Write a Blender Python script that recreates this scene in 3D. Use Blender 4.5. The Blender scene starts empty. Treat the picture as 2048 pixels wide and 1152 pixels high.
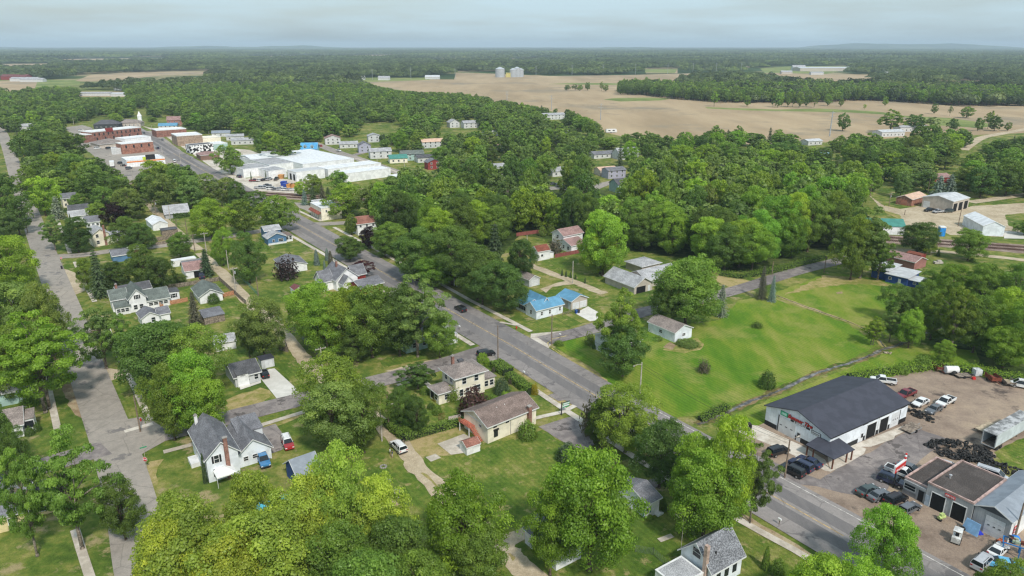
import bpy, bmesh, math, random
import numpy as np
from mathutils import Vector, Matrix
R = random.Random(7)
SC = bpy.context.scene
COL = SC.collection
rad = math.radians

# ---------------------------------------------------------------- camera
CAM_H = 76.0            # drone height in metres
F = 1430.0              # focal length in pixels of a 2048 px wide frame
PITCH = math.atan((576 - 90) / F)
cam = bpy.data.cameras.new('camera')
cam.sensor_width = 36.0
cam.lens = F / 2048 * 36.0
cam.clip_start = 1.0
cam.clip_end = 60000.0
camo = bpy.data.objects.new('camera', cam)
COL.objects.link(camo)
camo.location = (0, 0, CAM_H)
camo.rotation_euler = (math.pi / 2 - PITCH, 0, 0)
SC.camera = camo

# ---------------------------------------------------------------- light
SUN_EL, SUN_AZ = rad(48), rad(-66)      # azimuth counter-clockwise from +X (towards the sun)
w = bpy.data.worlds.new("World")
SC.world = w
w.use_nodes = True
wn = w.node_tree.nodes
wl = w.node_tree.links
wn.clear()
out = wn.new('ShaderNodeOutputWorld')
bg = wn.new('ShaderNodeBackground')
sky = wn.new('ShaderNodeTexSky')
sky.sky_type = 'NISHITA'
sky.sun_disc = False
sky.sun_elevation = SUN_EL
sky.sun_rotation = math.pi / 2 - SUN_AZ
sky.air_density = 1.0
sky.dust_density = 2.0
sky.ozone_density = 1.5
bg.inputs['Strength'].default_value = 0.15
tc = wn.new('ShaderNodeTexCoord')
mp = wn.new('ShaderNodeMapping')
mp.inputs['Scale'].default_value = (1.0, 1.0, 9.0)
mp.inputs['Rotation'].default_value = (0.0, 0.03, 0.0)
nz = wn.new('ShaderNodeTexNoise')
nz.inputs['Scale'].default_value = 4.5
nz.inputs['Detail'].default_value = 7.0
nz.inputs['Roughness'].default_value = 0.5
rp = wn.new('ShaderNodeValToRGB')
rp.color_ramp.elements[0].position = 0.30
rp.color_ramp.elements[0].color = (0.34, 0.34, 0.34, 1)
rp.color_ramp.elements[1].position = 0.62
rp.color_ramp.elements[1].color = (0.86, 0.86, 0.86, 1)
mx = wn.new('ShaderNodeMixRGB')
mx.inputs['Color2'].default_value = (3.5, 4.6, 5.15, 1)     # thin high cloud veil
hs = wn.new('ShaderNodeHueSaturation')
hs.inputs['Value'].default_value = 0.82
wl.new(sky.outputs['Color'], hs.inputs['Color'])
wl.new(tc.outputs['Generated'], mp.inputs['Vector'])
wl.new(mp.outputs['Vector'], nz.inputs['Vector'])
wl.new(nz.outputs['Fac'], rp.inputs['Fac'])
wl.new(rp.outputs['Color'], mx.inputs['Fac'])
wl.new(hs.outputs['Color'], mx.inputs['Color1'])
wl.new(mx.outputs['Color'], bg.inputs['Color'])
wl.new(bg.outputs['Background'], out.inputs['Surface'])

sl = bpy.data.lights.new('sun', 'SUN')
sl.energy = 3.0
sl.angle = rad(6.0)
sl.color = (1.0, 0.95, 0.87)
so = bpy.data.objects.new('sun', sl)
COL.objects.link(so)
d = Vector((math.cos(SUN_EL) * math.cos(SUN_AZ), math.cos(SUN_EL) * math.sin(SUN_AZ), math.sin(SUN_EL)))
so.rotation_euler = d.to_track_quat('Z', 'Y').to_euler()
so.location = d * 400

SC.render.engine = 'CYCLES'
SC.cycles.max_bounces = 5
SC.cycles.diffuse_bounces = 3
SC.cycles.glossy_bounces = 2
SC.cycles.transmission_bounces = 3
SC.cycles.volume_bounces = 0
SC.cycles.transparent_max_bounces = 6
SC.cycles.use_denoising = True
SC.cycles.denoising_input_passes = 'RGB_ALBEDO_NORMAL'
SC.cycles.denoising_prefilter = 'ACCURATE'
SC.cycles.sample_clamp_indirect = 4.0
SC.cycles.pixel_filter_type = 'BLACKMAN_HARRIS'
SC.cycles.filter_width = 1.3
SC.view_settings.view_transform = 'Standard'
SC.view_settings.look = 'None'
SC.view_settings.exposure = 0.22
SC.view_settings.gamma = 1.0

# ---------------------------------------------------------------- ground <-> picture geometry
CT, ST = math.cos(PITCH), math.sin(PITCH)
def W(u, v, z=0.0):
 """the point at height z that the survey photograph sees at (u, v)"""
 x = (u - 1024) / F; y = -(v - 576) / F
 t = (z - CAM_H) / (-ST + y * CT)
 return (x * t, (CT + y * ST) * t)
def PX(x, y, z):
 fw = y * CT - (z - CAM_H) * ST
 up = y * ST + (z - CAM_H) * CT
 return 1024 + F * x / fw, 576 - F * up / fw
def DEP(x, y, z=0.0):
 return y * CT - (z - CAM_H) * ST
def HGT(u, v, vt):
 x, y = W(u, v); lo, hi = 0.0, 80.0
 for _ in range(30):
  m = (lo + hi) / 2
  if PX(x, y, m)[1] > vt: lo = m
  else: hi = m
 return lo
GA = rad(34.7)                     # the street grid's cross direction
E2 = (math.cos(GA), math.sin(GA)); E1 = (-math.sin(GA), math.cos(GA))

# ---------------------------------------------------------------- scene helpers
def tag(o, label=None, cat=None, group=None, kind=None):
 if label: o['label'] = label
 if cat: o['category'] = cat
 if group: o['group'] = group
 if kind: o['kind'] = kind
 return o
def empty(name, loc, rz=0.0, label=None, cat=None, group=None):
 o = bpy.data.objects.new(name, None)
 o.empty_display_size = 0.5
 COL.objects.link(o)
 o.location = loc if len(loc) == 3 else (loc[0], loc[1], 0)
 o.rotation_euler = (0, 0, rz)
 return tag(o, label, cat, group)
def link(name, me, parent=None, loc=None):
 o = bpy.data.objects.new(name, me)
 COL.objects.link(o)
 if parent: o.parent = parent
 if loc: o.location = loc
 return o
def copy_tree(o, parent=None):
 c = o.copy(); COL.objects.link(c); c.parent = parent
 for ch in o.children: copy_tree(ch, c)
 return c

class MB:
 def __init__(s): s.v = []; s.f = []; s.m = []; s.mi = 0
 def face(s, pts):
  n = len(s.v); s.v += [tuple(p) for p in pts]; s.f.append(tuple(range(n, n + len(pts)))); s.m.append(s.mi); return s
 def hexa(s, b, t):
  """bottom 4 pts (ccw), top 4 pts"""
  n = len(s.v); s.v += [tuple(p) for p in b] + [tuple(p) for p in t]
  for q in ((3, 2, 1, 0), (4, 5, 6, 7), (0, 1, 5, 4), (1, 2, 6, 5), (2, 3, 7, 6), (3, 0, 4, 7)):
   s.f.append(tuple(n + i for i in q)); s.m.append(s.mi)
  return s
 def box(s, x0, y0, z0, x1, y1, z1):
  return s.hexa([(x0, y0, z0), (x1, y0, z0), (x1, y1, z0), (x0, y1, z0)], [(x0, y0, z1), (x1, y0, z1), (x1, y1, z1), (x0, y1, z1)])
 def slab(s, top, th):
  """a roof plane: list of top points (ccw from above), thickness downwards"""
  n = len(s.v); k = len(top)
  s.v += [tuple(p) for p in top] + [(p[0], p[1], p[2] - th) for p in top]
  s.f.append(tuple(n + i for i in range(k))); s.m.append(s.mi)
  s.f.append(tuple(n + k + i for i in reversed(range(k)))); s.m.append(s.mi)
  for i in range(k):
   j = (i + 1) % k
   s.f.append((n + j, n + i, n + k + i, n + k + j)); s.m.append(s.mi)
  return s
 def prism(s, pts, axis, a0, a1):
  """extrude a 2-D outline along an axis: 'x' -> pts are (y,z); 'y' -> pts are (x,z); 'z' -> (x,y)"""
  k = len(pts); n = len(s.v)
  for a in (a0, a1):
   for p in pts:
    s.v.append({'x': (a, p[0], p[1]), 'y': (p[0], a, p[1]), 'z': (p[0], p[1], a)}[axis])
  s.f.append(tuple(n + i for i in reversed(range(k)))); s.m.append(s.mi)
  s.f.append(tuple(n + k + i for i in range(k))); s.m.append(s.mi)
  for i in range(k):
   j = (i + 1) % k
   s.f.append((n + i, n + j, n + k + j, n + k + i)); s.m.append(s.mi)
  return s
 def tube(s, p0, p1, r0, r1=None, n=8, caps=True):
  r1 = r0 if r1 is None else r1
  a = Vector(p0); b = Vector(p1); d = (b - a)
  if d.length < 1e-6: return s
  q = d.to_track_quat('Z', 'Y'); k = len(s.v)
  for c, r in ((a, r0), (b, r1)):
   for i in range(n):
    t = 2 * math.pi * i / n
    s.v.append(tuple(c + q @ Vector((r * math.cos(t), r * math.sin(t), 0))))
  for i in range(n):
   j = (i + 1) % n
   s.f.append((k + i, k + j, k + n + j, k + n + i)); s.m.append(s.mi)
  if caps:
   s.f.append(tuple(k + i for i in reversed(range(n)))); s.m.append(s.mi)
   s.f.append(tuple(k + n + i for i in range(n))); s.m.append(s.mi)
  return s
 def path(s, pts, r, n=6):
  for i in range(len(pts) - 1):
   ra = r[i] if isinstance(r, (list, tuple)) else r
   rb = r[i + 1] if isinstance(r, (list, tuple)) else r
   s.tube(pts[i], pts[i + 1], ra, rb, n)
  return s
 def ball(s, c, r, n=8, m=5, sz=1.0):
  k = len(s.v)
  for i in range(m + 1):
   ph = math.pi * i / m
   for j in range(n):
    t = 2 * math.pi * j / n
    s.v.append((c[0] + r * math.sin(ph) * math.cos(t), c[1] + r * math.sin(ph) * math.sin(t), c[2] + r * sz * math.cos(ph)))
  for i in range(m):
   for j in range(n):
    jj = (j + 1) % n
    s.f.append((k + i * n + j, k + (i + 1) * n + j, k + (i + 1) * n + jj, k + i * n + jj)); s.m.append(s.mi)
  return s
 def mesh(s, name, mats, smooth=False):
  me = bpy.data.meshes.new(name)
  me.from_pydata(s.v, [], s.f)
  for m in (mats if isinstance(mats, (list, tuple)) else [mats]): me.materials.append(m)
  me.polygons.foreach_set('material_index', s.m)
  if smooth: me.polygons.foreach_set('use_smooth', [True] * len(s.f))
  me.update()
  return me
 def build(s, name, mats, parent=None, smooth=False):
  return link(name, s.mesh(name, mats, smooth), parent)

# ---------------------------------------------------------------- materials
def srgb(r, g, b):
 f = lambda c: (c / 255 / 12.92) if c / 255 <= 0.04045 else ((c / 255 + 0.055) / 1.055) ** 2.4
 return (f(r), f(g), f(b))
_M = {}
def new_mat(name):
 m = bpy.data.materials.new(name); m.use_nodes = True
 nt = m.node_tree
 b = nt.nodes['Principled BSDF']
 b.inputs['Roughness'].default_value = 0.9
 b.inputs['Specular IOR Level'].default_value = 0.2
 return m, nt, b
def tri_coords(nt, scale=1.0, stretch=(1, 1, 1)):
 g = nt.nodes.new('ShaderNodeTexCoord')
 mp = nt.nodes.new('ShaderNodeMapping')
 mp.inputs['Scale'].default_value = tuple(scale * k for k in stretch)
 nt.links.new(g.outputs['Object'], mp.inputs['Vector'])
 return mp.outputs['Vector']
def noise(nt, vec, scale, detail=4, rough=0.55):
 n = nt.nodes.new('ShaderNodeTexNoise')
 n.inputs['Scale'].default_value = scale; n.inputs['Detail'].default_value = detail; n.inputs['Roughness'].default_value = rough
 nt.links.new(vec, n.inputs['Vector'])
 r = nt.nodes.new('ShaderNodeMapRange'); r.inputs['From Min'].default_value = 0.34; r.inputs['From Max'].default_value = 0.66
 nt.links.new(n.outputs['Fac'], r.inputs['Value']); return r.outputs['Result']
def ramp(nt, fac, stops):
 r = nt.nodes.new('ShaderNodeValToRGB'); el = r.color_ramp.elements
 while len(el) > len(stops): el.remove(el[-1])
 while len(el) < len(stops): el.new(0.5)
 for e, (p, c) in zip(el, stops):
  e.position = p; e.color = (c[0], c[1], c[2], 1) if isinstance(c, (tuple, list)) else (c, c, c, 1)
 nt.links.new(fac, r.inputs['Fac']); return r.outputs['Color']
def mix(nt, fac, a, b, mode='MIX'):
 m = nt.nodes.new('ShaderNodeMixRGB'); m.blend_type = mode
 for k, x in (('Fac', fac), ('Color1', a), ('Color2', b)):
  if isinstance(x, (int, float)): m.inputs[k].default_value = x if k == 'Fac' else (x, x, x, 1)
  elif isinstance(x, (tuple, list)): m.inputs[k].default_value = (x[0], x[1], x[2], 1)
  else: nt.links.new(x, m.inputs[k])
 return m.outputs['Color']
def bump(nt, b, h, strength=0.3, dist=0.05):
 n = nt.nodes.new('ShaderNodeBump'); n.inputs['Strength'].default_value = strength; n.inputs['Distance'].default_value = dist
 nt.links.new(h, n.inputs['Height']); nt.links.new(n.outputs['Normal'], b.inputs['Normal'])
def plain(name, c, rough=0.6, metal=0.0, var=0.10, vs=0.8, spec=0.3, coat=0.0):
 """one colour with gentle wear"""
 if name in _M: return _M[name]
 m, nt, b = new_mat(name)
 v = tri_coords(nt)
 n1 = noise(nt, v, vs, 6, 0.65)
 lo = tuple(max(0, x * (1 - var * 1.4)) for x in c); hi = tuple(min(1, x * (1 + var)) for x in c)
 nt.links.new(ramp(nt, n1, [(0.3, lo), (0.7, hi)]), b.inputs['Base Color'])
 b.inputs['Roughness'].default_value = rough; b.inputs['Metallic'].default_value = metal
 b.inputs['Specular IOR Level'].default_value = spec; b.inputs['Coat Weight'].default_value = coat
 _M[name] = m; return m
def siding(name, c, step=0.22, axis='z', depth=0.16):
 """lapped boards (axis z) or vertical ribs (axis xy)"""
 if name in _M: return _M[name]
 m, nt, b = new_mat(name)
 g = nt.nodes.new('ShaderNodeTexCoord'); s = nt.nodes.new('ShaderNodeSeparateXYZ')
 nt.links.new(g.outputs['Object'], s.inputs[0])
 if axis == 'z': src = s.outputs['Z']
 else:
  a = nt.nodes.new('ShaderNodeMath'); a.operation = 'ADD'
  nt.links.new(s.outputs['X'], a.inputs[0]); nt.links.new(s.outputs['Y'], a.inputs[1]); src = a.outputs[0]
 d = nt.nodes.new('ShaderNodeMath'); d.operation = 'DIVIDE'; d.inputs[1].default_value = step; nt.links.new(src, d.inputs[0])
 fr = nt.nodes.new('ShaderNodeMath'); fr.operation = 'FRACT'; nt.links.new(d.outputs[0], fr.inputs[0])
 line = ramp(nt, fr.outputs[0], [(0.0, 1 - depth), (0.16, 1.0), (0.95, 1.0), (1.0, 1 - depth)])
 n1 = noise(nt, g.outputs['Object'], 0.5, 6, 0.6)
 base = ramp(nt, n1, [(0.3, tuple(x * 0.86 for x in c)), (0.7, tuple(min(1, x * 1.04) for x in c))])
 nt.links.new(mix(nt, 1.0, base, line, 'MULTIPLY'), b.inputs['Base Color'])
 b.inputs['Roughness'].default_value = 0.6
 _M[name] = m; return m
def shingle(name, c, var=0.35):
 if name in _M: return _M[name]
 m, nt, b = new_mat(name)
 v = tri_coords(nt)
 n1 = noise(nt, v, 5.0, 3, 0.7); n2 = noise(nt, tri_coords(nt, 1, (1, 1, 3)), 0.35, 5, 0.6)
 base = ramp(nt, n1, [(0.32, tuple(x * (1 - var) for x in c)), (0.68, tuple(min(1, x * (1 + var)) for x in c))])
 st = ramp(nt, n2, [(0.3, 0.82), (0.7, 1.1)])
 nt.links.new(mix(nt, 1.0, base, st, 'MULTIPLY'), b.inputs['Base Color'])
 bump(nt, b, n1, 0.3, 0.03)
 _M[name] = m; return m
def brick(name, c, mortar=(0.32, 0.29, 0.26)):
 if name in _M: return _M[name]
 m, nt, b = new_mat(name)
 g = nt.nodes.new('ShaderNodeTexCoord'); s = nt.nodes.new('ShaderNodeSeparateXYZ'); nt.links.new(g.outputs['Object'], s.inputs[0])
 a = nt.nodes.new('ShaderNodeMath'); a.operation = 'ADD'
 nt.links.new(s.outputs['X'], a.inputs[0]); nt.links.new(s.outputs['Y'], a.inputs[1])
 cb = nt.nodes.new('ShaderNodeCombineXYZ'); nt.links.new(a.outputs[0], cb.inputs[0]); nt.links.new(s.outputs['Z'], cb.inputs[1])
 t = nt.nodes.new('ShaderNodeTexBrick'); t.inputs['Scale'].default_value = 2.2
 t.inputs['Color1'].default_value = (*c, 1); t.inputs['Color2'].default_value = (*[x * 0.62 for x in c], 1); t.inputs['Mortar'].default_value = (*mortar, 1)
 t.inputs['Mortar Size'].default_value = 0.02
 nt.links.new(cb.outputs[0], t.inputs['Vector'])
 n2 = ramp(nt, noise(nt, g.outputs['Object'], 0.6, 5, 0.6), [(0.3, 0.75), (0.7, 1.12)])
 nt.links.new(mix(nt, 1.0, t.outputs['Color'], n2, 'MULTIPLY'), b.inputs['Base Color'])
 _M[name] = m; return m
def glass(name='window_glass', c=(0.02, 0.025, 0.03)):
 if name in _M: return _M[name]
 m, nt, b = new_mat(name)
 b.inputs['Base Color'].default_value = (*c, 1); b.inputs['Roughness'].default_value = 0.08; b.inputs['Specular IOR Level'].default_value = 0.6
 _M[name] = m; return m
def paint(name, c, metal=0.0):
 if name in _M: return _M[name]
 m, nt, b = new_mat(name)
 n = noise(nt, tri_coords(nt), 1.5, 4)
 nt.links.new(ramp(nt, n, [(0.3, tuple(x * 0.88 for x in c)), (0.7, c)]), b.inputs['Base Color'])
 b.inputs['Roughness'].default_value = 0.35; b.inputs['Metallic'].default_value = metal
 b.inputs['Specular IOR Level'].default_value = 0.5; b.inputs['Coat Weight'].default_value = 0.5; b.inputs['Coat Roughness'].default_value = 0.08
 _M[name] = m; return m
def surf(name, stops, scales=((0.9, 6, .7), (0.12, 4, .6)), detail=(0.86, 1.1), stretch=(1, 1, 1), rot=0.0, patch=None, bumpv=0.0, mow=0.0, crack=0.0):
 """ground surfaces: a ramp driven by mixed noise, fine grain on top, optional second patch colour"""
 if name in _M: return _M[name]
 m, nt, b = new_mat(name)
 g = nt.nodes.new('ShaderNodeTexCoord'); mp = nt.nodes.new('ShaderNodeMapping')
 mp.inputs['Rotation'].default_value = (0, 0, rot); mp.inputs['Scale'].default_value = stretch
 nt.links.new(g.outputs['Object'], mp.inputs['Vector']); v = mp.outputs['Vector']
 na = noise(nt, v, scales[0][0], scales[0][1], scales[0][2]); nb = noise(nt, v, scales[1][0], scales[1][1], scales[1][2])
 ad = nt.nodes.new('ShaderNodeMath'); ad.operation = 'MULTIPLY_ADD'; ad.inputs[1].default_value = 0.5
 hb = nt.nodes.new('ShaderNodeMath'); hb.operation = 'MULTIPLY'; hb.inputs[1].default_value = 0.5
 nt.links.new(nb, hb.inputs[0]); nt.links.new(na, ad.inputs[0]); nt.links.new(hb.outputs[0], ad.inputs[2])
 c = ramp(nt, ad.outputs[0], stops)
 fine = noise(nt, g.outputs['Object'], 7.0, 3, 0.7)
 if patch:
  pc, ps, lo, hi = patch
  pn = noise(nt, g.outputs['Object'], ps, 7, 0.68)
  c = mix(nt, ramp(nt, pn, [(lo, 0.0), (hi, 1.0)]), c, pc)
 if mow or crack:
  m2 = nt.nodes.new('ShaderNodeMapping'); m2.inputs['Rotation'].default_value = (0, 0, -GA + (1.1 if crack else 0.0)); nt.links.new(g.outputs['Object'], m2.inputs['Vector'])
 if mow:
  wv = nt.nodes.new('ShaderNodeTexWave'); wv.inputs['Scale'].default_value = 0.32; wv.inputs['Distortion'].default_value = 3.5; wv.inputs['Detail'].default_value = 2; wv.inputs['Detail Scale'].default_value = 0.25
  nt.links.new(m2.outputs['Vector'], wv.inputs['Vector']); c = mix(nt, 1.0, c, ramp(nt, wv.outputs['Fac'], [(0.2, 1 - mow), (0.8, 1 + mow * .6)]), 'MULTIPLY')
 if crack:
  vo = nt.nodes.new('ShaderNodeTexVoronoi'); vo.feature = 'DISTANCE_TO_EDGE'; vo.inputs['Scale'].default_value = 0.13; wb = mix(nt, 0.12, m2.outputs['Vector'], noise(nt, g.outputs['Object'], .5, 4), 'LINEAR_LIGHT'); nt.links.new(wb, vo.inputs['Vector'])
  c = mix(nt, 1.0, c, ramp(nt, vo.outputs['Distance'], [(0.0, 1 - crack), (0.016, 1.0)]), 'MULTIPLY')
 mid = noise(nt, g.outputs['Object'], 1.7, 4, 0.75)
 c = mix(nt, 1.0, c, ramp(nt, mid, [(0.0, 1 - (1 - detail[0]) * .8), (1.0, 1 + (detail[1] - 1) * .8)]), 'MULTIPLY')
 c = mix(nt, 1.0, c, ramp(nt, fine, [(0.3, detail[0]), (0.7, detail[1])]), 'MULTIPLY')
 nt.links.new(c, b.inputs['Base Color'])
 b.inputs['Roughness'].default_value = 0.95; b.inputs['Specular IOR Level'].default_value = 0.1
 if bumpv: bump(nt, b, fine, bumpv, 0.08)
 _M[name] = m; return m
# ================================================================ GROUND
GR = [(0.08, srgb(64, 86, 34)), (0.38, srgb(86, 106, 42)), (0.60, srgb(116, 122, 58)), (0.88, srgb(150, 140, 88))]
M_lawn = surf('lawn_grass', GR, ((0.35, 7, .68), (0.06, 4, .6)), (0.8, 1.16), mow=.06, patch=(srgb(150, 138, 100), 0.16, 0.66, 0.90), bumpv=0.4)
M_green = surf('green_lawn', [(0.1, srgb(66, 92, 32)), (0.42, srgb(88, 110, 42)), (0.65, srgb(112, 122, 54)), (0.9, srgb(142, 138, 82))], ((0.45, 7, .7), (0.08, 4, .6)), (0.80, 1.16), bumpv=0.4, mow=0.08, patch=(srgb(148, 138, 92), 0.3, 0.72, 0.95))
M_meadow = surf('mown_meadow', [(0.06, srgb(70, 108, 28)), (0.36, srgb(88, 122, 34)), (0.6, srgb(112, 132, 44)), (0.9, srgb(142, 142, 72))], ((0.16, 7, .64), (0.028, 4, .6)), (0.84, 1.12), (1.0, 0.32, 1), rad(28), bumpv=0.35, mow=0.10, patch=(srgb(142, 142, 76), 0.05, 0.5, 1.0))
M_dry = surf('dry_grass', [(0.3, srgb(122, 126, 62)), (0.5, srgb(150, 140, 86)), (0.7, srgb(170, 152, 108))], ((0.5, 7, .7), (0.08, 4, .6)), (0.85, 1.1), bumpv=0.4)
M_asph = surf('asphalt', [(0.1, srgb(120, 115, 112)), (0.5, srgb(136, 130, 127)), (0.9, srgb(150, 143, 139))], ((0.5, 7, .7), (0.03, 3, .5)), (0.93, 1.05), (1, 1, 1), 0, patch=(srgb(108, 104, 103), 0.11, 0.70, 0.82), crack=.3)
M_street = surf('worn_asphalt', [(0.1, srgb(136, 129, 121)), (0.5, srgb(154, 146, 137)), (0.9, srgb(168, 158, 147))], ((0.5, 7, .7), (0.03, 3, .5)), (0.93, 1.05), patch=(srgb(120, 115, 112), 0.12, 0.74, 0.86), crack=.25)
M_lane = surf('wheel_track_asphalt', [(0.1, srgb(106, 103, 103)), (0.5, srgb(118, 114, 113)), (0.9, srgb(130, 125, 122))], ((0.4, 7, .7), (0.04, 3, .5)), (0.93, 1.05), (1, 0.15, 1), -rad(34.7) + math.pi / 2 * 0)
M_lot = surf('oily_gravel_lot', [(0.05, srgb(118, 102, 90)), (0.35, srgb(142, 125, 111)), (0.65, srgb(158, 140, 123)), (0.95, srgb(176, 157, 134))], ((0.22, 8, .7), (0.04, 4, .6)), (0.88, 1.07), patch=(srgb(92, 82, 76), 0.13, 0.74, 1.0), bumpv=0.4)
M_lotasph = surf('dark_lot_asphalt', [(0.3, srgb(118, 111, 109)), (0.5, srgb(134, 126, 123)), (0.7, srgb(150, 141, 136))], ((0.4, 8, .7), (0.05, 4, .6)), (0.92, 1.05), patch=(srgb(98, 92, 90), 0.2, 0.72, 0.86), crack=.3)
M_gravel = surf('gravel_track', [(0.1, srgb(158, 142, 118)), (0.5, srgb(184, 168, 142)), (0.9, srgb(202, 187, 163))], ((0.6, 8, .7), (0.1, 4, .6)), (0.86, 1.08), bumpv=0.5)
M_conc = surf('concrete', [(0.3, srgb(172, 162, 148)), (0.5, srgb(190, 180, 166)), (0.7, srgb(206, 198, 186))], ((0.5, 7, .7), (0.06, 4, .6)), (0.95, 1.04))
M_newconc = surf('pale_concrete', [(0.3, srgb(196, 192, 184)), (0.7, srgb(214, 210, 203))], ((0.5, 7, .7), (0.06, 4, .6)), (0.97, 1.02))
M_dirt = surf('bare_dirt', [(0.3, srgb(138, 118, 92)), (0.5, srgb(160, 140, 112)), (0.7, srgb(176, 160, 130))], ((0.4, 7, .7), (0.08, 4, .6)), (0.85, 1.1), bumpv=0.4)
M_field = surf('ploughed_field', [(0.1, srgb(146, 127, 100)), (0.5, srgb(166, 145, 116)), (0.9, srgb(182, 161, 130))], ((0.02, 7, .62), (0.004, 4, .6)), (0.95, 1.04), (1, 0.2, 1), rad(12), patch=(srgb(140, 128, 108), 0.006, 0.6, 0.9))
M_strip = surf('field_grass_strip', [(0.3, srgb(106, 120, 64)), (0.7, srgb(136, 142, 84))], ((0.05, 6, .6), (0.01, 3, .5)))
M_floor = surf('woodland_floor', [(0.3, srgb(44, 58, 24)), (0.5, srgb(60, 78, 34)), (0.7, srgb(86, 96, 52))], ((0.4, 7, .7), (0.05, 4, .6)), (0.8, 1.15))
M_ballast = surf('rail_ballast', [(0.3, srgb(112, 94, 84)), (0.5, srgb(138, 120, 108)), (0.7, srgb(160, 144, 130))], ((0.9, 7, .7), (0.1, 4, .6)), (0.8, 1.15))
M_yel = plain('road_paint_yellow', srgb(190, 160, 96), 0.9, var=0.3, vs=1.2)
M_wht = plain('road_paint_white', srgb(205, 200, 192), 0.9, var=0.25, vs=1.2)

# ground sheet: town plain, then out to the horizon
def ground():
 xs = [-26000, -9000, -3000, -1200, -500, -150, 150, 500, 1200, 3000, 9000, 26000]
 ys = [-1500, -200, 100, 300, 600, 1200, 2500, 5000, 10000, 18000, 30000]
 mb = MB(); n = len(xs)
 mb.v = [(x, y, 0.0) for y in ys for x in xs]
 for j in range(len(ys) - 1):
  for i in range(n - 1):
   a = j * n + i; mb.f.append((a, a + 1, a + n + 1, a + n)); mb.m.append(0)
 m, nt, b = new_mat('town_ground')
 g = nt.nodes.new('ShaderNodeTexCoord'); v = g.outputs['Object']
 sp = nt.nodes.new('ShaderNodeSeparateXYZ'); nt.links.new(v, sp.inputs[0])
 na = noise(nt, v, 0.35, 7, 0.68); nb = noise(nt, v, 0.06, 4, 0.6)
 near = ramp(nt, mix(nt, 0.5, na, nb), GR)
 near = mix(nt, ramp(nt, noise(nt, v, 0.16, 7, 0.68), [(0.66, 0.0), (0.90, 1.0)]), near, srgb(150, 138, 100))
 near = mix(nt, 1.0, near, ramp(nt, noise(nt, v, 7.0, 3, 0.7), [(0.3, 0.84), (0.7, 1.12)]), 'MULTIPLY'); near = mix(nt, 1.0, near, ramp(nt, noise(nt, v, 1.7, 4, .75), [(0.0, 0.82), (1.0, 1.15)]), 'MULTIPLY')
 far = ramp(nt, noise(nt, v, 0.0016, 5, 0.6), [(0.4, srgb(46, 66, 30)), (0.62, srgb(62, 82, 38)), (0.72, srgb(146, 134, 100))])
 mr = nt.nodes.new('ShaderNodeMapRange'); mr.inputs['From Min'].default_value = 1300; mr.inputs['From Max'].default_value = 1900
 nt.links.new(sp.outputs['Y'], mr.inputs['Value'])
 nt.links.new(mix(nt, mr.outputs['Result'], near, far), b.inputs['Base Color'])
 b.inputs['Roughness'].default_value = 0.95; b.inputs['Specular IOR Level'].default_value = 0.1
 tag(mb.build('ground', m), 'patchy grass ground under the whole town', None, None, 'structure')
ground()

_z = [0.0]
LAYER = dict(floor=0.004, lawn=0.012, dirt=0.034, gravel=0.056, drive=0.078, street=0.100, main=0.122, lane=0.128, walk=0.134, mark=0.140)
_used = {}
def lift(layer, pts):
 """a height just above whatever overlaps in the same layer"""
 b = (min(p[0] for p in pts) - 1, min(p[1] for p in pts) - 1, max(p[0] for p in pts) + 1, max(p[1] for p in pts) + 1)
 k = 0; L = _used.setdefault(layer, [])
 while any(q == k and c[0] < b[2] and b[0] < c[2] and c[1] < b[3] and b[1] < c[3] for q, c in L): k += 1
 L.append((k, b)); return LAYER[layer] + 0.0022 * k
def densify(pts, step, jit, rnd, closed=True):
 out = []
 k = len(pts)
 for i in range(k if closed else k - 1):
  a = pts[i]; b = pts[(i + 1) % k]
  L = math.dist(a, b); n = max(1, min(60, int(L / step)))
  nx, ny = -(b[1] - a[1]) / (L + 1e-9), (b[0] - a[0]) / (L + 1e-9)
  for j in range(n):
   t = j / n; o = rnd.uniform(-jit, jit) if j else 0
   out.append((a[0] + (b[0] - a[0]) * t + nx * o, a[1] + (b[1] - a[1]) * t + ny * o))
 if not closed: out.append(pts[-1])
 return out
def area(name, px, layer, m, jit=0.0, step=2.0, dz=0.0, world=False):
 pts = px if world else [W(*p) for p in px]
 if jit: pts = densify(pts, step, jit, R)
 z = lift(layer, pts)
 a = sum(pts[i][0] * pts[(i + 1) % len(pts)][1] - pts[(i + 1) % len(pts)][0] * pts[i][1] for i in range(len(pts)))
 if a < 0: pts = pts[::-1]
 from mathutils.geometry import delaunay_2d_cdt
 r = delaunay_2d_cdt([Vector(p) for p in pts], [], [list(range(len(pts)))], 1, 1e-4)
 me = bpy.data.meshes.new(name); me.from_pydata([(p.x, p.y, z) for p in r[0]], [], r[2]); me.update()
 me.materials.append(m)
 return tag(link(name, me), None, None, None, 'structure')
def smooth(pts, n=6):
 out = []
 for i in range(len(pts) - 1):
  p0 = pts[max(0, i - 1)]; p1 = pts[i]; p2 = pts[i + 1]; p3 = pts[min(len(pts) - 1, i + 2)]
  for j in range(n):
   t = j / n
   out.append(tuple(0.5 * (2 * p1[k] + (p2[k] - p0[k]) * t + (2 * p0[k] - 5 * p1[k] + 4 * p2[k] - p3[k]) * t * t + (3 * p1[k] - p0[k] - 3 * p2[k] + p3[k]) * t ** 3) for k in (0, 1)))
 out.append(tuple(pts[-1])); return out
def offset(pts, o):
 res = []
 for i, p in enumerate(pts):
  a = pts[max(0, i - 1)]; b = pts[min(len(pts) - 1, i + 1)]
  dx, dy = b[0] - a[0], b[1] - a[1]; L = math.hypot(dx, dy) + 1e-9
  res.append((p[0] - dy / L * o, p[1] + dx / L * o))
 return res
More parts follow.
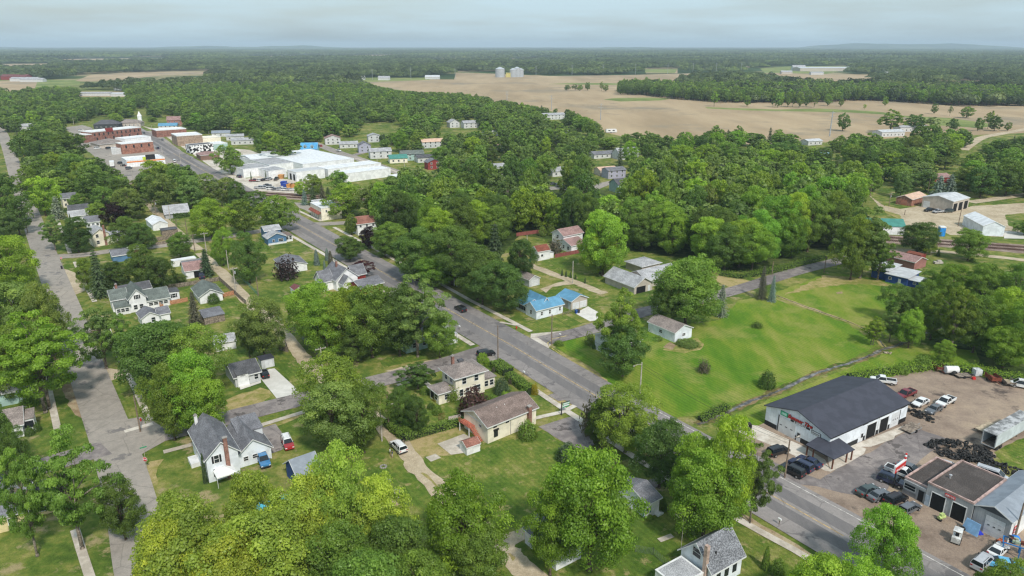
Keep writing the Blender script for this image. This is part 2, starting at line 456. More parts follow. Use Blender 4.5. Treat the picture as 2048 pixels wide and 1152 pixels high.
def ribbon(name, px, width, layer, m, sm=True, jit=0.0, off=0.0, dz=0.0, world=False):
 pts = px if world else [W(*p) for p in px]
 if sm and len(pts) > 2: pts = smooth(pts)
 if jit: pts = densify(pts, 3.0, 0.0, R, closed=False)
 z = lift(layer, pts)
 l = offset(pts, off + width / 2); r = offset(pts, off - width / 2)
 if jit:
  l = [(p[0] + R.uniform(-jit, jit), p[1] + R.uniform(-jit, jit)) for p in l]
  r = [(p[0] + R.uniform(-jit, jit), p[1] + R.uniform(-jit, jit)) for p in r]
 mb = MB(); n = len(pts)
 mb.v = [(x, y, z) for x, y in l] + [(x, y, z) for x, y in r]
 for i in range(n - 1): mb.f.append((n + i, n + i + 1, i + 1, i)); mb.m.append(0)
 return tag(mb.build(name, m), None, None, None, 'structure')

# ---- main road: straight, towards the downtown
A0 = W(2000, 1252); A1 = W(1185, 788.6); A2 = W(663, 487); A3 = W(347, 307); A4 = W(268, 258)
MAIN = [A0, W(1687, 1073), A1, W(1024, 692), A2, A3, A4, (A4[0] - 60, A4[1] + 95)]
ribbon('main_road', MAIN, 14.2, 'main', M_asph, sm=False, world=True)
for o, wd in ((2.2, 2.6), (-2.3, 2.8)):
 ribbon('wheel_track', MAIN, wd, 'lane', M_lane, sm=False, world=True, off=o)
def kerb(name, px, off=0, w_=0.22, h=0.12, m=None, world=False):
 pts = px if world else [W(*p) for p in px]
 l = offset(pts, off + w_ / 2); r = offset(pts, off - w_ / 2); mb = MB()
 for i in range(len(pts) - 1):
  mb.hexa([(*r[i], 0), (*r[i + 1], 0), (*l[i + 1], 0), (*l[i], 0)], [(*r[i], h), (*r[i + 1], h), (*l[i + 1], h), (*l[i], h)])
 return tag(mb.build(name, m or M_conc), None, None, None, 'structure')
def lerp(a, b, t): return (a[0] + (b[0] - a[0]) * t, a[1] + (b[1] - a[1]) * t)
def dash(pts, off, w_, segs, name, m, layer='mark'):
 mb = MB(); P = offset(pts, off)
 z = LAYER[layer]
 for i in range(len(P) - 1):
  a, b = P[i], P[i + 1]; L = math.dist(a, b); s = 0.0
  nx, ny = -(b[1] - a[1]) / L * w_ / 2, (b[0] - a[0]) / L * w_ / 2
  while s < L:
   e = min(L, s + segs[0]); p = lerp(a, b, s / L); q = lerp(a, b, e / L)
   mb.face([(p[0] + nx, p[1] + ny, z), (p[0] - nx, p[1] - ny, z), (q[0] - nx, q[1] - ny, z), (q[0] + nx, q[1] + ny, z)])
   s = e + segs[1]
 return tag(mb.build(name, m), None, None, None, 'structure')
dash(MAIN[1:6], 0.0, 0.16, (60, 0.5), 'centre_line', M_yel)
dash(MAIN[:3], -6.1, 0.14, (40, 0.4), 'edge_line', M_wht)
# kerbs on the far side of the main road, on both sides of the side street
kerb('kerb', [W(1215, 778), W(1098, 693), W(1095, 687), W(1106, 678), W(1135, 672)], world=True, m=plain('kerb_paint_yellow', srgb(176, 158, 96), 0.9, var=0.3))
kerb('kerb', [W(1060, 683), W(1024, 661.5), W(907, 598), W(683, 477), W(650, 460)], world=True)
kerb('kerb', [W(1165, 838), W(1018, 744), W(985, 722)], world=True)

# ---- other streets
LEFT = [W(300, 1185), W(282, 1110), W(263, 1010), W(232, 900), W(204, 822), W(172, 735), W(140, 640), W(102, 541), W(64, 440), W(40, 372), W(12, 285), W(-10, 235), W(-30, 190)]
ribbon('left_street', [p for p in LEFT], 8.0, 'street', M_street, world=True)
SIDE_A = [W(-120, 1010), W(0, 962), W(110, 925), W(252, 886), W(352, 862), W(511, 822), W(562, 809), W(789, 754), W(900, 724), W(960, 705), W(1010, 690)]
ribbon('side_street', SIDE_A, 6.6, 'street', M_lotasph, world=True, dz=0.001)
area('street_corner', [(985, 722), (955, 723), (925, 722), (985, 700), (1040, 672), (1080, 690)], 'street', M_street, dz=0.003)
area('street_corner', [(1060, 683), (1062, 668), (1130, 662), (1160, 672), (1110, 678), (1095, 700)], 'street', M_conc, dz=0.003)
area('street_corner', [(171, 854), (290, 833), (330, 858), (330, 883), (282, 910), (262, 940), (215, 900)], 'street', M_street, dz=0.003)
SIDE_A2 = [W(1085, 682), W(1150, 667), W(1185, 657), W(1288, 624), W(1380, 604), W(1477, 579), W(1586, 545), W(1662, 526), W(1720, 512), W(1776, 503)]
ribbon('side_street', SIDE_A2, 6.2, 'street', M_lotasph, world=True)
ribbon('gravel_lane', [(1770, 503), (1805, 502), (1876, 503), (1964, 511), (2012, 516), (2100, 527)], 4.0, 'gravel', M_gravel, jit=0.4)
SIDE_B = [W(60, 516), W(156, 511), W(225, 502), W(320, 492), W(400, 481), W(470, 471), W(590, 451), W(653, 448), W(688, 446), W(760, 441)]
ribbon('cross_street', SIDE_B, 6.4, 'street', M_street, world=True, dz=0.001)
# alleys
ribbon('gravel_alley', [(1100, 1190), (1040, 1130), (1018, 1108), (990, 1080), (920, 1015), (844, 945), (816, 907), (776, 862), (700, 800), (630, 741), (595, 702), (562, 660), (491, 599), (448, 551), (400, 506)], 3.9, 'gravel', M_gravel, jit=0.35)
ribbon('gravel_alley', [(398, 500), (352, 461), (302, 413), (286, 398)], 3.6, 'gravel', M_gravel, jit=0.35)
ribbon('gravel_alley', [(1040, 520), (1054, 528), (1100, 546), (1160, 568), (1208, 588)], 3.6, 'gravel', M_gravel, jit=0.3)
area('gravel_drive', [(1080, 578), (1110, 567), (1135, 562), (1150, 568), (1105, 574), (1092, 586)], 'gravel', M_gravel, 0.3)
# grassy middle of the long alley
ribbon('alley_verge', [(1030, 1120), (990, 1080), (920, 1015), (844, 945)], 0.5, 'gravel', M_dry, jit=0.2, dz=0.002)

# ---- pavements
def walk(px, w_=1.5): return ribbon('sidewalk', px, w_, 'walk', M_conc, sm=False)
walk([(470, 402), (512, 430), (585, 473), (643, 506), (917, 673), (946, 691)])
walk([(1068, 779), (1165, 844), (1271, 917), (1447, 1023), (1535, 1072), (1589, 1101), (1720, 1182)])
walk([(595, 421), (643, 443)]); walk([(668, 455), (746, 496), (791, 521), (857, 554), (940, 601), (1024, 644), (1062, 664)])
walk([(205, 634), (249, 736), (272, 781), (299, 841)], 1.4); walk([(150, 524), (171, 571), (190, 604)], 1.4); walk([(107, 420), (130, 478), (140, 507)], 1.4)
walk([(80, 740), (98, 781), (118, 872)], 1.4); walk([(150, 1060), (164, 1105), (185, 1170)], 1.4)
walk([(327, 905), (377, 892), (445, 869), (512, 854), (610, 824)], 1.4); walk([(794, 771), (819, 766)], 1.2)
walk([(249, 864), (306, 848)], 1.3); walk([(1066, 838), (1124, 825), (1150, 812)], 1.3); walk([(1000, 645), (1033, 651)], 1.0)
walk([(1318, 1082), (1345, 1072)], 1.0); walk([(847, 762), (872, 783)], 1.1)

# ---- driveways and yards
area('concrete_driveway', [(558, 803), (605, 789), (549, 737), (521, 741), (521, 757)], 'drive', M_newconc)
area('concrete_walk', [(479, 775), (522, 762), (522, 766), (481, 780)], 'drive', M_newconc, dz=0.002)
area('gravel_driveway', [(500, 862), (551, 848), (572, 878), (565, 900), (530, 912), (512, 890)], 'drive', M_lotasph, 0.2)
area('concrete_patio', [(875, 888), (928, 868), (950, 880), (962, 895), (938, 905), (902, 910)], 'drive', M_conc)
area('concrete_pad', [(851, 915), (871, 908), (882, 916), (862, 924)], 'drive', M_conc)
area('parking_pad', [(1077, 854), (1144, 833), (1175, 853), (1210, 880), (1165, 902), (1140, 893)], 'drive', M_lotasph, 0.15)
area('drive_apron', [(1096, 791), (1112, 785), (1134, 800), (1117, 803)], 'drive', M_lotasph)
area('concrete_driveway', [(1150, 627), (1176, 613), (1202, 628), (1192, 641), (1180, 643)], 'drive', M_newconc)
area('gravel_driveway', [(996, 1073), (1062, 1048), (1090, 1050), (1080, 1066), (1030, 1090), (1018, 1108), (1000, 1098)], 'gravel', M_gravel, 0.3)
area('driveway', [(1283, 965), (1318, 954), (1330, 962), (1300, 985), (1285, 990)], 'drive', M_lotasph)
area('dirt_shoulder', [(128, 538), (160, 548), (172, 580), (150, 590), (172, 640), (150, 640), (134, 590)], 'dirt', M_gravel, 0.4)
area('dirt_shoulder', [(190, 735), (250, 740), (245, 752), (215, 765), (205, 790), (190, 765)], 'dirt', M_gravel, 0.4)
area('dirt_shoulder', [(118, 770), (160, 770), (164, 800), (180, 860), (150, 830)], 'dirt', M_dirt, 0.5)
area('dirt_shoulder', [(240, 1060), (252, 1060), (268, 1150), (262, 1152), (235, 1100)], 'dirt', M_dirt, 0.5)
area('dirt_shoulder', [(283, 940), (300, 923), (328, 918), (312, 950), (306, 1000), (312, 1036), (300, 1030), (290, 985)], 'dirt', M_dry, 0.5)
area('dirt_shoulder', [(400, 895), (470, 868), (610, 820), (620, 826), (520, 868), (420, 892)], 'dirt', M_dry, 0.4)
area('dirt_shoulder', [(770, 742), (860, 720), (905, 713), (880, 725), (800, 748)], 'dirt', M_gravel, 0.3)
area('dry_patch', [(812, 885), (936, 845), (960, 870), (905, 905), (850, 930), (818, 903)], 'lawn', M_dry, 0.5)
area('dry_patch', [(1024, 730), (1100, 772), (1150, 812), (1115, 808), (1060, 770)], 'lawn', M_dry, 0.5)
area('dry_patch', [(452, 800), (520, 775), (545, 790), (500, 820), (440, 835)], 'lawn', M_dry, 0.8)
area('dry_patch', [(1325, 700), (1350, 686), (1395, 676), (1408, 688), (1400, 700), (1370, 707)], 'dirt', M_dry, 0.4)
area('garden_bed', [(1326, 695), (1340, 684), (1352, 690), (1345, 700)], 'dirt', M_dirt, 0.2, dz=0.002)
area('dirt_patch', [(760, 985), (775, 980), (800, 1010), (790, 1015)], 'dirt', M_dirt, 0.4)
area('dry_patch', [(1105, 695), (1160, 720), (1215, 760), (1215, 775), (1160, 735)], 'dirt', M_dry, 0.4)
area('dry_patch', [(1570, 590), (1650, 550), (1760, 560), (1800, 575), (1720, 568), (1640, 575)], 'dirt', M_dry, 0.8)
area('dry_patch', [(1430, 545), (1500, 562), (1530, 560), (1470, 580), (1430, 560)], 'dirt', M_dry, 0.6)
area('back_lawn', [(570, 1000), (760, 905), (800, 905), (880, 985), (860, 1060), (600, 1060)], 'lawn', M_green, 0.4)
area('back_lawn', [(810, 915), (900, 912), (960, 900), (1085, 860), (1140, 895), (1180, 905), (1060, 1050), (985, 1075)], 'lawn', M_green, 0.4)
area('side_lawn', [(1110, 1070), (1290, 990), (1460, 1020), (1640, 1130), (1550, 1200), (1080, 1200)], 'lawn', M_green, 0.4)
area('corner_lawn', [(213, 755), (245, 742), (262, 775), (292, 842), (248, 862), (228, 812)], 'lawn', M_green, 0.3)
area('garden_lawn', [(790, 800), (850, 770), (900, 810), (930, 840), (815, 880), (780, 850)], 'lawn', M_green, 0.3)
area('front_lawn', [(1035, 650), (1075, 640), (1130, 628), (1165, 648), (1090, 665)], 'lawn', M_green, 0.3)
area('verge_lawn', [(760, 722), (850, 690), (920, 675), (935, 690), (860, 716), (770, 735)], 'lawn', M_green, 0.3)
area('back_lawn', [(460, 700), (500, 690), (560, 705), (620, 760), (605, 785), (555, 735), (480, 722)], 'lawn', M_green, 0.3)
area('back_lawn', [(330, 590), (385, 575), (440, 575), (400, 595)], 'lawn', M_green, 0.3)
area('back_lawn', [(395, 605), (475, 595), (490, 625), (440, 635)], 'lawn', M_green, 0.3)
area('back_lawn', [(1075, 525), (1190, 500), (1290, 515), (1330, 545), (1250, 585), (1130, 552)], 'lawn', M_green, 0.3)
area('back_lawn', [(1060, 590), (1120, 575), (1210, 595), (1180, 615), (1070, 625)], 'lawn', M_green, 0.3)
area('meadow', [(1104, 690), (1160, 672), (1285, 640), (1330, 655), (1440, 640), (1480, 600), (1530, 592), (1590, 612), (1700, 650), (1755, 690), (1705, 717), (1610, 750), (1500, 797), (1440, 832), (1350, 835), (1240, 790), (1150, 722)], 'lawn', M_meadow, 0.5, dz=0.001)
area('meadow', [(1545, 588), (1660, 545), (1790, 562), (1800, 600), (1770, 650), (1720, 650), (1640, 620)], 'lawn', M_meadow, 0.5, dz=0.001)
area('meadow', [(1450, 838), (1560, 790), (1700, 735), (1800, 696), (1950, 700), (1960, 735), (1850, 745), (1700, 765), (1520, 850), (1440, 860)], 'lawn', M_meadow, 0.5, dz=0.001)
area('back_lawn', [(1850, 520), (1960, 520), (1960, 580), (1880, 590), (1850, 560)], 'lawn', M_green, 0.3)
area('bare_spot', [(1672, 585), (1684, 583), (1686, 587), (1674, 588)], 'dirt', M_dirt, 0.2)
# ---- creek and ditch
CR = [(1395, 850), (1432, 834), (1472, 816), (1510, 799), (1561, 781), (1611, 756), (1657, 739), (1700, 726), (1737, 713), (1763, 700), (1788, 693), (1825, 678), (1863, 662), (1900, 648)]
ribbon('creek_bank', CR, 2.0, 'dirt', surf('creek_bank', [(0.3, srgb(70, 90, 34)), (0.55, srgb(112, 100, 64)), (0.7, srgb(134, 116, 84))], ((0.6, 7, .7), (0.1, 3, .5))), jit=0.5)
mw, nt, b = new_mat('creek_water')
nt.links.new(ramp(nt, noise(nt, tri_coords(nt), 0.8, 6), [(0.2, srgb(70, 66, 60)), (0.6, srgb(104, 100, 94)), (0.9, srgb(134, 128, 120))]), b.inputs['Base Color']); b.inputs['Roughness'].default_value = 0.25; b.inputs['Specular IOR Level'].default_value = 0.5
ribbon('creek_water', CR, 0.85, 'gravel', mw, jit=0.25)
DT = [(1553, 591), (1586, 604), (1640, 624), (1700, 645), (1745, 668), (1770, 695)]
ribbon('ditch_bank', DT, 1.6, 'dirt', M_dry, jit=0.3); ribbon('ditch_water', DT, 0.35, 'gravel', mw, jit=0.1)

# ---- tyre shop lots
area('yard_gravel', [(1480, 880), (1520, 850), (1700, 770), (1770, 757), (1812, 748), (1860, 740), (1935, 748), (2100, 785), (2150, 900), (2060, 900), (1995, 905), (1960, 940), (2100, 1000), (2200, 1200), (1990, 1250), (1600, 975), (1500, 920)], 'gravel', M_lot, 0.4)
area('yard_asphalt', [(1500, 905), (1640, 960), (1700, 925), (1830, 855), (1900, 880), (1780, 965), (1760, 1000), (1560, 960), (1490, 925)], 'drive', M_lotasph, 0.3)
area('concrete_apron', [(1465, 845), (1515, 852), (1600, 890), (1650, 920), (1662, 944), (1650, 942), (1560, 898), (1478, 865)], 'drive', M_conc, dz=0.002)
area('concrete_apron', [(1661, 944), (1655, 914), (1700, 893), (1720, 893), (1732, 898), (1728, 908), (1700, 925)], 'drive', M_conc, dz=0.002)
area('concrete_apron', [(1722, 894), (1700, 893), (1818, 847), (1826, 856), (1790, 872), (1788, 878), (1742, 894)], 'drive', M_conc, dz=0.004)
area('trailer_grass', [(1988, 905), (2060, 870), (2150, 860), (2200, 960), (2050, 950), (2005, 925)], 'drive', M_green, 0.3)
kerb('kerb', [W(1597, 979), W(1755, 1068)], h=0.08, w_=0.3, world=True); kerb('kerb', [W(1838, 1105), W(1960, 1168)], h=0.08, w_=0.3, world=True)
area('gravel_shoulder', [(1190, 842), (1460, 1012), (1700, 1152), (1900, 1270), (1880, 1275), (1650, 1145), (1440, 1015)], 'dirt', M_dirt, 0.3)

# ---- right-hand yards beyond the railway
area('gravel_yard', [(1740, 392), (1768, 412), (1800, 418), (1840, 412), (1900, 425), (1945, 412), (1990, 410), (2060, 405), (2060, 425), (2010, 430), (2018, 452), (2060, 462), (2060, 475), (1900, 470), (1870, 455), (1810, 455), (1800, 430), (1765, 420)], 'gravel', M_gravel, 0.4)
area('concrete_pad', [(2008, 462), (2060, 467), (2060, 478), (2008, 477)], 'drive', M_newconc)
area('dry_patch', [(1770, 410), (1800, 418), (1830, 432), (1800, 440), (1770, 425)], 'dirt', M_dry, 0.4)
area('dry_patch', [(1800, 420), (1838, 415), (1842, 405), (1822, 414)], 'dirt', M_dry, 0.3)
# ---- downtown pavements and lots
area('town_pavement', [(150, 292), (185, 275), (270, 262), (310, 262), (420, 345), (470, 372), (500, 392), (440, 395), (330, 345), (300, 345), (240, 372), (225, 345), (180, 305)], 'gravel', M_street, 0.2)
area('town_pavement', [(285, 252), (310, 258), (420, 275), (450, 300), (450, 330), (500, 362), (480, 375), (400, 318), (330, 272)], 'gravel', M_conc, 0.2)
area('town_lot', [(128, 255), (165, 250), (185, 256), (188, 285), (165, 290), (145, 270)], 'gravel', M_street, 0.3)
area('town_lot', [(450, 296), (500, 300), (530, 312), (490, 320), (450, 318)], 'gravel', M_conc)
area('factory_lot', [(478, 360), (520, 352), (600, 362), (640, 368), (600, 392), (520, 385), (480, 378)], 'gravel', M_conc, 0.3)
ribbon('factory_road', [(625, 285), (645, 293), (680, 306), (730, 322), (790, 343), (850, 362), (905, 380)], 8.5, 'street', M_street)
ribbon('factory_road', [(700, 313), (735, 303), (770, 296)], 6, 'street', M_street)
walk([(712, 317), (760, 332), (815, 352)], 2.2)
area('store_lot', [(588, 405), (622, 408), (622, 432), (648, 445), (610, 420), (598, 416)], 'street', M_street, dz=0.002)
area('verge', [(520, 388), (600, 392), (605, 400), (540, 398)], 'dirt', M_dry, 0.3)
ribbon('residential_street', [(1180, 380), (1210, 368), (1240, 360), (1225, 352), (1200, 346)], 7, 'street', M_street)
ribbon('residential_street', [(1090, 378), (1120, 376), (1150, 380)], 9, 'street', M_street)
ribbon('distant_road', [(1925, 300), (1960, 277), (2000, 268), (2060, 257)], 8, 'street', M_gravel)
ribbon('distant_road', [(1940, 405), (1990, 398), (2060, 388)], 6, 'street', M_gravel)

# ---- railway: ballast beds, sleepers and rails
RL0 = W(560, 391); RL1 = W(2120, 503)
def line_pt(t, off=0.0):
 dx, dy = RL1[0] - RL0[0], RL1[1] - RL0[1]; L = math.hypot(dx, dy)
 return (RL0[0] + dx * t - dy / L * off, RL0[1] + dy * t + dx / L * off)
ribbon('railway_bed', [line_pt(-0.3), line_pt(1.15)], 14.5, 'gravel', M_ballast, sm=False, jit=0.5, world=True, dz=0.002)
M_rail = plain('rusty_rail', srgb(96, 66, 54), 0.5, 0.3, 0.2)
M_sleep = plain('sleeper_wood', srgb(86, 66, 58), 0.9, var=0.3)
RLEN = math.dist(line_pt(-0.2), line_pt(1.1)); RAZ = math.atan2(RL1[1] - RL0[1], RL1[0] - RL0[0])
for off_, ph in ((2.6, 'beside the gravel yard'), (-2.6, 'beside the gravel lane')):
 p = line_pt(-0.2, off_)
 e = empty('railway_track', (*p, 0.0), RAZ, 'railway track running ' + ph, 'railway track', 'the two railway tracks')
 for s in (-0.72, 0.72): MB().box(0, s - 0.05, 0.14, RLEN, s + 0.05, 0.30).build('rail', M_rail, e)
 sl_ = MB(); x = RLEN * 0.1
 while x < RLEN: sl_.box(x, -1.3, 0.022, x + 0.28, 1.3, 0.16); x += 0.75
 tag(sl_.build('sleeper', M_sleep, e), None, None, None, 'stuff')

# ---- fields
area('ploughed_field', [(735, 163), (800, 158), (908, 159), (912, 146), (985, 147), (1100, 152), (1260, 150), (1400, 146), (1560, 146), (1740, 150), (2200, 168), (2400, 250), (2150, 262), (1900, 272), (1700, 280), (1560, 292), (1380, 286), (1240, 272), (1200, 262), (1180, 236), (1040, 212), (960, 200), (820, 182), (760, 176)], 'lawn', M_field)
area('ploughed_field', [(150, 162), (180, 150), (240, 146), (330, 143.5), (445, 143.5), (455, 147), (330, 150), (260, 158), (180, 163)], 'lawn', M_field)
area('ploughed_field', [(-80, 166), (40, 160), (75, 163), (70, 176), (0, 186), (-80, 190)], 'lawn', M_field)
for q_ in ([(700, 171), (755, 168), (860, 173), (940, 182), (990, 193)], [(1005, 194), (1060, 199), (1120, 206), (1186, 212), (1260, 217)], [(1060, 213), (1200, 222), (1330, 219)], [(1400, 226), (1560, 224), (1700, 236)]): ribbon('field_track', q_, 4.5, 'gravel', M_dirt, jit=.8)
for pts in ([(1207, 199), (1230, 196), (1300, 195), (1345, 197), (1320, 201), (1240, 203)], [(1410, 214), (1460, 216), (1560, 219), (1640, 217), (1740, 222), (1800, 228), (1800, 231), (1700, 225), (1500, 221), (1415, 217)],
   [(1096, 168), (1140, 166), (1220, 166), (1300, 171), (1225, 170), (1140, 169)], [(1290, 138), (1355, 138), (1350, 146), (1290, 145)], [(700, 160), (790, 156), (860, 157), (860, 160), (740, 164)], [(1800, 231), (1900, 236), (2000, 250), (1960, 256), (1860, 250)]):
 area('grass_strip', pts, 'lawn', M_strip, dz=0.002)
area('woodland_floor', [(745, 470), (780, 420), (900, 380), (1100, 380), (1500, 380), (1720, 395), (1740, 440), (1748, 500), (1655, 510), (1545, 545), (1440, 545), (1400, 520), (1270, 503), (1180, 490), (1040, 470), (960, 560), (900, 550), (800, 505)], 'floor', M_floor, 0.6)
area('woodland_floor', [(1800, 640), (1900, 560), (2100, 540), (2250, 760), (2050, 760), (1960, 735), (1880, 690)], 'floor', M_floor, 0.6)
# ================================================================ TREES
def leaf_mat(name, use_obj=True, ramp_cols=None, trans=0.40):
 m, nt, b = new_mat(name)
 nt.nodes.remove(b)
 oi = nt.nodes.new('ShaderNodeObjectInfo')
 at = nt.nodes.new('ShaderNodeAttribute'); at.attribute_name = 'tint'
 if use_obj: base = oi.outputs['Color']
 else: base = ramp(nt, oi.outputs['Random'], [(i / (len(ramp_cols) - 1), c) for i, c in enumerate(ramp_cols)])
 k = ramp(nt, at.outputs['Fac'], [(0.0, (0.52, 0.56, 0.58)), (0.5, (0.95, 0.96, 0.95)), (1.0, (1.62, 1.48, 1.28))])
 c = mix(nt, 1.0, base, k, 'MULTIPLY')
 df = nt.nodes.new('ShaderNodeBsdfDiffuse'); tr = nt.nodes.new('ShaderNodeBsdfTranslucent'); gl = nt.nodes.new('ShaderNodeBsdfGlossy')
 gl.inputs['Roughness'].default_value = 0.45; gl.inputs['Color'].default_value = (1, 1, 1, 1)
 nt.links.new(c, df.inputs['Color'])
 tcol = mix(nt, 1.0, c, (1.3, 1.35, 0.5), 'MULTIPLY'); nt.links.new(tcol, tr.inputs['Color'])
 ms = nt.nodes.new('ShaderNodeMixShader'); ms.inputs['Fac'].default_value = trans
 nt.links.new(df.outputs[0], ms.inputs[1]); nt.links.new(tr.outputs[0], ms.inputs[2])
 m2 = nt.nodes.new('ShaderNodeMixShader'); m2.inputs['Fac'].default_value = 0.015
 nt.links.new(ms.outputs[0], m2.inputs[1]); nt.links.new(gl.outputs[0], m2.inputs[2])
 o = [n for n in nt.nodes if n.type == 'OUTPUT_MATERIAL'][0]
 nt.links.new(m2.outputs[0], o.inputs['Surface'])
 return m
M_leaf = leaf_mat('foliage')
M_bark = plain('bark', srgb(96, 84, 72), 0.95, var=0.35, vs=3)
M_barkp = plain('pale_bark', srgb(128, 118, 106), 0.95, var=0.3, vs=3)

def norm(a): return a / (np.linalg.norm(a, axis=-1, keepdims=True) + 1e-9)
def leaf_quads(rs, pos, nor, size):
 """one rhombus-shaped leaf spray per point"""
 n = len(pos)
 t = norm(np.cross(nor, rs.normal(size=(n, 3)))); bt = np.cross(nor, t)
 s = (size * rs.uniform(0.6, 1.35, n))[:, None]
 v = np.empty((n, 4, 3))
 bend = nor * s * rs.uniform(-0.25, 0.1, n)[:, None]
 v[:, 0] = pos + t * s * 0.75; v[:, 1] = pos + bt * s * 0.5 + bend; v[:, 2] = pos - t * s * 0.75; v[:, 3] = pos - bt * s * 0.5 + bend
 return v.reshape(-1, 3)
def quads_mesh(name, v, tint, mats, extra=None):
 """v: (4n,3) quads; extra: MB with trunk geometry (material 1)"""
 n = len(v) // 4
 ev = np.array(extra.v, dtype=float).reshape(-1, 3) if extra and extra.v else np.zeros((0, 3))
 me = bpy.data.meshes.new(name)
 nv = len(v) + len(ev); ef = extra.f if extra else []
 me.vertices.add(nv); me.vertices.foreach_set('co', np.concatenate([v, ev]).astype(np.float32).ravel())
 loops = list(range(4 * n)); starts = list(range(0, 4 * n, 4)); tot = [4] * n
 for f in ef:
  starts.append(len(loops)); tot.append(len(f)); loops += [4 * n + i for i in f]
 me.loops.add(len(loops)); me.loops.foreach_set('vertex_index', loops)
 me.polygons.add(len(starts)); me.polygons.foreach_set('loop_start', starts)
 try: me.polygons.foreach_set('loop_total', tot)
 except Exception: pass
 for m in mats: me.materials.append(m)
 if ef: me.polygons.foreach_set('material_index', [0] * n + [1] * len(ef))
 a = me.attributes.new('tint', 'FLOAT', 'FACE')
 a.data.foreach_set('value', np.concatenate([tint, np.full(len(ef), 0.5)]).astype(np.float32))
 me.update(calc_edges=True); me.validate()
 return me
# nominal broadleaf: 16 m tall, 11 m wide
def crown_points(seed, ncl, nlf, leaf, base=0.16, lobes=7, loose=0.0, top=1.0, rcl=(0.9, 1.7), flat=1.0, fill=0.18):
 rs = np.random.RandomState(seed)
 H, Wd = 16.0, 5.2
 zc = H * (base + 1.0) * 0.5 + 0.3; rz = H * (1.0 - base) * 0.5 - 0.9
 ld = norm(rs.normal(size=(lobes, 3)) * (1, 1, 0.8)); la = rs.uniform(0.12, 0.42, lobes)
 i = np.arange(ncl) + 0.5
 ph = np.arccos(1 - 2 * i / ncl); th_ = math.pi * (1 + 5 ** 0.5) * i
 d = np.stack([np.cos(th_) * np.sin(ph), np.sin(th_) * np.sin(ph), np.cos(ph)], 1)
 d = norm(d + rs.normal(size=d.shape) * 0.16)
 lob = (np.maximum(0, d @ ld.T) ** 5 * la).sum(1)
 rr = (0.80 + lob) * rs.uniform(0.82 - loose, 1.05 + loose * 0.5, ncl)
 inner = rs.rand(ncl) < fill; rr[inner] *= rs.uniform(0.3, 0.75, inner.sum())
 # widest a bit below the middle, round top
 hz = d[:, 2]; wf = np.where(hz > 0, np.sqrt(np.maximum(0.0, 1 - 0.25 * hz)), 1.0)
 c = np.stack([d[:, 0] * Wd * rr * wf, d[:, 1] * Wd * rr * wf, zc + hz * rz * np.minimum(rr, 1.08)], 1)
 c[:, 2] = np.maximum(c[:, 2], H * base * 0.8)
 rc = rs.uniform(rcl[0], rcl[1], ncl)
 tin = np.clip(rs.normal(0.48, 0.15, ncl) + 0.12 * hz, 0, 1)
 P_, N_, T_ = [], [], []
 outd = norm(c - np.array([0, 0, zc - 1.5]))
 for k in range(ncl):
  m = int(nlf * (rc[k] / rcl[1]) ** 2 * rs.uniform(0.8, 1.2)) + 3
  dd = norm(rs.normal(size=(m, 3)) + outd[k] * 0.75 + np.array([0, 0, 0.45]))
  r_ = rc[k] * rs.uniform(0.55, 1.08, m)[:, None]
  P_.append(c[k] + dd * r_ * np.array([1, 1, 0.72 * flat]))
  N_.append(norm(dd + rs.normal(size=(m, 3)) * 0.55)); T_.append(np.clip(tin[k] + rs.normal(0, 0.06, m), 0, 1))
 return rs, np.concatenate(P_), np.concatenate(N_), np.concatenate(T_), c, rc
def trunk_mb(seed, c, r0=0.34, H=16.0, fork=0.30, nl=9, multi=1, n=7):
 rr = random.Random(seed); mb = MB()
 for s in range(multi):
  ox, oy = (0, 0) if multi == 1 else (rr.uniform(-.5, .5), rr.uniform(-.5, .5))
  lean = (rr.uniform(-.5, .5) * multi, rr.uniform(-.5, .5) * multi)
  r = r0 / multi ** 0.5
  pts = [(ox, oy, 0), (ox * 1.1, oy * 1.1, 0.4), (ox + lean[0] * .3, oy + lean[1] * .3, H * fork), (ox + lean[0], oy + lean[1], H * .6), (ox + lean[0] * 1.4, oy + lean[1] * 1.4, H * .84)]
  mb.path(pts, [r * 1.45, r, r * .8, r * .42, r * .12], n)
  idx = list(range(len(c))); rr.shuffle(idx)
  for k in idx[:nl]:
   t = c[k]; z0 = rr.uniform(fork * .8, .6) * H
   if t[2] < z0 - 1: z0 = max(H * fork * 0.7, t[2] - 1.5)
   f_ = z0 / H; a = (pts[2][0] if f_ < .4 else pts[3][0], pts[2][1] if f_ < .4 else pts[3][1], z0)
   mid = (a[0] * .5 + t[0] * .5, a[1] * .5 + t[1] * .5, a[2] * .45 + t[2] * .55 + .3)
   mb.path([a, mid, tuple(t)], [r * .42, r * .24, r * .07], 5)
 return mb
PROTO = {}
def make_proto(key, seed, lod, loose=0.0, base=0.08, multi=1, bark=None, flat=1.0, rcl=(0.75, 1.95), fill=0.18, lobes=8):
 spec = {'hi': (150, 380, 0.21), 'mid': (130, 110, 0.40), 'low': (80, 34, 0.78)}[lod]
 ncl, nlf, leaf = spec
 if multi > 1 or key.startswith('open'): ncl = int(ncl * .72)
 rs, P_, N_, T_, c, rc = crown_points(seed, ncl, nlf, leaf, base, lobes, loose, rcl=rcl, flat=flat, fill=fill)
 v = leaf_quads(rs, P_, N_, leaf)
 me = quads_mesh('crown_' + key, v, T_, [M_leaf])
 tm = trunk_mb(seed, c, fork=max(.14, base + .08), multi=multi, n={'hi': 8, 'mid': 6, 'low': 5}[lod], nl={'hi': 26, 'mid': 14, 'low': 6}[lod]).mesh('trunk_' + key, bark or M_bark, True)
 PROTO[key] = (me, tm, 13.4, 17.2)
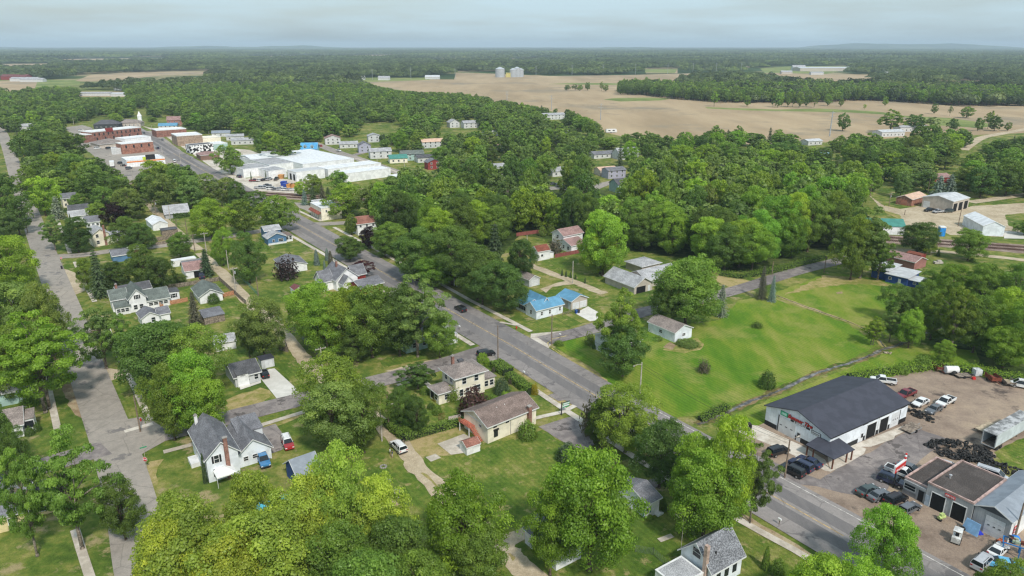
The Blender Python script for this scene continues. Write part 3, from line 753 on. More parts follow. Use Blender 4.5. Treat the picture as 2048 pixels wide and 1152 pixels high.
for lod, cnt in (('hi', 6), ('mid', 6), ('low', 4)):
 for i in range(cnt): make_proto('round_%s%d' % (lod, i), 100 + i * 7, lod, 0.10, 0.03 + 0.03 * (i % 3), fill=0.12)
 for i in range(3): make_proto('open_%s%d' % (lod, i), 300 + i * 11, lod, 0.20, 0.15, multi=1 + (i % 3 == 2), bark=M_barkp, flat=0.75, rcl=(0.7, 1.35), fill=0.25, lobes=10)
# conifers: nominal 14 m tall, 6 m wide
def make_spruce(key, seed, lod):
 rs = np.random.RandomState(seed); H, Rb = 14.0, 3.0
 nw, nb, nl, leaf = {'hi': (19, 10, 60, 0.22), 'mid': (16, 9, 26, 0.38), 'low': (12, 8, 8, 0.8)}[lod]
 P_, N_, T_ = [], [], []
 mb = MB(); mb.path([(0, 0, 0), (0, 0, H * .5), (0, 0, H * .97)], [.26, .15, .03], 6)
 for i in range(nw):
  z = H * (0.06 + 0.92 * (i / nw) ** 1.05); rad_ = Rb * (1 - (z / H)) ** 0.82 + 0.18
  for j in range(nb):
   a = 2 * math.pi * (j + rs.uniform(-.3, .3)) / nb + i * 0.7; L = rad_ * rs.uniform(.6, 1.22)
   t = rs.uniform(0.12, 1.0, nl); q = np.stack([np.cos(a) * L * t, np.sin(a) * L * t, z - 0.28 * L * t ** 1.3 + rs.uniform(-.12, .12, nl)], 1)
   side = np.array([-np.sin(a), np.cos(a), 0]) * (rs.uniform(-1, 1, nl) * 0.26 * L * (1.1 - t))[:, None]
   P_.append(q + side); N_.append(norm(np.tile([np.cos(a) * .5, np.sin(a) * .5, .85], (nl, 1)) + rs.normal(size=(nl, 3)) * .45))
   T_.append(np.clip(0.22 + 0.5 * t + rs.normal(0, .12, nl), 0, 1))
 v = leaf_quads(rs, np.concatenate(P_), np.concatenate(N_), leaf)
 PROTO[key] = (quads_mesh('crown_' + key, v, np.concatenate(T_), [M_leaf]), mb.mesh('trunk_' + key, M_bark, True), 6.0, 14.0)
for lod in ('hi', 'mid', 'low'):
 for i in range(2): make_spruce('spruce_%s%d' % (lod, i), 500 + i, lod)
# shrubs: nominal 2 m tall, 2.4 m wide
def make_shrub(key, seed, n=1500, leaf=0.13, shape='round'):
 rs = np.random.RandomState(seed)
 d = norm(rs.normal(size=(n, 3))); d[:, 2] = np.abs(d[:, 2]) if shape != 'tall' else d[:, 2]
 lob = 1 + 0.13 * np.sin(d[:, 0] * 5 + seed) * np.cos(d[:, 1] * 6 + 1) + rs.normal(0, .05, n)
 r = lob * rs.uniform(0.72, 1.02, n)
 if shape == 'tall':
  z = rs.uniform(0, 1, n); rr = (1 - z) ** .55 * .5 * rs.uniform(.75, 1.05, n) + .04; a = rs.uniform(0, 6.283, n)
  P_ = np.stack([np.cos(a) * rr * 1.2, np.sin(a) * rr * 1.2, z * 2.0], 1); d = norm(np.stack([np.cos(a), np.sin(a), np.full(n, .4)], 1))
 elif shape == 'wispy':
  P_ = d * (r * rs.uniform(.5, 1.15, n))[:, None] * np.array([1.15, 1.15, 1.9]) + np.array([0, 0, .15])
 else: P_ = d * r[:, None] * np.array([1.2, 1.2, 1.9]) + np.array([0, 0, .08])
 v = leaf_quads(rs, P_, norm(d + rs.normal(size=(n, 3)) * .5), leaf)
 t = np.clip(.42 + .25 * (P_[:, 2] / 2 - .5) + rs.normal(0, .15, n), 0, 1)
 tb = MB()
 for k in range(5):
  a = k * 1.256 + seed; tb.path([(0, 0, 0), (math.cos(a) * .35, math.sin(a) * .35, .9), (math.cos(a) * .6, math.sin(a) * .6, 1.5)], [.05, .035, .01], 4)
 PROTO[key] = (quads_mesh('foliage_' + key, v, t, [M_leaf]), tb.mesh('stem_' + key, M_bark), 2.5, 2.0)
for i in range(3): make_shrub('shrub%d' % i, 700 + i)
make_shrub('tallshrub', 720, 1200, 0.12, 'tall'); make_shrub('wispy', 730, 800, 0.14, 'wispy')

KIND = {  # base leaf colour (linear albedo), words
        'F': ((0.195, 0.345, 0.042), 'fresh green'), 'G': ((0.185, 0.285, 0.048), 'mid green'), 'D': ((0.114, 0.190, 0.040), 'dark green'), 'L': ((0.255, 0.385, 0.045), 'bright lime green'),
        'Y': ((0.330, 0.425, 0.066), 'yellow green'), 'O': ((0.185, 0.265, 0.068), 'dull olive green'), 'P': ((0.026, 0.012, 0.014), 'dark purple leaved'),
        'S': ((0.240, 0.310, 0.290), 'silvery blue'), 'N': ((0.100, 0.150, 0.070), 'deep green'), 'B': ((0.150, 0.145, 0.100), 'brownish'), 'K': ((0.075, 0.015, 0.022), 'crimson leaved')}
NCOL = {}
def tree_name(k):
 return 'spruce_tree' if k[0] in 'SN' else 'broadleaf_tree'
TREES = []          # (x, y, H, W, kind, style)
def T(cx, vt, vb, w_, kind, style=None, cap=27):
 x, y = W(cx, vb); dep = DEP(x, y, 6)
 k_ = 1.0 if (kind in 'SN' or style == 'spruce') else (1.02 if vb > 830 else 1.12)
 wd = w_ / F * dep * k_; h = min(cap, HGT(cx, vb, vt) * (1.03 if k_ > 1 else 1))
 TREES.append([x, y, max(3.0, h), max(1.5, wd), kind, style or ('spruce' if kind in 'SN' else 'round'), True, cx, vb])
MAN = """75 870 1112 100 G open;165 850 1098 145 G open;252 950 1080 92 D round;400 990 1240 230 Y round;522 925 1170 120 Y round;690 893 1165 150 Y round;600 962 1200 160 Y round;770 950 1160 130 Y round;372 1045 1270 140 Y round;640 940 1180 130 Y round;560 1010 1260 220 Y round;480 1060 1290 190 Y round;700 1050 1250 170 G round;800 1010 1215 150 D round;740 1080 1300 190 G round;860 1090 1280 130 G round
926 945 1150 165 F round;960 1040 1185 120 G round;1178 885 1140 200 F round;1100 960 1150 110 F round;1250 770 905 128 G round;1200 790 895 60 D round;1318 828 975 112 D round;1385 845 1040 110 L round;1440 830 1060 120 L round;1405 900 1085 150 L round;1500 885 1045 95 O open
1768 1000 1160 118 F round;1640 1098 1260 170 L round;1710 1120 1290 130 L round;1990 1120 1260 110 G round;690 700 880 132 G round;668 748 905 140 O round;728 762 905 100 G round;385 702 868 120 F round;350 715 880 95 G round;415 725 872 100 L round;320 625 790 140 D round;385 640 790 110 G round
95 620 822 165 F open;40 640 800 110 G round;55 548 705 135 O round;110 560 720 70 O round;25 465 590 105 L round;5 560 690 60 O round;15 780 965 75 D round;45 850 975 60 D round;25 960 990 30 D round;213 600 737 95 O open;255 625 745 60 G open;530 590 718 82 O round;500 620 715 40 O round;628 550 690 95 L round;655 590 712 95 F round;700 560 705 90 L round;745 560 715 110 G round;800 570 712 90 D round;836 545 712 115 O open;880 620 715 70 G round;715 650 725 60 D round
836 722 778 72 D open;800 768 855 52 D round;835 790 868 50 D round;1235 573 742 92 G open;1245 640 752 95 D round;1370 498 650 125 G round;1335 540 655 70 D round;1205 398 552 85 L round;1200 440 548 75 L round
835 452 562 95 D round;870 500 575 80 F round;905 440 570 100 D round;955 475 600 95 D round;990 440 575 60 N spruce;1010 515 620 88 D round;965 520 610 70 D round;1040 470 560 55 D round;795 440 512 62 G round;770 460 515 45 G round;738 450 499 34 P round;700 470 522 54 D round;703 428 470 28 G round;693 366 434 75 L round;745 360 440 60 O round;720 520 555 40 K round
15 335 450 75 D round;40 385 470 50 D round;92 348 432 55 L round;60 330 400 45 G round;12 412 482 55 O round;118 390 438 34 S spruce;112 428 502 46 O open;158 434 505 60 D round;158 385 415 32 G round;234 402 449 46 P round;265 378 440 66 O round;195 403 440 34 G round;258 434 500 60 D round;290 440 500 44 D round;362 463 516 46 G round;203 494 595 46 N spruce;178 512 585 36 G round;235 520 580 60 D round;290 488 575 60 D round;325 505 582 55 D round;415 495 552 36 N spruce;392 580 650 34 B spruce;360 545 566 24 O round
425 393 478 80 L round;448 452 532 40 L round;500 458 568 64 D round;490 398 470 56 G round;562 388 464 64 G round;532 400 448 36 L round;515 380 430 50 D round;330 340 425 62 O round;385 350 420 56 O round;300 342 405 44 D round;306 338 398 24 N spruce;420 345 408 52 O round;455 352 412 46 O round;480 362 420 42 D round;195 328 408 68 D round;115 300 352 46 L round;160 312 372 58 D round;75 250 325 66 D round;140 262 325 70 D round;245 350 398 38 G round;215 370 425 50 G round;255 374 428 48 O round;285 355 405 40 O round;316 315 368 54 L round;355 338 392 44 O round;384 326 385 34 N spruce;464 286 348 50 G round;573 268 326 62 G open;526 262 306 26 D round;630 346 388 36 G round;602 362 392 24 L round;610 377 410 18 S spruce;627 370 410 24 N spruce;646 368 410 24 B spruce;658 372 408 20 N spruce;680 336 388 38 G round;503 342 362 5 N spruce;532 339 359 5 N spruce
1522 528 598 26 B spruce;1543 548 603 20 S spruce;1441 566 632 32 S spruce;1720 402 555 108 O open;1700 430 560 70 G round;1755 470 560 60 G open;1833 440 506 72 D round;1850 474 508 36 L round;1935 452 522 64 G round;1876 499 512 10 D spruce;1905 530 612 68 F round;1960 520 620 72 G round;2022 524 630 80 G round;1995 575 690 80 L round;1900 560 708 70 G open;1945 590 705 80 G round;2030 600 730 95 F round;1885 682 728 42 L round;2005 640 735 80 L round;1800 566 645 62 D round;1838 560 650 56 G round;1743 632 690 42 L open;1778 612 684 42 O open;1816 610 696 50 L round;1860 580 680 60 G round;2048 440 470 40 G round;1862 540 590 40 G round
1897 346 392 34 S spruce;1876 349 390 34 S spruce;1960 330 395 60 D round;2010 320 392 70 D round;1850 335 382 40 O round;1800 340 395 36 O round;1130 398 420 40 G round"""
for ln in MAN.replace('\n', ';').split(';'):
 a = ln.split()
 T(float(a[0]), float(a[1]), float(a[2]), float(a[3]), a[4], a[5])

# ---- places the photograph sees open ground, streets or roofs: no self-sown tree may stand in front of them
OPEN = [
        [(128, 250), (185, 248), (196, 262), (270, 244), (345, 250), (430, 272), (450, 300), (450, 330), (470, 340), (520, 360), (640, 356), (560, 398), (500, 385), (440, 375), (400, 342), (340, 322), (290, 320), (290, 345), (250, 345), (216, 318), (180, 300), (160, 288)],
        [(470, 330), (500, 322), (560, 322), (690, 313), (712, 318), (735, 330), (790, 345), (780, 350), (690, 335), (640, 345), (620, 365), (560, 362), (500, 362)],
        [(0, 255), (12, 262), (22, 300), (50, 350), (62, 400), (96, 440), (130, 520), (150, 600), (90, 540), (42, 460), (40, 420), (14, 350), (0, 310)],
        [(296, 402), (306, 402), (362, 470), (405, 505), (500, 600), (590, 700), (560, 700), (430, 560), (380, 520), (350, 480)],
        [(590, 425), (680, 475), (920, 600), (1024, 660), (1200, 780), (1150, 800), (900, 640), (650, 500), (580, 462)],
        [(598, 286), (640, 286), (660, 292), (790, 340), (760, 342), (700, 318), (640, 300), (636, 316), (600, 314)],
        [(1735, 395), (1780, 385), (1850, 380), (1950, 385), (2048, 400), (2048, 500), (1990, 490), (1870, 480), (1790, 470), (1750, 455)],
        [(1100, 352), (1125, 355), (1125, 378), (1100, 376)], [(1190, 335), (1230, 345), (1245, 372), (1190, 380), (1196, 350)], [(1190, 308), (1210, 300), (1212, 330), (1195, 330)],
        [(885, 248), (950, 243), (942, 262), (885, 262)], [(1215, 258), (1245, 256), (1245, 272), (1205, 272)],
        [(640, 278), (720, 280), (745, 300), (740, 320), (690, 305), (650, 298)], [(745, 305), (765, 306), (800, 316), (820, 328), (790, 338), (750, 325)],
        [(840, 310), (875, 318), (870, 345), (842, 330)], [(1040, 342), (1060, 342), (1060, 356), (1042, 356)], [(955, 352), (990, 352), (992, 362), (955, 362)],
        [(1110, 335), (1135, 335), (1132, 350), (1110, 350)], [(1600, 290), (1660, 268), (1650, 290)],
        [(1925, 300), (1960, 272), (2048, 255), (2048, 266), (1985, 272), (1950, 300)],
        [(1135, 215), (1240, 262), (1400, 262), (1430, 240), (1500, 235), (1560, 242), (1600, 268), (1700, 262), (1750, 225), (1880, 218), (2048, 210), (2048, 245), (1930, 228), (1880, 212), (1700, 212), (1450, 208), (1300, 200), (1235, 188), (1235, 172), (1400, 152), (1180, 150), (1060, 150), (910, 150), (780, 165), (740, 166), (800, 180), (920, 182), (1060, 208)],
        [(150, 152), (440, 143), (440, 147), (260, 158), (180, 160)], [(0, 162), (60, 162), (66, 172), (0, 180)],
        [(160, 183), (248, 183), (248, 192), (160, 194)], [(45, 250), (56, 250), (56, 264), (45, 264)], [(185, 236), (212, 236), (212, 256), (185, 256)], [(316, 235), (350, 235), (350, 262), (316, 262)], [(270, 218), (290, 218), (290, 236), (270, 236)],
        [(440, 265), (500, 275), (520, 305), (450, 300)], [(1615, 262), (1660, 255), (1664, 272), (1640, 276)], [(1765, 262), (1790, 262), (1790, 272), (1765, 272)],
        [(1870, 352), (1880, 352), (1880, 365), (1865, 365)], [(1480, 343), (1482, 350), (1470, 350)], [(720, 250), (800, 245), (790, 262), (720, 262)],
]
PEEK = [(651, 290, 12, 8, 5.2, 'y', 2.2, 'white', 'pink', 18, 'white gabled house with dusty pink roof by the factory road'), (680, 297, 14, 8, 3.2, 'x', 1.6, 'white', 'lgrey', 18, 'low white house beside the parked white truck'),
        (718, 306, 9, 8, 5.4, 'y', 2.4, 'lilac', 'grey', 18, 'lilac grey house with steep gable by the curved road'), (741, 318, 15, 9, 5.0, 'x', 1.8, 'white', 'lgrey', 18, 'long white two storey house at the road junction'), (780, 327, 12, 8, 3.2, 'x', 2.0, 'cream', 'teal', 18, 'cream cottage with green roof beside dark conifers'),
        (803, 322, 16, 9, 4.4, 'x', 2.0, 'green', 'greengrey', 18, 'wide house with grey green roof near the junction'), (737, 285, 10, 8, 5.0, 'y', 1.8, 'pale', 'lgrey', 18, 'grey house tucked behind the purple tree'), (453, 281, 14, 9, 3.2, 'x', 1.4, 'white', 'lgrey', 20, 'white shed at the end of the beige lot'),
        (463, 290, 17, 9, 3.4, 'x', 1.6, 'white', 'lgrey', 15, 'white garage with dark opening behind the orange roofs'), (525, 318, 13, 8, 2.8, 'x', 1.8, 'grey', 'lgrey', 18, 'grey roofed house beside the round tree'), (900, 256, 10, 9, 5.0, 'y', 2.8, 'white', 'white', 25, 'white gabled house, left one of the pair deep in trees'),
        (928, 257, 15, 9, 5.0, 'x', 1.8, 'white', 'lgrey', 25, 'white house, right one of the pair deep in trees'), (845, 297, 17, 9, 4.8, 'x', 1.8, 'pale', 'tan', 20, 'house with salmon roof between round trees'), (970, 272, 12, 8, 3.4, 'y', 2.0, 'pale', 'grey', 20, 'small house with blue grey roof among dark trees'),
        (1086, 240, 26, 12, 5, 'x', 1.5, 'white', 'lgrey', 20, 'white building at the town edge by the bare field'), (1116, 274, 16, 9, 3.2, 'x', 1.6, 'white', 'grey', 20, 'white bungalow under the field edge trees'), (1188, 318, 17, 9, 3.0, 'x', 1.6, 'white', 'grey', 22, 'white bungalow with broad dark grey roof'),
        (1238, 320, 16, 10, 4.6, 'x', 3.0, 'white', 'lgrey', 22, 'pale gabled house with tall chimney pole'), (1200, 352, 12, 8, 3.4, 'x', 1.4, 'beige', 'tan', 22, 'beige house above the street bend'), (1216, 358, 12, 8, 4.8, 'x', 1.4, 'lilac', 'grey', 22, 'grey blue house beside the street bend'),
        (1105, 354, 17, 9, 3.2, 'x', 1.8, 'white', 'lgrey', 25, 'low white bungalow under the dark street tree'), (1048, 358, 9, 7, 3.2, 'x', 2.2, 'lilac', 'lgrey', 25, 'little grey lavender house with pointed roof'), (957, 366, 16, 9, 3.0, 'x', 1.6, 'white', 'lgrey', 28, 'white bungalow just behind the lime green canopy'),
        (984, 344, 10, 8, 3.0, 'x', 1.4, 'white', 'lgrey', 28, 'low white house glimpsed by the dark green oak'), (998, 302, 12, 8, 3.2, 'x', 1.2, 'white', 'pink', 28, 'white house with pink roof behind the tall trunked tree'), (902, 338, 10, 8, 3.2, 'x', 1.6, 'white', 'dgrey', 28, 'white house with nearly black roof behind the conifer'),
        (836, 326, 12, 8, 3.4, 'x', 1.4, 'white', 'dgrey', 25, 'white house with dark roof left of the red one'), (856, 340, 9, 7, 4.6, 'y', 2.0, 'red', 'grey', 25, 'little bright red house with grey gable'), (1235, 386, 9, 8, 4.6, 'x', 2.4, 'green', 'dgrey', 28, 'dark roofed house with pale green side by the curve'),
        (1416, 352, 14, 9, 3.4, 'x', 2.6, 'grey', 'dgrey', 25, 'dark domed roof half hidden in the wood top'), (1763, 274, 24, 12, 4.0, 'x', 1.4, 'white', 'silver', 15, 'long white shed at the edge of the far field'), (1800, 264, 30, 10, 4.0, 'x', 1.4, 'white', 'lgrey', 12, 'low white farm buildings beyond the round tree'),
        (1867, 368, 13, 8, 3.4, 'x', 1.6, 'red', 'pink', 20, 'small red house with pinkish roof above the blue spruces'), (1616, 291, 14, 9, 3.2, 'x', 1.2, 'white', 'silver', 20, 'white roof glinting below the tall steel pole'), (1640, 312, 8, 7, 3, 'x', 1.2, 'lightblue', 'dgrey', 20, 'tiny blue roof in the dense town trees'),
        (188, 258, 22, 12, 4, 'hip', 4.0, 'dark', 'dgrey', 10, 'dark house with white gable behind the brick block'), (238, 254, 20, 12, 3.6, 'hip', 3, 'beige', 'taupe', 10, 'low beige house beyond the brick block'), (318, 262, 16, 9, 4.6, 'x', 2, 'white', 'blue', 15, 'white house with blue roof beyond the shops'),
        (335, 252, 18, 9, 5.6, 'x', 3.2, 'maroon', 'pink', 15, 'reddish house with large gables beyond the shops'), (40, 262, 14, 9, 4, 'x', 2, 'white', 'lgrey', 25, 'grey roofed house beside the top of the left street'), (424, 274, 15, 10, 3.2, 'x', 1.6, 'white', 'cool', 15, 'white house with pale blue grey roof right of the shops'),
        (160, 192, 46, 14, 4, 'x', 1.6, 'white', 'white', 5, 'long white shed in the distant trees, left of two'), (222, 193, 62, 16, 4, 'x', 1.6, 'white', 'silver', 5, 'long white shed in the distant trees, right of two'), (228, 181, 30, 16, 6, 'x', 4, 'white', 'lgrey', 5, 'pale house standing above the distant sheds'),
        (2, 160, 60, 20, 8, 'x', 4, 'red', 'maroon', 0, 'red barn far away at the left frame edge'), (20, 163, 60, 20, 6, 'x', 3, 'white', 'white', 0, 'white farm buildings beside the far red barn'), (40, 164, 50, 14, 5, 'x', 3, 'white', 'lgrey', 0, 'second white farm building right of the red barn'),
        (850, 158.5, 34, 16, 5, 'x', 4, 'white', 'silver', 0, 'white farmhouse on the field edge left of the silos'), (706, 160, 26, 14, 5, 'x', 4, 'white', 'lgrey', 0, 'far white house, first of two by small conifers'), (756, 160.5, 26, 14, 5, 'x', 4, 'white', 'lgrey', 0, 'far white house, second of two by small conifers'),
        (1600, 142.5, 190, 60, 9, 'x', 3, 'beige', 'silver', 0, 'very long pale warehouse far beyond the field wood'), (1586, 141, 40, 20, 8, 'x', 8, 'white', 'white', 0, 'white A shaped roof at the end of the long warehouse'), (1622, 149.5, 34, 14, 5, 'x', 3, 'white', 'white', 0, 'small white house in front of the long warehouse'),
        (1563, 148, 30, 14, 5, 'x', 4, 'beige', 'lgrey', 0, 'pale roofed farmhouse left of the warehouse'), (1790, 157.5, 36, 14, 6, 'x', 4, 'white', 'lgrey', 0, 'white farmhouse by the second bare field'), (1772, 150, 26, 12, 5, 'x', 3, 'white', 'white', 0, 'white shed in trees above the second bare field')]
for q_ in PEEK:
 if q_[1] > 200:
  k_ = F / DEP(*W(q_[0], q_[1])); hp = (q_[4] + q_[6] * .6) * k_; wp = q_[2] * k_ * .8
  OPEN.append([(q_[0] + 1, q_[1] - hp), (q_[0] + wp, q_[1] - hp), (q_[0] + wp, q_[1] - hp * .35), (q_[0] + 1, q_[1] - hp * .35)])
def inpoly(p, poly):
 x, y = p; c = False; n = len(poly); j = n - 1
 for i in range(n):
  if (poly[i][1] > y) != (poly[j][1] > y) and x < (poly[j][0] - poly[i][0]) * (y - poly[i][1]) / (poly[j][1] - poly[i][1]) + poly[i][0]: c = not c
  j = i
 return c
BB = [(min(p[0] for p in q), min(p[1] for p in q), max(p[0] for p in q), max(p[1] for p in q)) for q in OPEN]
def covers_open(x, y, H, Wd):
 zc = H * 0.58; u, v = PX(x, y, zc); k = F / DEP(x, y, zc); ru = Wd * 0.5 * k * 0.9; rv = H * 0.42 * k * 0.93
 pts = [(u, v)] + [(u + ru * math.cos(a * math.pi / 4), v + rv * math.sin(a * math.pi / 4)) for a in range(8)] + [PX(x, y, 0)]
 for p in pts:
  for q, b in zip(OPEN, BB):
   if b[0] <= p[0] <= b[2] and b[1] <= p[1] <= b[3] and inpoly(p, q): return True
 return False
# ---- zones where trees grow close together; outlines on the ground, spacing, kinds, height range
ZONES = [
        ([(742, 440), (790, 412), (900, 385), (1100, 378), (1500, 378), (1720, 392), (1738, 440), (1748, 500), (1655, 510), (1545, 545), (1440, 545), (1400, 520), (1270, 503), (1180, 492), (1100, 470), (1045, 468), (1000, 500), (930, 520), (870, 520), (800, 490)], 10.2, 'GFLLGFDDGGLOF', (17, 25), 0),
        ([(760, 385), (900, 355), (1100, 395), (1100, 378), (900, 385), (790, 412)], 9.5, 'LLGO', (14, 19), 0),
        ([(0, 200), (0, 440), (60, 420), (330, 420), (480, 420), (700, 350), (760, 385), (900, 360), (1130, 378), (1500, 380), (1760, 385), (2048, 395), (2200, 420), (2200, 300), (1940, 290), (1600, 292), (1400, 285), (1240, 275), (1180, 240), (1040, 214), (820, 184), (700, 180), (400, 178), (100, 190), (-150, 200), (-150, 420)], 13.4, 'GFDDLGLGOFDGNLOG', (9, 19), 1),
]
def poly_world(px): return [W(*p) for p in px]
def scatter(pw, sp, rnd):
 xs = [p[0] for p in pw]; ys = [p[1] for p in pw]; out = []
 nx = int((max(xs) - min(xs)) / sp) + 1; ny = int((max(ys) - min(ys)) / (sp * .87)) + 1
 for j in range(ny):
  for i in range(nx):
   x = min(xs) + (i + .5 * (j % 2) + rnd.uniform(-.38, .38)) * sp; y = min(ys) + (j + rnd.uniform(-.38, .38)) * sp * .87
   if inpoly((x, y), pw): out.append((x, y))
 return out
AUTO = []
rt = random.Random(21)
def lowfreq(x, y, s=0.012, k=0.0):
 return 0.5 + 0.5 * math.sin(x * s + 1.3 + k) * math.cos(y * s * 1.3 + 0.4 + k) 
for zi, (px, sp, kinds, (h0, h1), mode) in enumerate(ZONES):
 pw = poly_world(px)
 man = [(t[0], t[1], t[3]) for t in TREES]
 for x, y in scatter(pw, sp, rt):
  if y > 1750 or y < 60: continue
  if abs(x) > y * 0.86 + 60: continue
  if rt.random() < (0.03, 0.05, 0.24)[zi]: continue
  if any((x - a) ** 2 + (y - b) ** 2 < (c * .5 + 2) ** 2 for a, b, c in man): continue
  q = lowfreq(x, y); k = kinds[int((rt.random() * .65 + q * .35) * len(kinds)) % len(kinds)]
  if k == 'N' and rt.random() < 0.5: k = 'D'
  H = rt.uniform(h0, h1) * (0.88 + 0.2 * lowfreq(x, y, 0.03, 2)); Wd = sp * rt.uniform(1.0, 1.65) if zi < 2 else rt.uniform(9, 19)
  if k == 'N': Wd = rt.uniform(5, 7)
  if covers_open(x, y, H, Wd):
   if covers_open(x, y, H * .62, Wd * .7): continue
   H *= .62; Wd *= .7
  AUTO.append([x, y, H, Wd, k, 'spruce' if k == 'N' else ('open' if k == 'O' and rt.random() < .5 else 'round'), False, 0, 0])
FW_ = poly_world([(1238, 188), (1300, 192), (1345, 199), (1450, 206), (1600, 206), (1740, 201), (1900, 211), (2048, 213), (2250, 214), (2250, 196), (1740, 186), (1400, 184), (1290, 178), (1240, 180)])
for x, y in scatter(FW_, 10.5, rt):
 AUTO.append([x, y, rt.uniform(15, 22), rt.uniform(9, 15), 'D' if rt.random() < .7 else 'G', 'round', False, 0, 0])
print('auto trees', len(AUTO))
# visible prominence, front to back
GRD = np.zeros((288, 512), bool)
allt = sorted(TREES + AUTO, key=lambda t: DEP(t[0], t[1]))
for t in allt:
 x, y, H, Wd = t[:4]; zc = H * .58; u, v = PX(x, y, zc); k = F / DEP(x, y, zc); ru = Wd * .5 * k / 4; rv = H * .42 * k / 4; u /= 4; v /= 4
 i0, i1, j0, j1 = int(max(0, u - ru)), int(min(512, u + ru + 1)), int(max(0, v - rv)), int(min(288, v + rv + 1))
 vis = 0.0
 if i1 > i0 and j1 > j0:
  jj, ii = np.mgrid[j0:j1, i0:i1]; m = ((ii + .5 - u) / max(ru, .7)) ** 2 + ((jj + .5 - v) / max(rv, .7)) ** 2 < 1
  sub = GRD[j0:j1, i0:i1]; vis = float((m & ~sub).sum()); sub |= m
 t.append(vis)
NAMED = 297
pool = sorted([t for t in allt if t[5] != 'spruce'], key=lambda t: (-1e6 if t[6] else 0) - t[9])
named = pool[:NAMED]; rest = pool[NAMED:]
spr = [t for t in allt if t[5] == 'spruce']; spr.sort(key=lambda t: (-1e6 if t[6] else 0) - t[9])
named_spr = spr[:60]; rest += spr[60:]
rest = [t for t in rest]
print('named', len(named), len(named_spr), 'rest', len(rest))

LM = [(1655, 880, 'the dark roofed tyre shop'), (1900, 1030, 'the brown flat roofed garage'), (912, 790, 'the cream two storey house'), (1000, 870, 'the house with red outside stairs'), (790, 900, 'the white car on the alley'), (440, 950, 'the grey roofed house with a brick chimney'),
        (490, 760, 'the wide concrete driveway'), (230, 880, 'the lower street corner'), (285, 620, 'the white house with green grey roof'), (390, 550, 'the garage with maroon roof'), (205, 480, 'the cream house with tall chimney'), (160, 420, 'the dark roofed terrace of houses'),
        (345, 425, 'the grey shed by the alley'), (560, 475, 'the blue two part house'), (590, 535, 'the low white garage'), (680, 560, 'the grey gabled red house'), (650, 430, 'the white shop with brown awning'), (735, 460, 'the white house with brown roof'),
        (1090, 515, 'the rusty roofed white shed'), (1150, 490, 'the maroon roofed white house'), (1070, 570, 'the small grey garage'), (1090, 620, 'the blue roofed white house'), (1270, 575, 'the grey roofed ranch house'), (1345, 675, 'the long white garage'), (1240, 705, 'the house under the street tree'),
        (1800, 545, 'the blue building with white roof'), (1860, 410, 'the beige three bay garage'), (1970, 460, 'the white metal barn'), (1780, 450, 'the green roofed shed'), (1870, 665, 'the upper end of the creek'), (1500, 800, 'the lower bend of the creek'), (2000, 760, 'the parked trailers'),
        (1290, 1020, 'the small white cottage'), (1430, 1120, 'the shingled white house at the frame edge'), (30, 1000, 'the yellow house'), (30, 800, 'the pale green porch house'), (250, 280, 'the brick downtown block'), (280, 305, 'the small brick building downtown'), (290, 325, 'the petrol station'), (380, 285, 'the tan brick shop block'), (400, 300, 'the black and white mural wall'),
        (500, 345, 'the end of the white factory'), (620, 345, 'the middle of the white factory'), (720, 345, 'the far wing of the white factory'), (617, 305, 'the bright blue house'), (690, 300, 'the white houses by the factory road'), (790, 322, 'the green roofed house'), (915, 255, 'the white houses deep in the trees'), (862, 332, 'the little red house'), (1055, 350, 'the small grey house in the trees'),
        (1116, 348, 'the low white bungalow'), (1110, 370, 'the cars parked among trees'), (1222, 345, 'the bend of the residential street'), (1196, 306, 'the dark roofed bungalow'), (1253, 310, 'the pale gabled house'), (1228, 262, 'the white camper'), (1659, 270, 'the tall steel pole'), (1421, 347, 'the half hidden dark roof'), (1773, 270, 'the white roof at the field edge'), (1950, 280, 'the distant road'), (1876, 362, 'the small red house'),
        (20, 300, 'the top of the left street'), (85, 470, 'the middle of the left street'), (960, 620, 'the black car on the main road'), (1560, 565, 'the paved lane by the wood'), (1000, 155, 'the grain silos'), (200, 188, 'the low white sheds'), (1100, 220, 'the steel pylons'), (1700, 520, 'the end of the paved lane'), (1400, 450, 'the heart of the wood'), (1250, 430, 'the wood beside the lime tree'), (1550, 450, 'the east part of the wood'), (950, 430, 'the wood beside the main road'), (1400, 300, 'the town edge by the bare field'), (1550, 330, 'the leafy streets below the field'), (600, 220, 'the leafy blocks beyond downtown'), (800, 220, 'the leafy blocks beyond the factory'), (100, 220, 'the leafy blocks beyond the left street'), (1850, 290, 'the houses by the distant road')]
LMW = [(W(u, v), s) for u, v, s in LM]
ORD = ['', 'second', 'third', 'fourth', 'fifth', 'sixth', 'seventh', 'eighth', 'ninth', 'tenth', 'eleventh', 'twelfth', 'thirteenth', 'fourteenth', 'fifteenth', 'sixteenth', 'seventeenth', 'eighteenth', 'nineteenth', 'twentieth', 'next outermost', 'outermost']
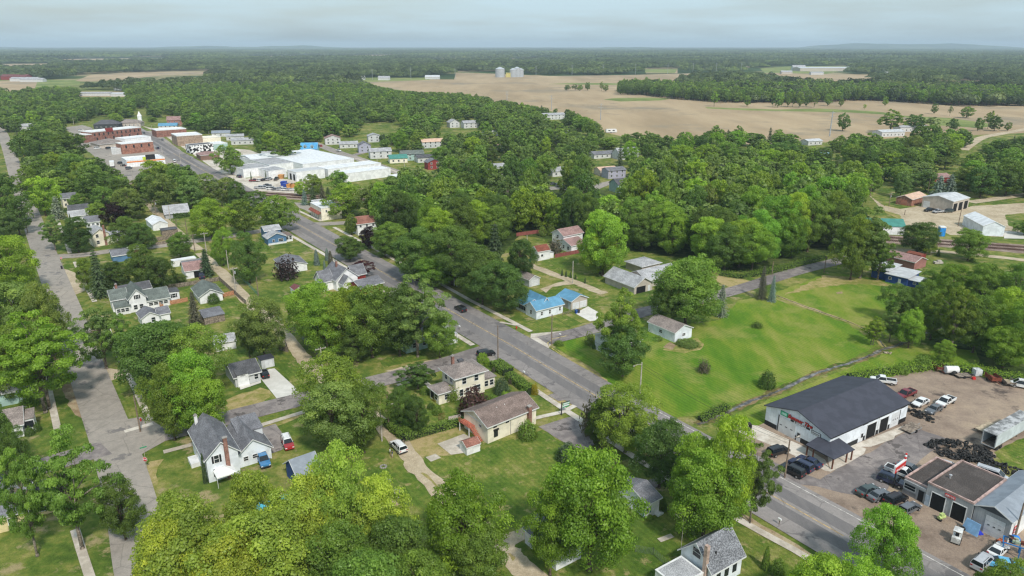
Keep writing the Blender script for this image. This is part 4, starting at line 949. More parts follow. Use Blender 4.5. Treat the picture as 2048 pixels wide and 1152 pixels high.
OPENF = OPEN[19:22] + [[(120, 118), (330, 116), (330, 118.5), (120, 121)], [(860, 118), (1100, 117), (1090, 119), (860, 120)], [(1740, 138), (1840, 137), (1840, 140), (1750, 140)], [(0, 128), (110, 127), (100, 131), (0, 132)], [(1590, 149), (1737, 150), (1737, 160), (1690, 162), (1640, 157)], [(1520, 137), (1590, 132), (1690, 132), (1690, 140), (1650, 147), (1560, 149), (1530, 145)], [(1290, 137), (1355, 137), (1355, 145), (1292, 145)], [(700, 155), (860, 155), (860, 162), (735, 163)], [(1840, 166), (1990, 168), (1990, 172), (1850, 172)], [(0, 160), (160, 160), (160, 168), (0, 178)], [(155, 183), (250, 183), (250, 192), (158, 192)], [(500, 112), (780, 110), (780, 112.5), (500, 114)], [(1500, 121), (1700, 120), (1700, 122), (1500, 123)], [(1380, 131), (1500, 131), (1500, 134), (1380, 134)]]
FMAT = [M_field, M_field, M_strip, M_field, M_strip, M_strip, M_field, M_strip, M_field, M_strip]
for i_, q_ in enumerate(OPENF[3:]): area('far_field', [(p[0], p[1] + (1.5 if p[1] > 90 + 0 * p[0] and k_ >= len(q_) / 2 else 0)) for k_, p in enumerate(q_)], 'floor', FMAT[i_ % 10], dz=0.0)
def blocks(x, y, h=14.0, w_=28.0):
 for dx in (-w_, -w_ / 2, 0, w_ / 2, w_):
  for z in (h, h * .5, 0):
   p = PX(x + dx, y, z)
   if any(inpoly(p, q) for q in OPENF): return True
 return False
def size_word(H, Wd, kind):
 if H < 7: return 'small'
 if H > 17 and Wd > 12: return 'huge'
 if H > 17: return 'tall'
 if Wd > 12: return 'broad'
 if H < 11: return 'low'
 return 'middling'
def rel(x, y, lx, ly):
 a = math.degrees(math.atan2(y - ly, x - lx))
 if -45 <= a < 45: return 'right of'
 if 45 <= a < 135: return 'beyond'
 if a >= 135 or a < -135: return 'left of'
 return 'in front of'
def make_labels(trees, noun):
 g = {}
 for i, t in enumerate(trees):
  x, y, H, Wd, k, st = t[:6]
  (lx, ly), s = min(LMW, key=lambda q: (q[0][0] - x) ** 2 + (q[0][1] - y) ** 2)
  n = 'open crowned tree' if st == 'open' else noun
  key = (size_word(H, Wd, k), KIND[k][1], n, rel(x, y, lx, ly), s)
  g.setdefault(key, []).append((math.hypot(x - lx, y - ly), i))
 lab = {}
 for key, L in g.items():
  L.sort()
  sz, c, n, r_, s = key; n = n.replace(' tree', '') if r_ == 'in front of' or len(L) > 1 else n
  for o, (_, i) in enumerate(L):
   if len(L) == 1: lab[i] = '%s %s %s %s %s' % (sz, c, n, r_, s)
   elif o == 0: lab[i] = '%s %s %s just %s %s' % (sz, c, n, r_, s)
   else: lab[i] = '%s %s %s %s %s, %s out' % (sz, c, n, r_, s, ORD[min(o, 21)])
 for i in lab:
  w_ = lab[i].split()
  while len(w_) > 16 and 'the' in w_: w_.remove('the')
  lab[i] = ' '.join(w_)
 return lab
rc_ = random.Random(5)
def place_tree(t, label, name, group):
 x, y, H, Wd, k, st = t[:6]
 dep = DEP(x, y)
 lod = 'hi' if dep < 300 else ('mid' if dep < 560 else 'low')
 if st == 'spruce': key = 'spruce_%s%d' % (lod, rc_.randrange(2))
 elif st == 'open': key = 'open_%s%d' % (lod, rc_.randrange(3))
 else: key = 'round_%s%d' % (lod, rc_.randrange(6 if lod != 'low' else 4))
 cme, tme, nw, nh = PROTO[key]
 e = empty(name, (x, y, 0), rc_.uniform(0, 6.28), label, 'tree', group)
 e.scale = (Wd / nw, Wd / nw, H / nh)
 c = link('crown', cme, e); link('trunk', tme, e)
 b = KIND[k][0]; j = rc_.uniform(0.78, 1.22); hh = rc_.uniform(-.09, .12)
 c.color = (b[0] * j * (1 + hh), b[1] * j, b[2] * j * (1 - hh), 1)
 return e
labs = make_labels(named, 'broadleaf tree')
for i, t in enumerate(named):
 grp = 'trees of the dense wood' if (not t[6] and 'wood' in labs[i]) else ('broadleaf trees around the near houses' if t[6] else 'broadleaf trees of the leafy town')
 place_tree(t, labs[i], 'broadleaf_tree', grp)
labs = make_labels(named_spr, 'conifer')
for i, t in enumerate(named_spr): place_tree(t, labs[i], 'conifer_tree', 'conifers among the houses')

# ---- shrubs and bushes
SHR = """1407 745 30 26 B wispy|brownish bush alone on the mown meadow
1533 775 36 34 D shrub|dark bush at the meadow edge near the creek bend
1514 655 26 12 D wispy|low dark bush high on the mown meadow
1135 921 48 34 N shrub|dense dark bush below the parking pad
1055 876 42 36 G shrub|round green bush against the cream wall with the brick chimney
1069 788 17 20 YY shrub|bright yellow bush at the end of the clipped hedge
1003 787 34 32 N shrub|dark evergreen bush behind the cream two storey house
988 812 24 22 G shrub|rounded light green bush, one of a pair behind the stair house
1012 805 26 22 L shrub|lime green bush, larger of the pair behind the stair house
948 832 66 56 BB shrub|spreading purple brown shrub tree beside the cream house
970 815 22 26 D shrub|dark clipped bush between purple shrub and green bushes
905 802 34 30 G wispy|leafy shrub against the cream house garden wall
874 801 18 12 YY shrub|golden shrub in the garden of the cream house
862 816 18 10 D shrub|low dark shrub in the middle of the garden
875 828 22 18 G shrub|green shrub beside the garden arch
850 787 24 14 G shrub|low green shrub by the cream house front path
987 744 9 10 B shrub|small maroon bush between house and clipped hedge
1044 793 18 14 G shrub|little green bush on the lawn inside the hedge
1022 768 14 14 B wispy|reddish bush next to the dark evergreen
965 722 26 16 L shrub|bright shrub at the street corner of the hedge
975 732 14 16 L shrub|leafy shrub joined to the corner shrub
1066 822 12 16 D shrub|dark bush behind the brick chimney gable
412 966 20 58 N tallshrub|tall narrow evergreen beside the grey gabled house
1065 1078 13 40 N tallshrub|tall narrow evergreen by the alley fence corner
1530 1138 34 44 G tallshrub|green pyramid shrub beside the shingled white house
1555 1150 30 34 G shrub|low green bush below the pyramid shrub
1323 1020 24 24 D shrub|dark round bush beside the small white cottage
1297 1036 18 8 L shrub|low lime plants under the small cottage window
76 862 16 18 D shrub|round bush in front of the white porch windows
60 870 20 16 D shrub|wider dark bush below the white porch windows
58 815 34 22 L shrub|bright shrub between the two porch houses
45 1050 50 18 D shrub|hedge like bush along the yellow house wall
428 606 26 20 D shrub|clipped round dark bush by the picket fence
145 462 10 34 OO tallshrub|first olive column of the arborvitae row
218 446 9 20 OO tallshrub|second olive column of the arborvitae row
211 462 9 24 OO tallshrub|third olive column of the arborvitae row
226 462 9 24 OO tallshrub|fourth olive column of the arborvitae row
1124 552 9 13 N tallshrub|first small cone tree along the gravel alley
1132 554 9 13 N tallshrub|second small cone tree along the gravel alley
1141 556 8 12 N tallshrub|third small cone tree along the gravel alley
1151 558 9 9 N tallshrub|fourth and squattest cone tree along the gravel alley
1170 567 8 12 N tallshrub|lone cone tree furthest down the gravel alley
1060 545 6 9 N tallshrub|tiny cone tree beside the small grey garage
575 558 56 46 PP wispy|ragged purple plum bush below the low white garage
650 545 14 24 SS tallshrub|little blue conifer bush behind the red house
634 530 24 30 SS tallshrub|blue conifer bush beside the main road lawn
662 530 22 28 B tallshrub|brown conifer bush beside the blue ones
655 521 20 24 SS tallshrub|blue conifer bush nearest the main road
1110 508 34 34 B wispy|brown leaved bush between shed and maroon roofed house
1085 472 22 24 G wispy|thin green bush behind the rusty shed
1102 470 22 24 G wispy|taller thin green bush behind the rusty shed
1180 690 28 26 O wispy|dull bush at the corner of the house under the tree
1118 690 22 9 G shrub|low plants in the corner flower bed
1190 697 14 12 D shrub|dark bush beside the corner house steps
1182 870 50 78 B wispy|tall bare looking brown bush beside the parking pad
1590 1045 2 2 G shrub|tiny tuft beside the main road
1845 732 40 20 G shrub|rough green bush at the end of the lot hedge
1800 745 34 14 G shrub|low rough bush above the dark roof
1320 675 2 2 G shrub|tuft at the garage corner
1315 680 22 9 G shrub|flower bed plants beside the long white garage
1375 690 50 10 O shrub|pale plants along the gable of the long white garage
1805 735 22 12 L shrub|bright weeds near the parked pickup
815 868 30 16 G shrub|low bush inside the iron fence hedge
1945 523 12 8 G shrub|small bush by the gravel lane
440 385 2 2 G shrub|tuft by the downtown road"""
CC = {'BB': (0.105, 0.055, 0.048), 'YY': (0.36, 0.30, 0.02), 'OO': (0.10, 0.13, 0.02), 'PP': (0.05, 0.035, 0.035), 'SS': KIND['S'][0]}
for i, ln in enumerate(SHR.split('\n')):
 a, lab = ln.split('|'); a = a.split()
 u, v, wp, hp = [float(q) for q in a[:4]]
 if wp < 4: continue
 x, y = W(u, v); wd = wp / F * DEP(x, y, 1); h = max(.5, HGT(u, v, v - hp))
 key = 'shrub%d' % (i % 3) if a[5] == 'shrub' else a[5]
 cme, tme, nw, nh = PROTO[key]
 e = empty('shrub', (x, y, 0), i * 1.1, lab, 'shrub', 'garden shrubs and bushes'); e.scale = (wd / nw, wd / nw, h / nh)
 c = link('foliage', cme, e); link('stem', tme, e)
 b = CC.get(a[4]) or KIND[a[4]][0]; c.color = (*b, 1)
 if a[5] == 'wispy': c.color = (b[0] * 1.1, b[1], b[2], 1)

# ---- clipped hedges
def hedge(px, w_, h, label, col='G', loose=0.06, group=None):
 pts = [W(*p) for p in px]; rs = np.random.RandomState(len(label))
 P_, N_ = [], []
 e = empty('hedge', (*pts[0], 0), 0, label, 'hedge', group)
 for i in range(len(pts) - 1):
  a = np.array(pts[i]); b = np.array(pts[i + 1]); L = np.linalg.norm(b - a); t = (b - a) / L; n_ = np.array([-t[1], t[0]])
  k = int(L * (w_ + 2 * h) * 34)
  s = rs.uniform(0, L, k); q = rs.uniform(0, w_ + 2 * h, k)
  off = np.where(q < h, -w_ / 2, np.where(q > h + w_, w_ / 2, q - h - w_ / 2)); z = np.where(q < h, q, np.where(q > h + w_, w_ + 2 * h - q, h))
  nn = np.where((q < h)[:, None], np.array([-n_[0], -n_[1], .3]), np.where((q > h + w_)[:, None], np.array([n_[0], n_[1], .3]), np.array([0, 0, 1.0])))
  p = a + t * s[:, None] + n_ * off[:, None]
  P_.append(np.stack([p[:, 0] - pts[0][0], p[:, 1] - pts[0][1], z], 1) + rs.normal(0, loose, (k, 3))); N_.append(norm(nn + rs.normal(0, .4, (k, 3))))
 P_ = np.concatenate(P_); v = leaf_quads(rs, P_, np.concatenate(N_), 0.22)
 c = link('foliage', quads_mesh('hedge', v, np.clip(rs.normal(.45, .15, len(P_)), 0, 1), [M_leaf]), e); c.color = (*KIND[col][0], 1)
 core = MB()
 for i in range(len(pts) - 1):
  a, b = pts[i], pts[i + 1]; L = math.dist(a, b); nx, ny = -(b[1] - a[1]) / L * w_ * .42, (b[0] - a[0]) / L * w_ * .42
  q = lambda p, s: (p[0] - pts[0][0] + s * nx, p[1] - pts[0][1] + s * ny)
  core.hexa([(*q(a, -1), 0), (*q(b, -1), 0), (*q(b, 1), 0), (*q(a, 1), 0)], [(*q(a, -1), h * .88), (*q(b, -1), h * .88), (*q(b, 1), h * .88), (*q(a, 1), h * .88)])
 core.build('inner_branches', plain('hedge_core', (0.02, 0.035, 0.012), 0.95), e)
hedge([(990, 732), (1016, 750)], 3.4, 1.7, 'broad clipped hedge block beside the main road and utility pole', 'G')
hedge([(1018, 757), (1062, 789)], 2.4, 1.8, 'clipped hedge running down to the yellow bush', 'G')
hedge([(770, 850), (808, 880), (935, 846)], 1.3, 1.5, 'rough hedge enclosing the garden above the white car', 'G', .15)
hedge([(346, 436), (378, 432)], 4.0, 2.2, 'dark clipped hedge under the grey shed by the alley', 'D', .12)
hedge([(1400, 842), (1455, 815)], 1.6, 1.0, 'low weedy hedge on the creek bank', 'G', .3)
tagd = hedge([(1700, 758), (1760, 748), (1812, 742), (1860, 735), (1940, 742), (2060, 768)], 3.0, 1.0, 'unkempt hedge of brambles along the gravel yard edge', 'L', .5)
hedge([(1650, 517), (1600, 530), (1545, 545), (1480, 556), (1440, 550)], 2.4, 1.1, 'undergrowth hedge along the wood by the paved lane', 'G', .5)

# ---- the trees too many to name: geometry-node instances on points
def crown_blob(rs, cx, cy, H, Wd, n, leaf, sub=1):
 """light crown for far masses: sprays on an ellipsoid"""
 d = norm(rs.normal(size=(n, 3))); d[:, 2] = np.where(d[:, 2] < -.2, -d[:, 2], d[:, 2])
 lob = 1 + .14 * np.sin(d[:, 0] * 4 + cx) * np.cos(d[:, 1] * 5 + cy)
 P_ = np.stack([cx + d[:, 0] * Wd / 2 * lob, cy + d[:, 1] * Wd / 2 * lob, H * .56 + d[:, 2] * H * .42 * lob], 1)
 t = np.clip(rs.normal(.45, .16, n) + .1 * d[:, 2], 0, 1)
 return leaf_quads(rs, P_, norm(d + rs.normal(size=(n, 3)) * .35), leaf), t
STUFFCOL = [tuple(c * 0.84 + sum(KIND[k][0]) / 3 * 0.10 for c in KIND[k][0]) for k in 'DGFGDLOGDF']
M_stuff = leaf_mat('town_foliage', False, STUFFCOL)
FARCOL = [tuple((c * 0.42 + sum(KIND[k][0]) / 3 * 0.17) * m_ for c in KIND[k][0]) for k, m_ in zip('DGGDOGLGDO', (.7, 1, 1.15, .9, 1.25, .8, 1.1, 1.0, .6, 1.1))]
M_far = leaf_mat('far_foliage', False, FARCOL, 0.15)
def gn_instances(name, pts, rots, scls, idxs, protos, label, cat):
 colc = bpy.data.collections.new(name + '_kinds')
 for i, me in enumerate(protos):
  o = bpy.data.objects.new('%s_kind%02d' % (name, i), me); colc.objects.link(o)
 me = bpy.data.meshes.new(name); me.from_pydata(pts, [], [])
 for nm, ty, data, ch in (('rot', 'FLOAT_VECTOR', rots, 'vector'), ('scl', 'FLOAT_VECTOR', scls, 'vector'), ('idx', 'INT', idxs, 'value')):
  a = me.attributes.new(nm, ty, 'POINT'); a.data.foreach_set(ch, np.array(data, dtype=np.int32 if ty == 'INT' else np.float32).ravel())
 o = link(name, me); tag(o, label, cat, None, 'stuff')
 ng = bpy.data.node_groups.new(name, 'GeometryNodeTree')
 ng.interface.new_socket('Geometry', in_out='INPUT', socket_type='NodeSocketGeometry'); ng.interface.new_socket('Geometry', in_out='OUTPUT', socket_type='NodeSocketGeometry')
 gi = ng.nodes.new('NodeGroupInput'); go = ng.nodes.new('NodeGroupOutput')
 iop = ng.nodes.new('GeometryNodeInstanceOnPoints'); ci = ng.nodes.new('GeometryNodeCollectionInfo')
 ci.inputs['Collection'].default_value = colc; ci.inputs['Separate Children'].default_value = True; ci.inputs['Reset Children'].default_value = True
 iop.inputs['Pick Instance'].default_value = True
 def attr(nm, ty):
  n = ng.nodes.new('GeometryNodeInputNamedAttribute'); n.data_type = ty; n.inputs['Name'].default_value = nm
  return n.outputs['Attribute']
 L = ng.links.new
 L(gi.outputs[0], iop.inputs['Points']); L(ci.outputs[0], iop.inputs['Instance'])
 L(attr('idx', 'INT'), iop.inputs['Instance Index']); L(attr('scl', 'FLOAT_VECTOR'), iop.inputs['Scale'])
 e2r = ng.nodes.new('FunctionNodeEulerToRotation'); L(attr('rot', 'FLOAT_VECTOR'), e2r.inputs[0]); L(e2r.outputs[0], iop.inputs['Rotation'])
 L(iop.outputs[0], go.inputs[0])
 md = o.modifiers.new('trees', 'NODES'); md.node_group = ng
 return o
protos = []
for i in range(5):
 rs, P_, N_, T_, c, rc = crown_points(900 + i, 100, 24, 0.85, 0.06, 7, 0.08)
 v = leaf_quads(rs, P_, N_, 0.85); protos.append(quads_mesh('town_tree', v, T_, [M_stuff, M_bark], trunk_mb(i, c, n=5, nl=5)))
rs = np.random.RandomState(4); rr = random.Random(3)
gn_instances('town_woodland', [(t[0], t[1], 0) for t in rest], [(0, 0, rr.uniform(0, 6.28)) for t in rest],
           [(t[3] / 13.0, t[3] / 13.0, t[2] / 17.0) for t in rest], [rr.randrange(5) for t in rest], protos,
           'mass of small distant trees filling the leafy blocks of the town', 'woodland')
# far woods: patches of many crowns
def patch(seed, size, ncr, nq, leaf, H0, H1, Wc):
 rs = np.random.RandomState(seed); V, Tn = [], []
 for k in range(ncr):
  a = rs.uniform(-size / 2, size / 2, 2)
  tone = rs.normal(0, .2)
  v, t = crown_blob(rs, a[0], a[1], rs.uniform(H0, H1), rs.uniform(*Wc), nq, leaf); V.append(v); Tn.append(np.clip(t + tone, 0, 1))
 return quads_mesh('forest_patch', np.concatenate(V), np.concatenate(Tn), [M_far])
near_p = [patch(40 + i, 64, 25, 190, 1.7, 10, 19, (10, 19)) for i in range(4)]
far_p = [patch(60 + i, 320, 300, 44, 4.6, 10, 21, (13, 26)) for i in range(3)]
# open land seen between the far woods (field outlines on the ground)
FARFIELD = [poly_world(q) for q in (
        [(735, 164), (735, 158), (800, 156), (908, 157), (908, 146.5), (985, 147), (1100, 151), (1180, 152), (1260, 149.5), (1290, 147), (1290, 138), (1355, 138), (1355, 145), (1560, 146), (1560, 143), (1590, 134), (1700, 134), (1700, 150), (1740, 150), (1740, 160), (1560, 158), (1400, 154), (1300, 158), (1238, 166), (1238, 189), (1300, 193), (1345, 200), (1450, 207), (1600, 207), (1740, 201), (1900, 212), (2040, 214), (2400, 214), (2400, 270), (1600, 300), (1380, 300), (1240, 290), (1040, 240), (900, 200), (760, 178)],
        [(150, 163), (180, 150), (240, 146), (330, 143.5), (445, 143), (455, 147), (330, 150), (260, 159)],
        [(-200, 158), (40, 158), (75, 162), (70, 178), (0, 187), (-200, 200)],
        [(1840, 166), (1990, 168), (1990, 172), (1850, 172)], [(1738, 152), (1800, 153), (1800, 157), (1740, 157)])]
ZB = ZONES[2][0]
town_w = poly_world(ZB); wood_w = poly_world(ZONES[0][0])
STRIP = {'xmin': 1235}
pts, rots, scls, idxs = [], [], [], []
rf = random.Random(77)
def in_field(x, y): return any(inpoly((x, y), q) for q in FARFIELD)
y = 1000.0
while y < 3900:
 sp = 56 if y < 2600 else 62
 x = -y * 0.95
 while x < y * 0.95:
  px_, py_ = x + rf.uniform(-16, 16), y + rf.uniform(-14, 14)
  ok = not in_field(px_, py_) and not inpoly((px_, py_), town_w)
  if ok and not any(in_field(px_ + dx, py_ + dy) for dx, dy in ((22, 0), (-22, 0), (0, 22), (0, -22))):
   if not blocks(px_, py_) and rf.random() > .04 and lowfreq(px_, py_, .0062, 1) * lowfreq(px_, py_, .0023, 3) < .72:
    s = rf.uniform(.92, 1.1); pts.append((px_, py_, 0)); rots.append((0, 0, rf.uniform(0, 6.28))); scls.append((s, s, s * rf.uniform(.85, 1.12))); idxs.append(rf.randrange(4))
  x += sp
 y += sp * .9
gn_instances('far_woods', pts, rots, scls, idxs, near_p, 'dark woods stretching beyond the bare fields', 'woods')
pts, rots, scls, idxs = [], [], [], []
y = 3900.0
while y < 15500:
 sp = 285 if y < 8000 else 310
 x = -y * 0.86
 while x < y * 0.86:
  px_, py_ = x + rf.uniform(-60, 60), y + rf.uniform(-60, 60)
  if not in_field(px_, py_) and not blocks(px_, py_, 14, 150) and rf.random() > .06 and lowfreq(px_, py_ * .5, .0021, 1) * lowfreq(px_, py_, .0009, 3) < .80:
   pts.append((px_, py_, 0)); rots.append((0, 0, rf.uniform(0, 6.28))); s = rf.uniform(.95, 1.15); scls.append((s, s, s * (1 + .25 * lowfreq(px_, py_, .0015)))); idxs.append(rf.randrange(3))
  x += sp
 y += sp * .9
gn_instances('horizon_woods', pts, rots, scls, idxs, far_p, 'hazy blue green woods reaching the horizon', 'woods')
print('patches', len(pts))
# low wooded hills on the horizon
def hills():
 rs = random.Random(9); mb = MB(); nx, ny = 150, 9
 for j in range(ny):
  for i in range(nx):
   x = -13000 + 26000 * i / (nx - 1); y = 12300 + j * 420
   prof = math.sin(math.pi * j / (ny - 1))
   hump = 72 * math.exp(-((x - 7200) / 2300) ** 2) + 34 * math.exp(-((x + 5600) / 2300) ** 2) + 20 * math.sin(x * .0011) + 16 * math.sin(x * .0031 + 1) + 7 * math.sin(x * .011) + rs.uniform(-3.5, 3.5) + 12
   mb.v.append((x + rs.uniform(-30, 30), y, max(-2, prof * max(4, hump))))
 for j in range(ny - 1):
  for i in range(nx - 1):
   a = j * nx + i; mb.f.append((a, a + 1, a + nx + 1, a + nx)); mb.m.append(0)
 m = surf('wooded_hills', [(0.35, srgb(40, 60, 28)), (0.5, srgb(58, 80, 36)), (0.68, srgb(92, 104, 62))], ((0.012, 8, .72), (0.002, 4, .6)), (0.9, 1.05), (1, .3, 1))
 tag(mb.build('hills', m), None, None, None, 'structure')
hills()
# trees and hedgerow standing alone on the bare fields
LONE = [(1428, 213, 180, 22, 'L'), (1494, 213, 187, 15, 'G'), (1555, 215, 181, 18, 'G'), (1545, 214, 180, 14, 'G'), (1562, 213, 184, 12, 'L'), (1575, 214, 179, 14, 'G'), (1585, 214, 178, 16, 'G'), (1598, 215, 178, 18, 'G'), (1612, 214, 182, 14, 'G'), (1628, 215, 177, 22, 'G'), (1655, 212, 186, 18, 'G'), (1682, 213, 196, 12, 'G'), (1729, 219, 222, 8, 'L'), (1770, 212, 192, 12, 'G'),
  (1134, 181, 169, 14, 'D'), (1150, 181, 167, 18, 'D'), (1160, 182, 168, 14, 'G'), (1175, 181, 163, 13, 'G'), (1203, 182, 162, 12, 'G'), (1211, 183, 168, 13, 'G'), (1868, 228, 205, 14, 'D'), (1899, 232, 208, 10, 'O'), (1932, 236, 210, 28, 'G'), (1242, 190, 166, 20, 'D'), (1255, 190, 168, 20, 'D'), (1272, 190, 170, 18, 'D'), (1988, 262, 228, 30, 'D'), (1975, 258, 218, 22, 'O'), (2015, 262, 243, 16, 'D'), (1955, 262, 232, 18, 'D'), (1860, 255, 232, 34, 'O'), (1905, 262, 235, 24, 'N'), (1829, 262, 226, 44, 'D'), (1780, 266, 213, 66, 'G'), (1685, 262, 224, 30, 'N')]
nm = ['pale', 'slim', 'stout', 'lopsided', 'short', 'rounded', 'ragged', 'tall', 'leafy', 'broad', 'narrow', 'tidy', 'tufted', 'lonely']
for i, (u, v, vt, wp, k) in enumerate(LONE):
 if vt > v: vt = v - 12
 x, y = W(u, v); t = [x, y, min(22, HGT(u, v, vt)), wp / F * DEP(x, y, 6), k if k != 'N' else 'D', 'round' if i % 3 else 'open']
 where = 'on the grass strip across the field' if i < 14 else ('in the bare field clump' if i < 20 else ('at the tip of the field wood' if 22 < i < 26 else 'at the field near edge'))
 place_tree(t, '%s %s tree %s, %s of its row' % (nm[i % 14], KIND[t[4]][1], where, (['first'] + ORD[1:])[i if i < 14 else (i - 14 if i < 20 else i - 20)]), 'broadleaf_tree', 'trees standing out on the bare fields')
# ================================================================ BUILDINGS
C_ = lambda *a: srgb(*a)
def wallm(c, kind='lap'):
 """c: colour name; kind lap / rib / smooth / brick"""
 col = WC[c] if isinstance(c, str) else c
 nm = 'wall_%s_%s' % (c, kind)
 if kind == 'lap': return siding(nm, col)
 if kind == 'rib': return siding(nm, col, 0.6, 'xy', 0.12)
 if kind == 'brick': return brick(nm, col)
 return plain(nm, col, 0.8, var=0.08)
WC = dict(white=(0.80, 0.80, 0.80), cream=(0.80, 0.74, 0.60), yellow=(0.68, 0.60, 0.36), grey=(0.36, 0.37, 0.38), pale=(0.52, 0.53, 0.53), blue=(0.10, 0.20, 0.34), navy=(0.025, 0.07, 0.24), lightblue=(0.30, 0.52, 0.62),
          tan=(0.42, 0.29, 0.20), brick=(0.30, 0.105, 0.07), orange=(0.42, 0.16, 0.10), red=(0.24, 0.04, 0.035), beige=(0.50, 0.44, 0.38), green=(0.36, 0.50, 0.46), dark=(0.05, 0.055, 0.06), maroon=(0.34, 0.16, 0.14), brown=(0.20, 0.12, 0.09), coolw=(0.74, 0.78, 0.82), lilac=(0.36, 0.36, 0.44), offwhite=(0.56, 0.56, 0.55), lemon=(0.66, 0.56, 0.30))
RC = dict(charcoal=(0.060, 0.062, 0.080), grey=(0.17, 0.17, 0.185), lgrey=(0.36, 0.36, 0.37), brown=(0.20, 0.15, 0.13), taupe=(0.25, 0.21, 0.19), greengrey=(0.14, 0.16, 0.145), maroon=(0.17, 0.065, 0.065), rust=(0.22, 0.075, 0.05), blue=(0.12, 0.29, 0.43), bblue=(0.09, 0.33, 0.58), white=(0.72, 0.73, 0.74), teal=(0.07, 0.24, 0.20), tar=(0.085, 0.072, 0.066),
          tan=(0.62, 0.42, 0.31), speck=(0.19, 0.195, 0.21), silver=(0.52, 0.53, 0.54), pink=(0.30, 0.19, 0.175), dgrey=(0.10, 0.10, 0.108), redbrown=(0.26, 0.12, 0.09), cool=(0.26, 0.29, 0.33))
METAL = {'blue', 'bblue', 'white', 'teal', 'tan', 'silver', 'charcoal', 'cool'}
def roofm(c):
 if c in METAL: return siding('roof_' + c, RC[c], 0.9, 'xy', 0.07)
 return shingle('roof_' + c, RC[c], 0.45 if c == 'speck' else 0.25)
M_trim = plain('white_trim', (0.70, 0.70, 0.69), 0.6, var=0.06)
M_found = plain('foundation', (0.30, 0.28, 0.26), 0.9)
M_gl = glass()
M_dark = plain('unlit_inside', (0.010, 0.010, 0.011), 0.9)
M_chim = brick('chimney_brick', (0.34, 0.14, 0.10)); M_wood = plain('weathered_wood', srgb(132, 120, 108), 0.9, var=0.3, vs=2)
M_black = plain('black_trim', (0.02, 0.02, 0.022), 0.6, var=0.05)
M_door = plain('door_white', (0.62, 0.63, 0.64), 0.5, var=0.05)

def win(parent, x, y, z, w_, h, face, frame=M_trim, pane=M_gl, shutters=None, dark=None):
 """window on a wall plane; face 'A' (normal -X), 'B' (normal -Y), 'C' (+Y), 'D' (+X)"""
 def bx(mb, a0, z0, a1, z1, d0, d1):
  if face == 'A': mb.box(x - d1, a0, z0, x - d0, a1, z1)
  elif face == 'B': mb.box(a0, y - d1, z0, a1, y - d0, z1)
  elif face == 'D': mb.box(x + d0, a0, z0, x + d1, a1, z1)
  else: mb.box(a0, y + d0, z0, a1, y + d1, z1)
 c = y if face in 'AD' else x; t = 0.09
 mb = MB()
 bx(mb, c - w_ / 2 - t, z - h / 2 - t, c + w_ / 2 + t, z - h / 2, -.02, .07); bx(mb, c - w_ / 2 - t, z + h / 2, c + w_ / 2 + t, z + h / 2 + t, -.02, .07)
 bx(mb, c - w_ / 2 - t, z - h / 2, c - w_ / 2, z + h / 2, -.02, .07); bx(mb, c + w_ / 2, z - h / 2, c + w_ / 2 + t, z + h / 2, -.02, .07)
 bx(mb, c - w_ / 2, z - .035, c + w_ / 2, z + .035, .032, .055)
 f = mb.build('window', frame, parent)
 m2 = MB(); bx(m2, c - w_ / 2, z - h / 2, c + w_ / 2, z + h / 2, -.02, .03); m2.build('pane', pane, f)
 if shutters:
  m3 = MB(); bx(m3, c - w_ / 2 - t - .35, z - h / 2, c - w_ / 2 - t - .02, z + h / 2, -.02, .06); bx(m3, c + w_ / 2 + t + .02, z - h / 2, c + w_ / 2 + t + .35, z + h / 2, -.02, .06); m3.build('shutter', shutters, f)
 return f
def panel(name, parent, face, x, y, a0, a1, z0, z1, m, proud=0.05, inn=0.03):
 mb = MB()
 if face == 'A': mb.box(x - proud, a0, z0, x + inn, a1, z1)
 elif face == 'B': mb.box(a0, y - proud, z0, a1, y + inn, z1)
 elif face == 'C': mb.box(a0, y - inn, z0, a1, y + proud, z1)
 else: mb.box(x - inn, a0, z0, x + proud, a1, z1)
 return mb.build(name, m, parent)
def door(parent, face, x, y, c, w_=1.0, h=2.05, m=None, garage=False):
 f = panel('garage_door' if garage else 'door', parent, face, x, y, c - w_ / 2, c + w_ / 2, 0.03, h, m or M_door, 0.045)
 fr = MB()
 if not garage:
  hm = MB(); q = c + w_ * .35
  if face == 'A': hm.box(x - .10, q, 1.0, x - .04, q + .06, 1.08)
  elif face == 'B': hm.box(q, y - .10, 1.0, q + .06, y - .04, 1.08)
  if hm.v: hm.build('handle', M_black, f)
 else:
  for k in range(1, 4):
   z = h * k / 4
   if face == 'A': fr.box(x - .06, c - w_ / 2, z - .015, x - .044, c + w_ / 2, z + .015)
   elif face == 'B': fr.box(c - w_ / 2, y - .06, z - .015, c + w_ / 2, y - .044, z + .015)
  if fr.v: fr.build('panel_groove', plain('groove', (0.4, 0.4, 0.41), .8), f)
 return f
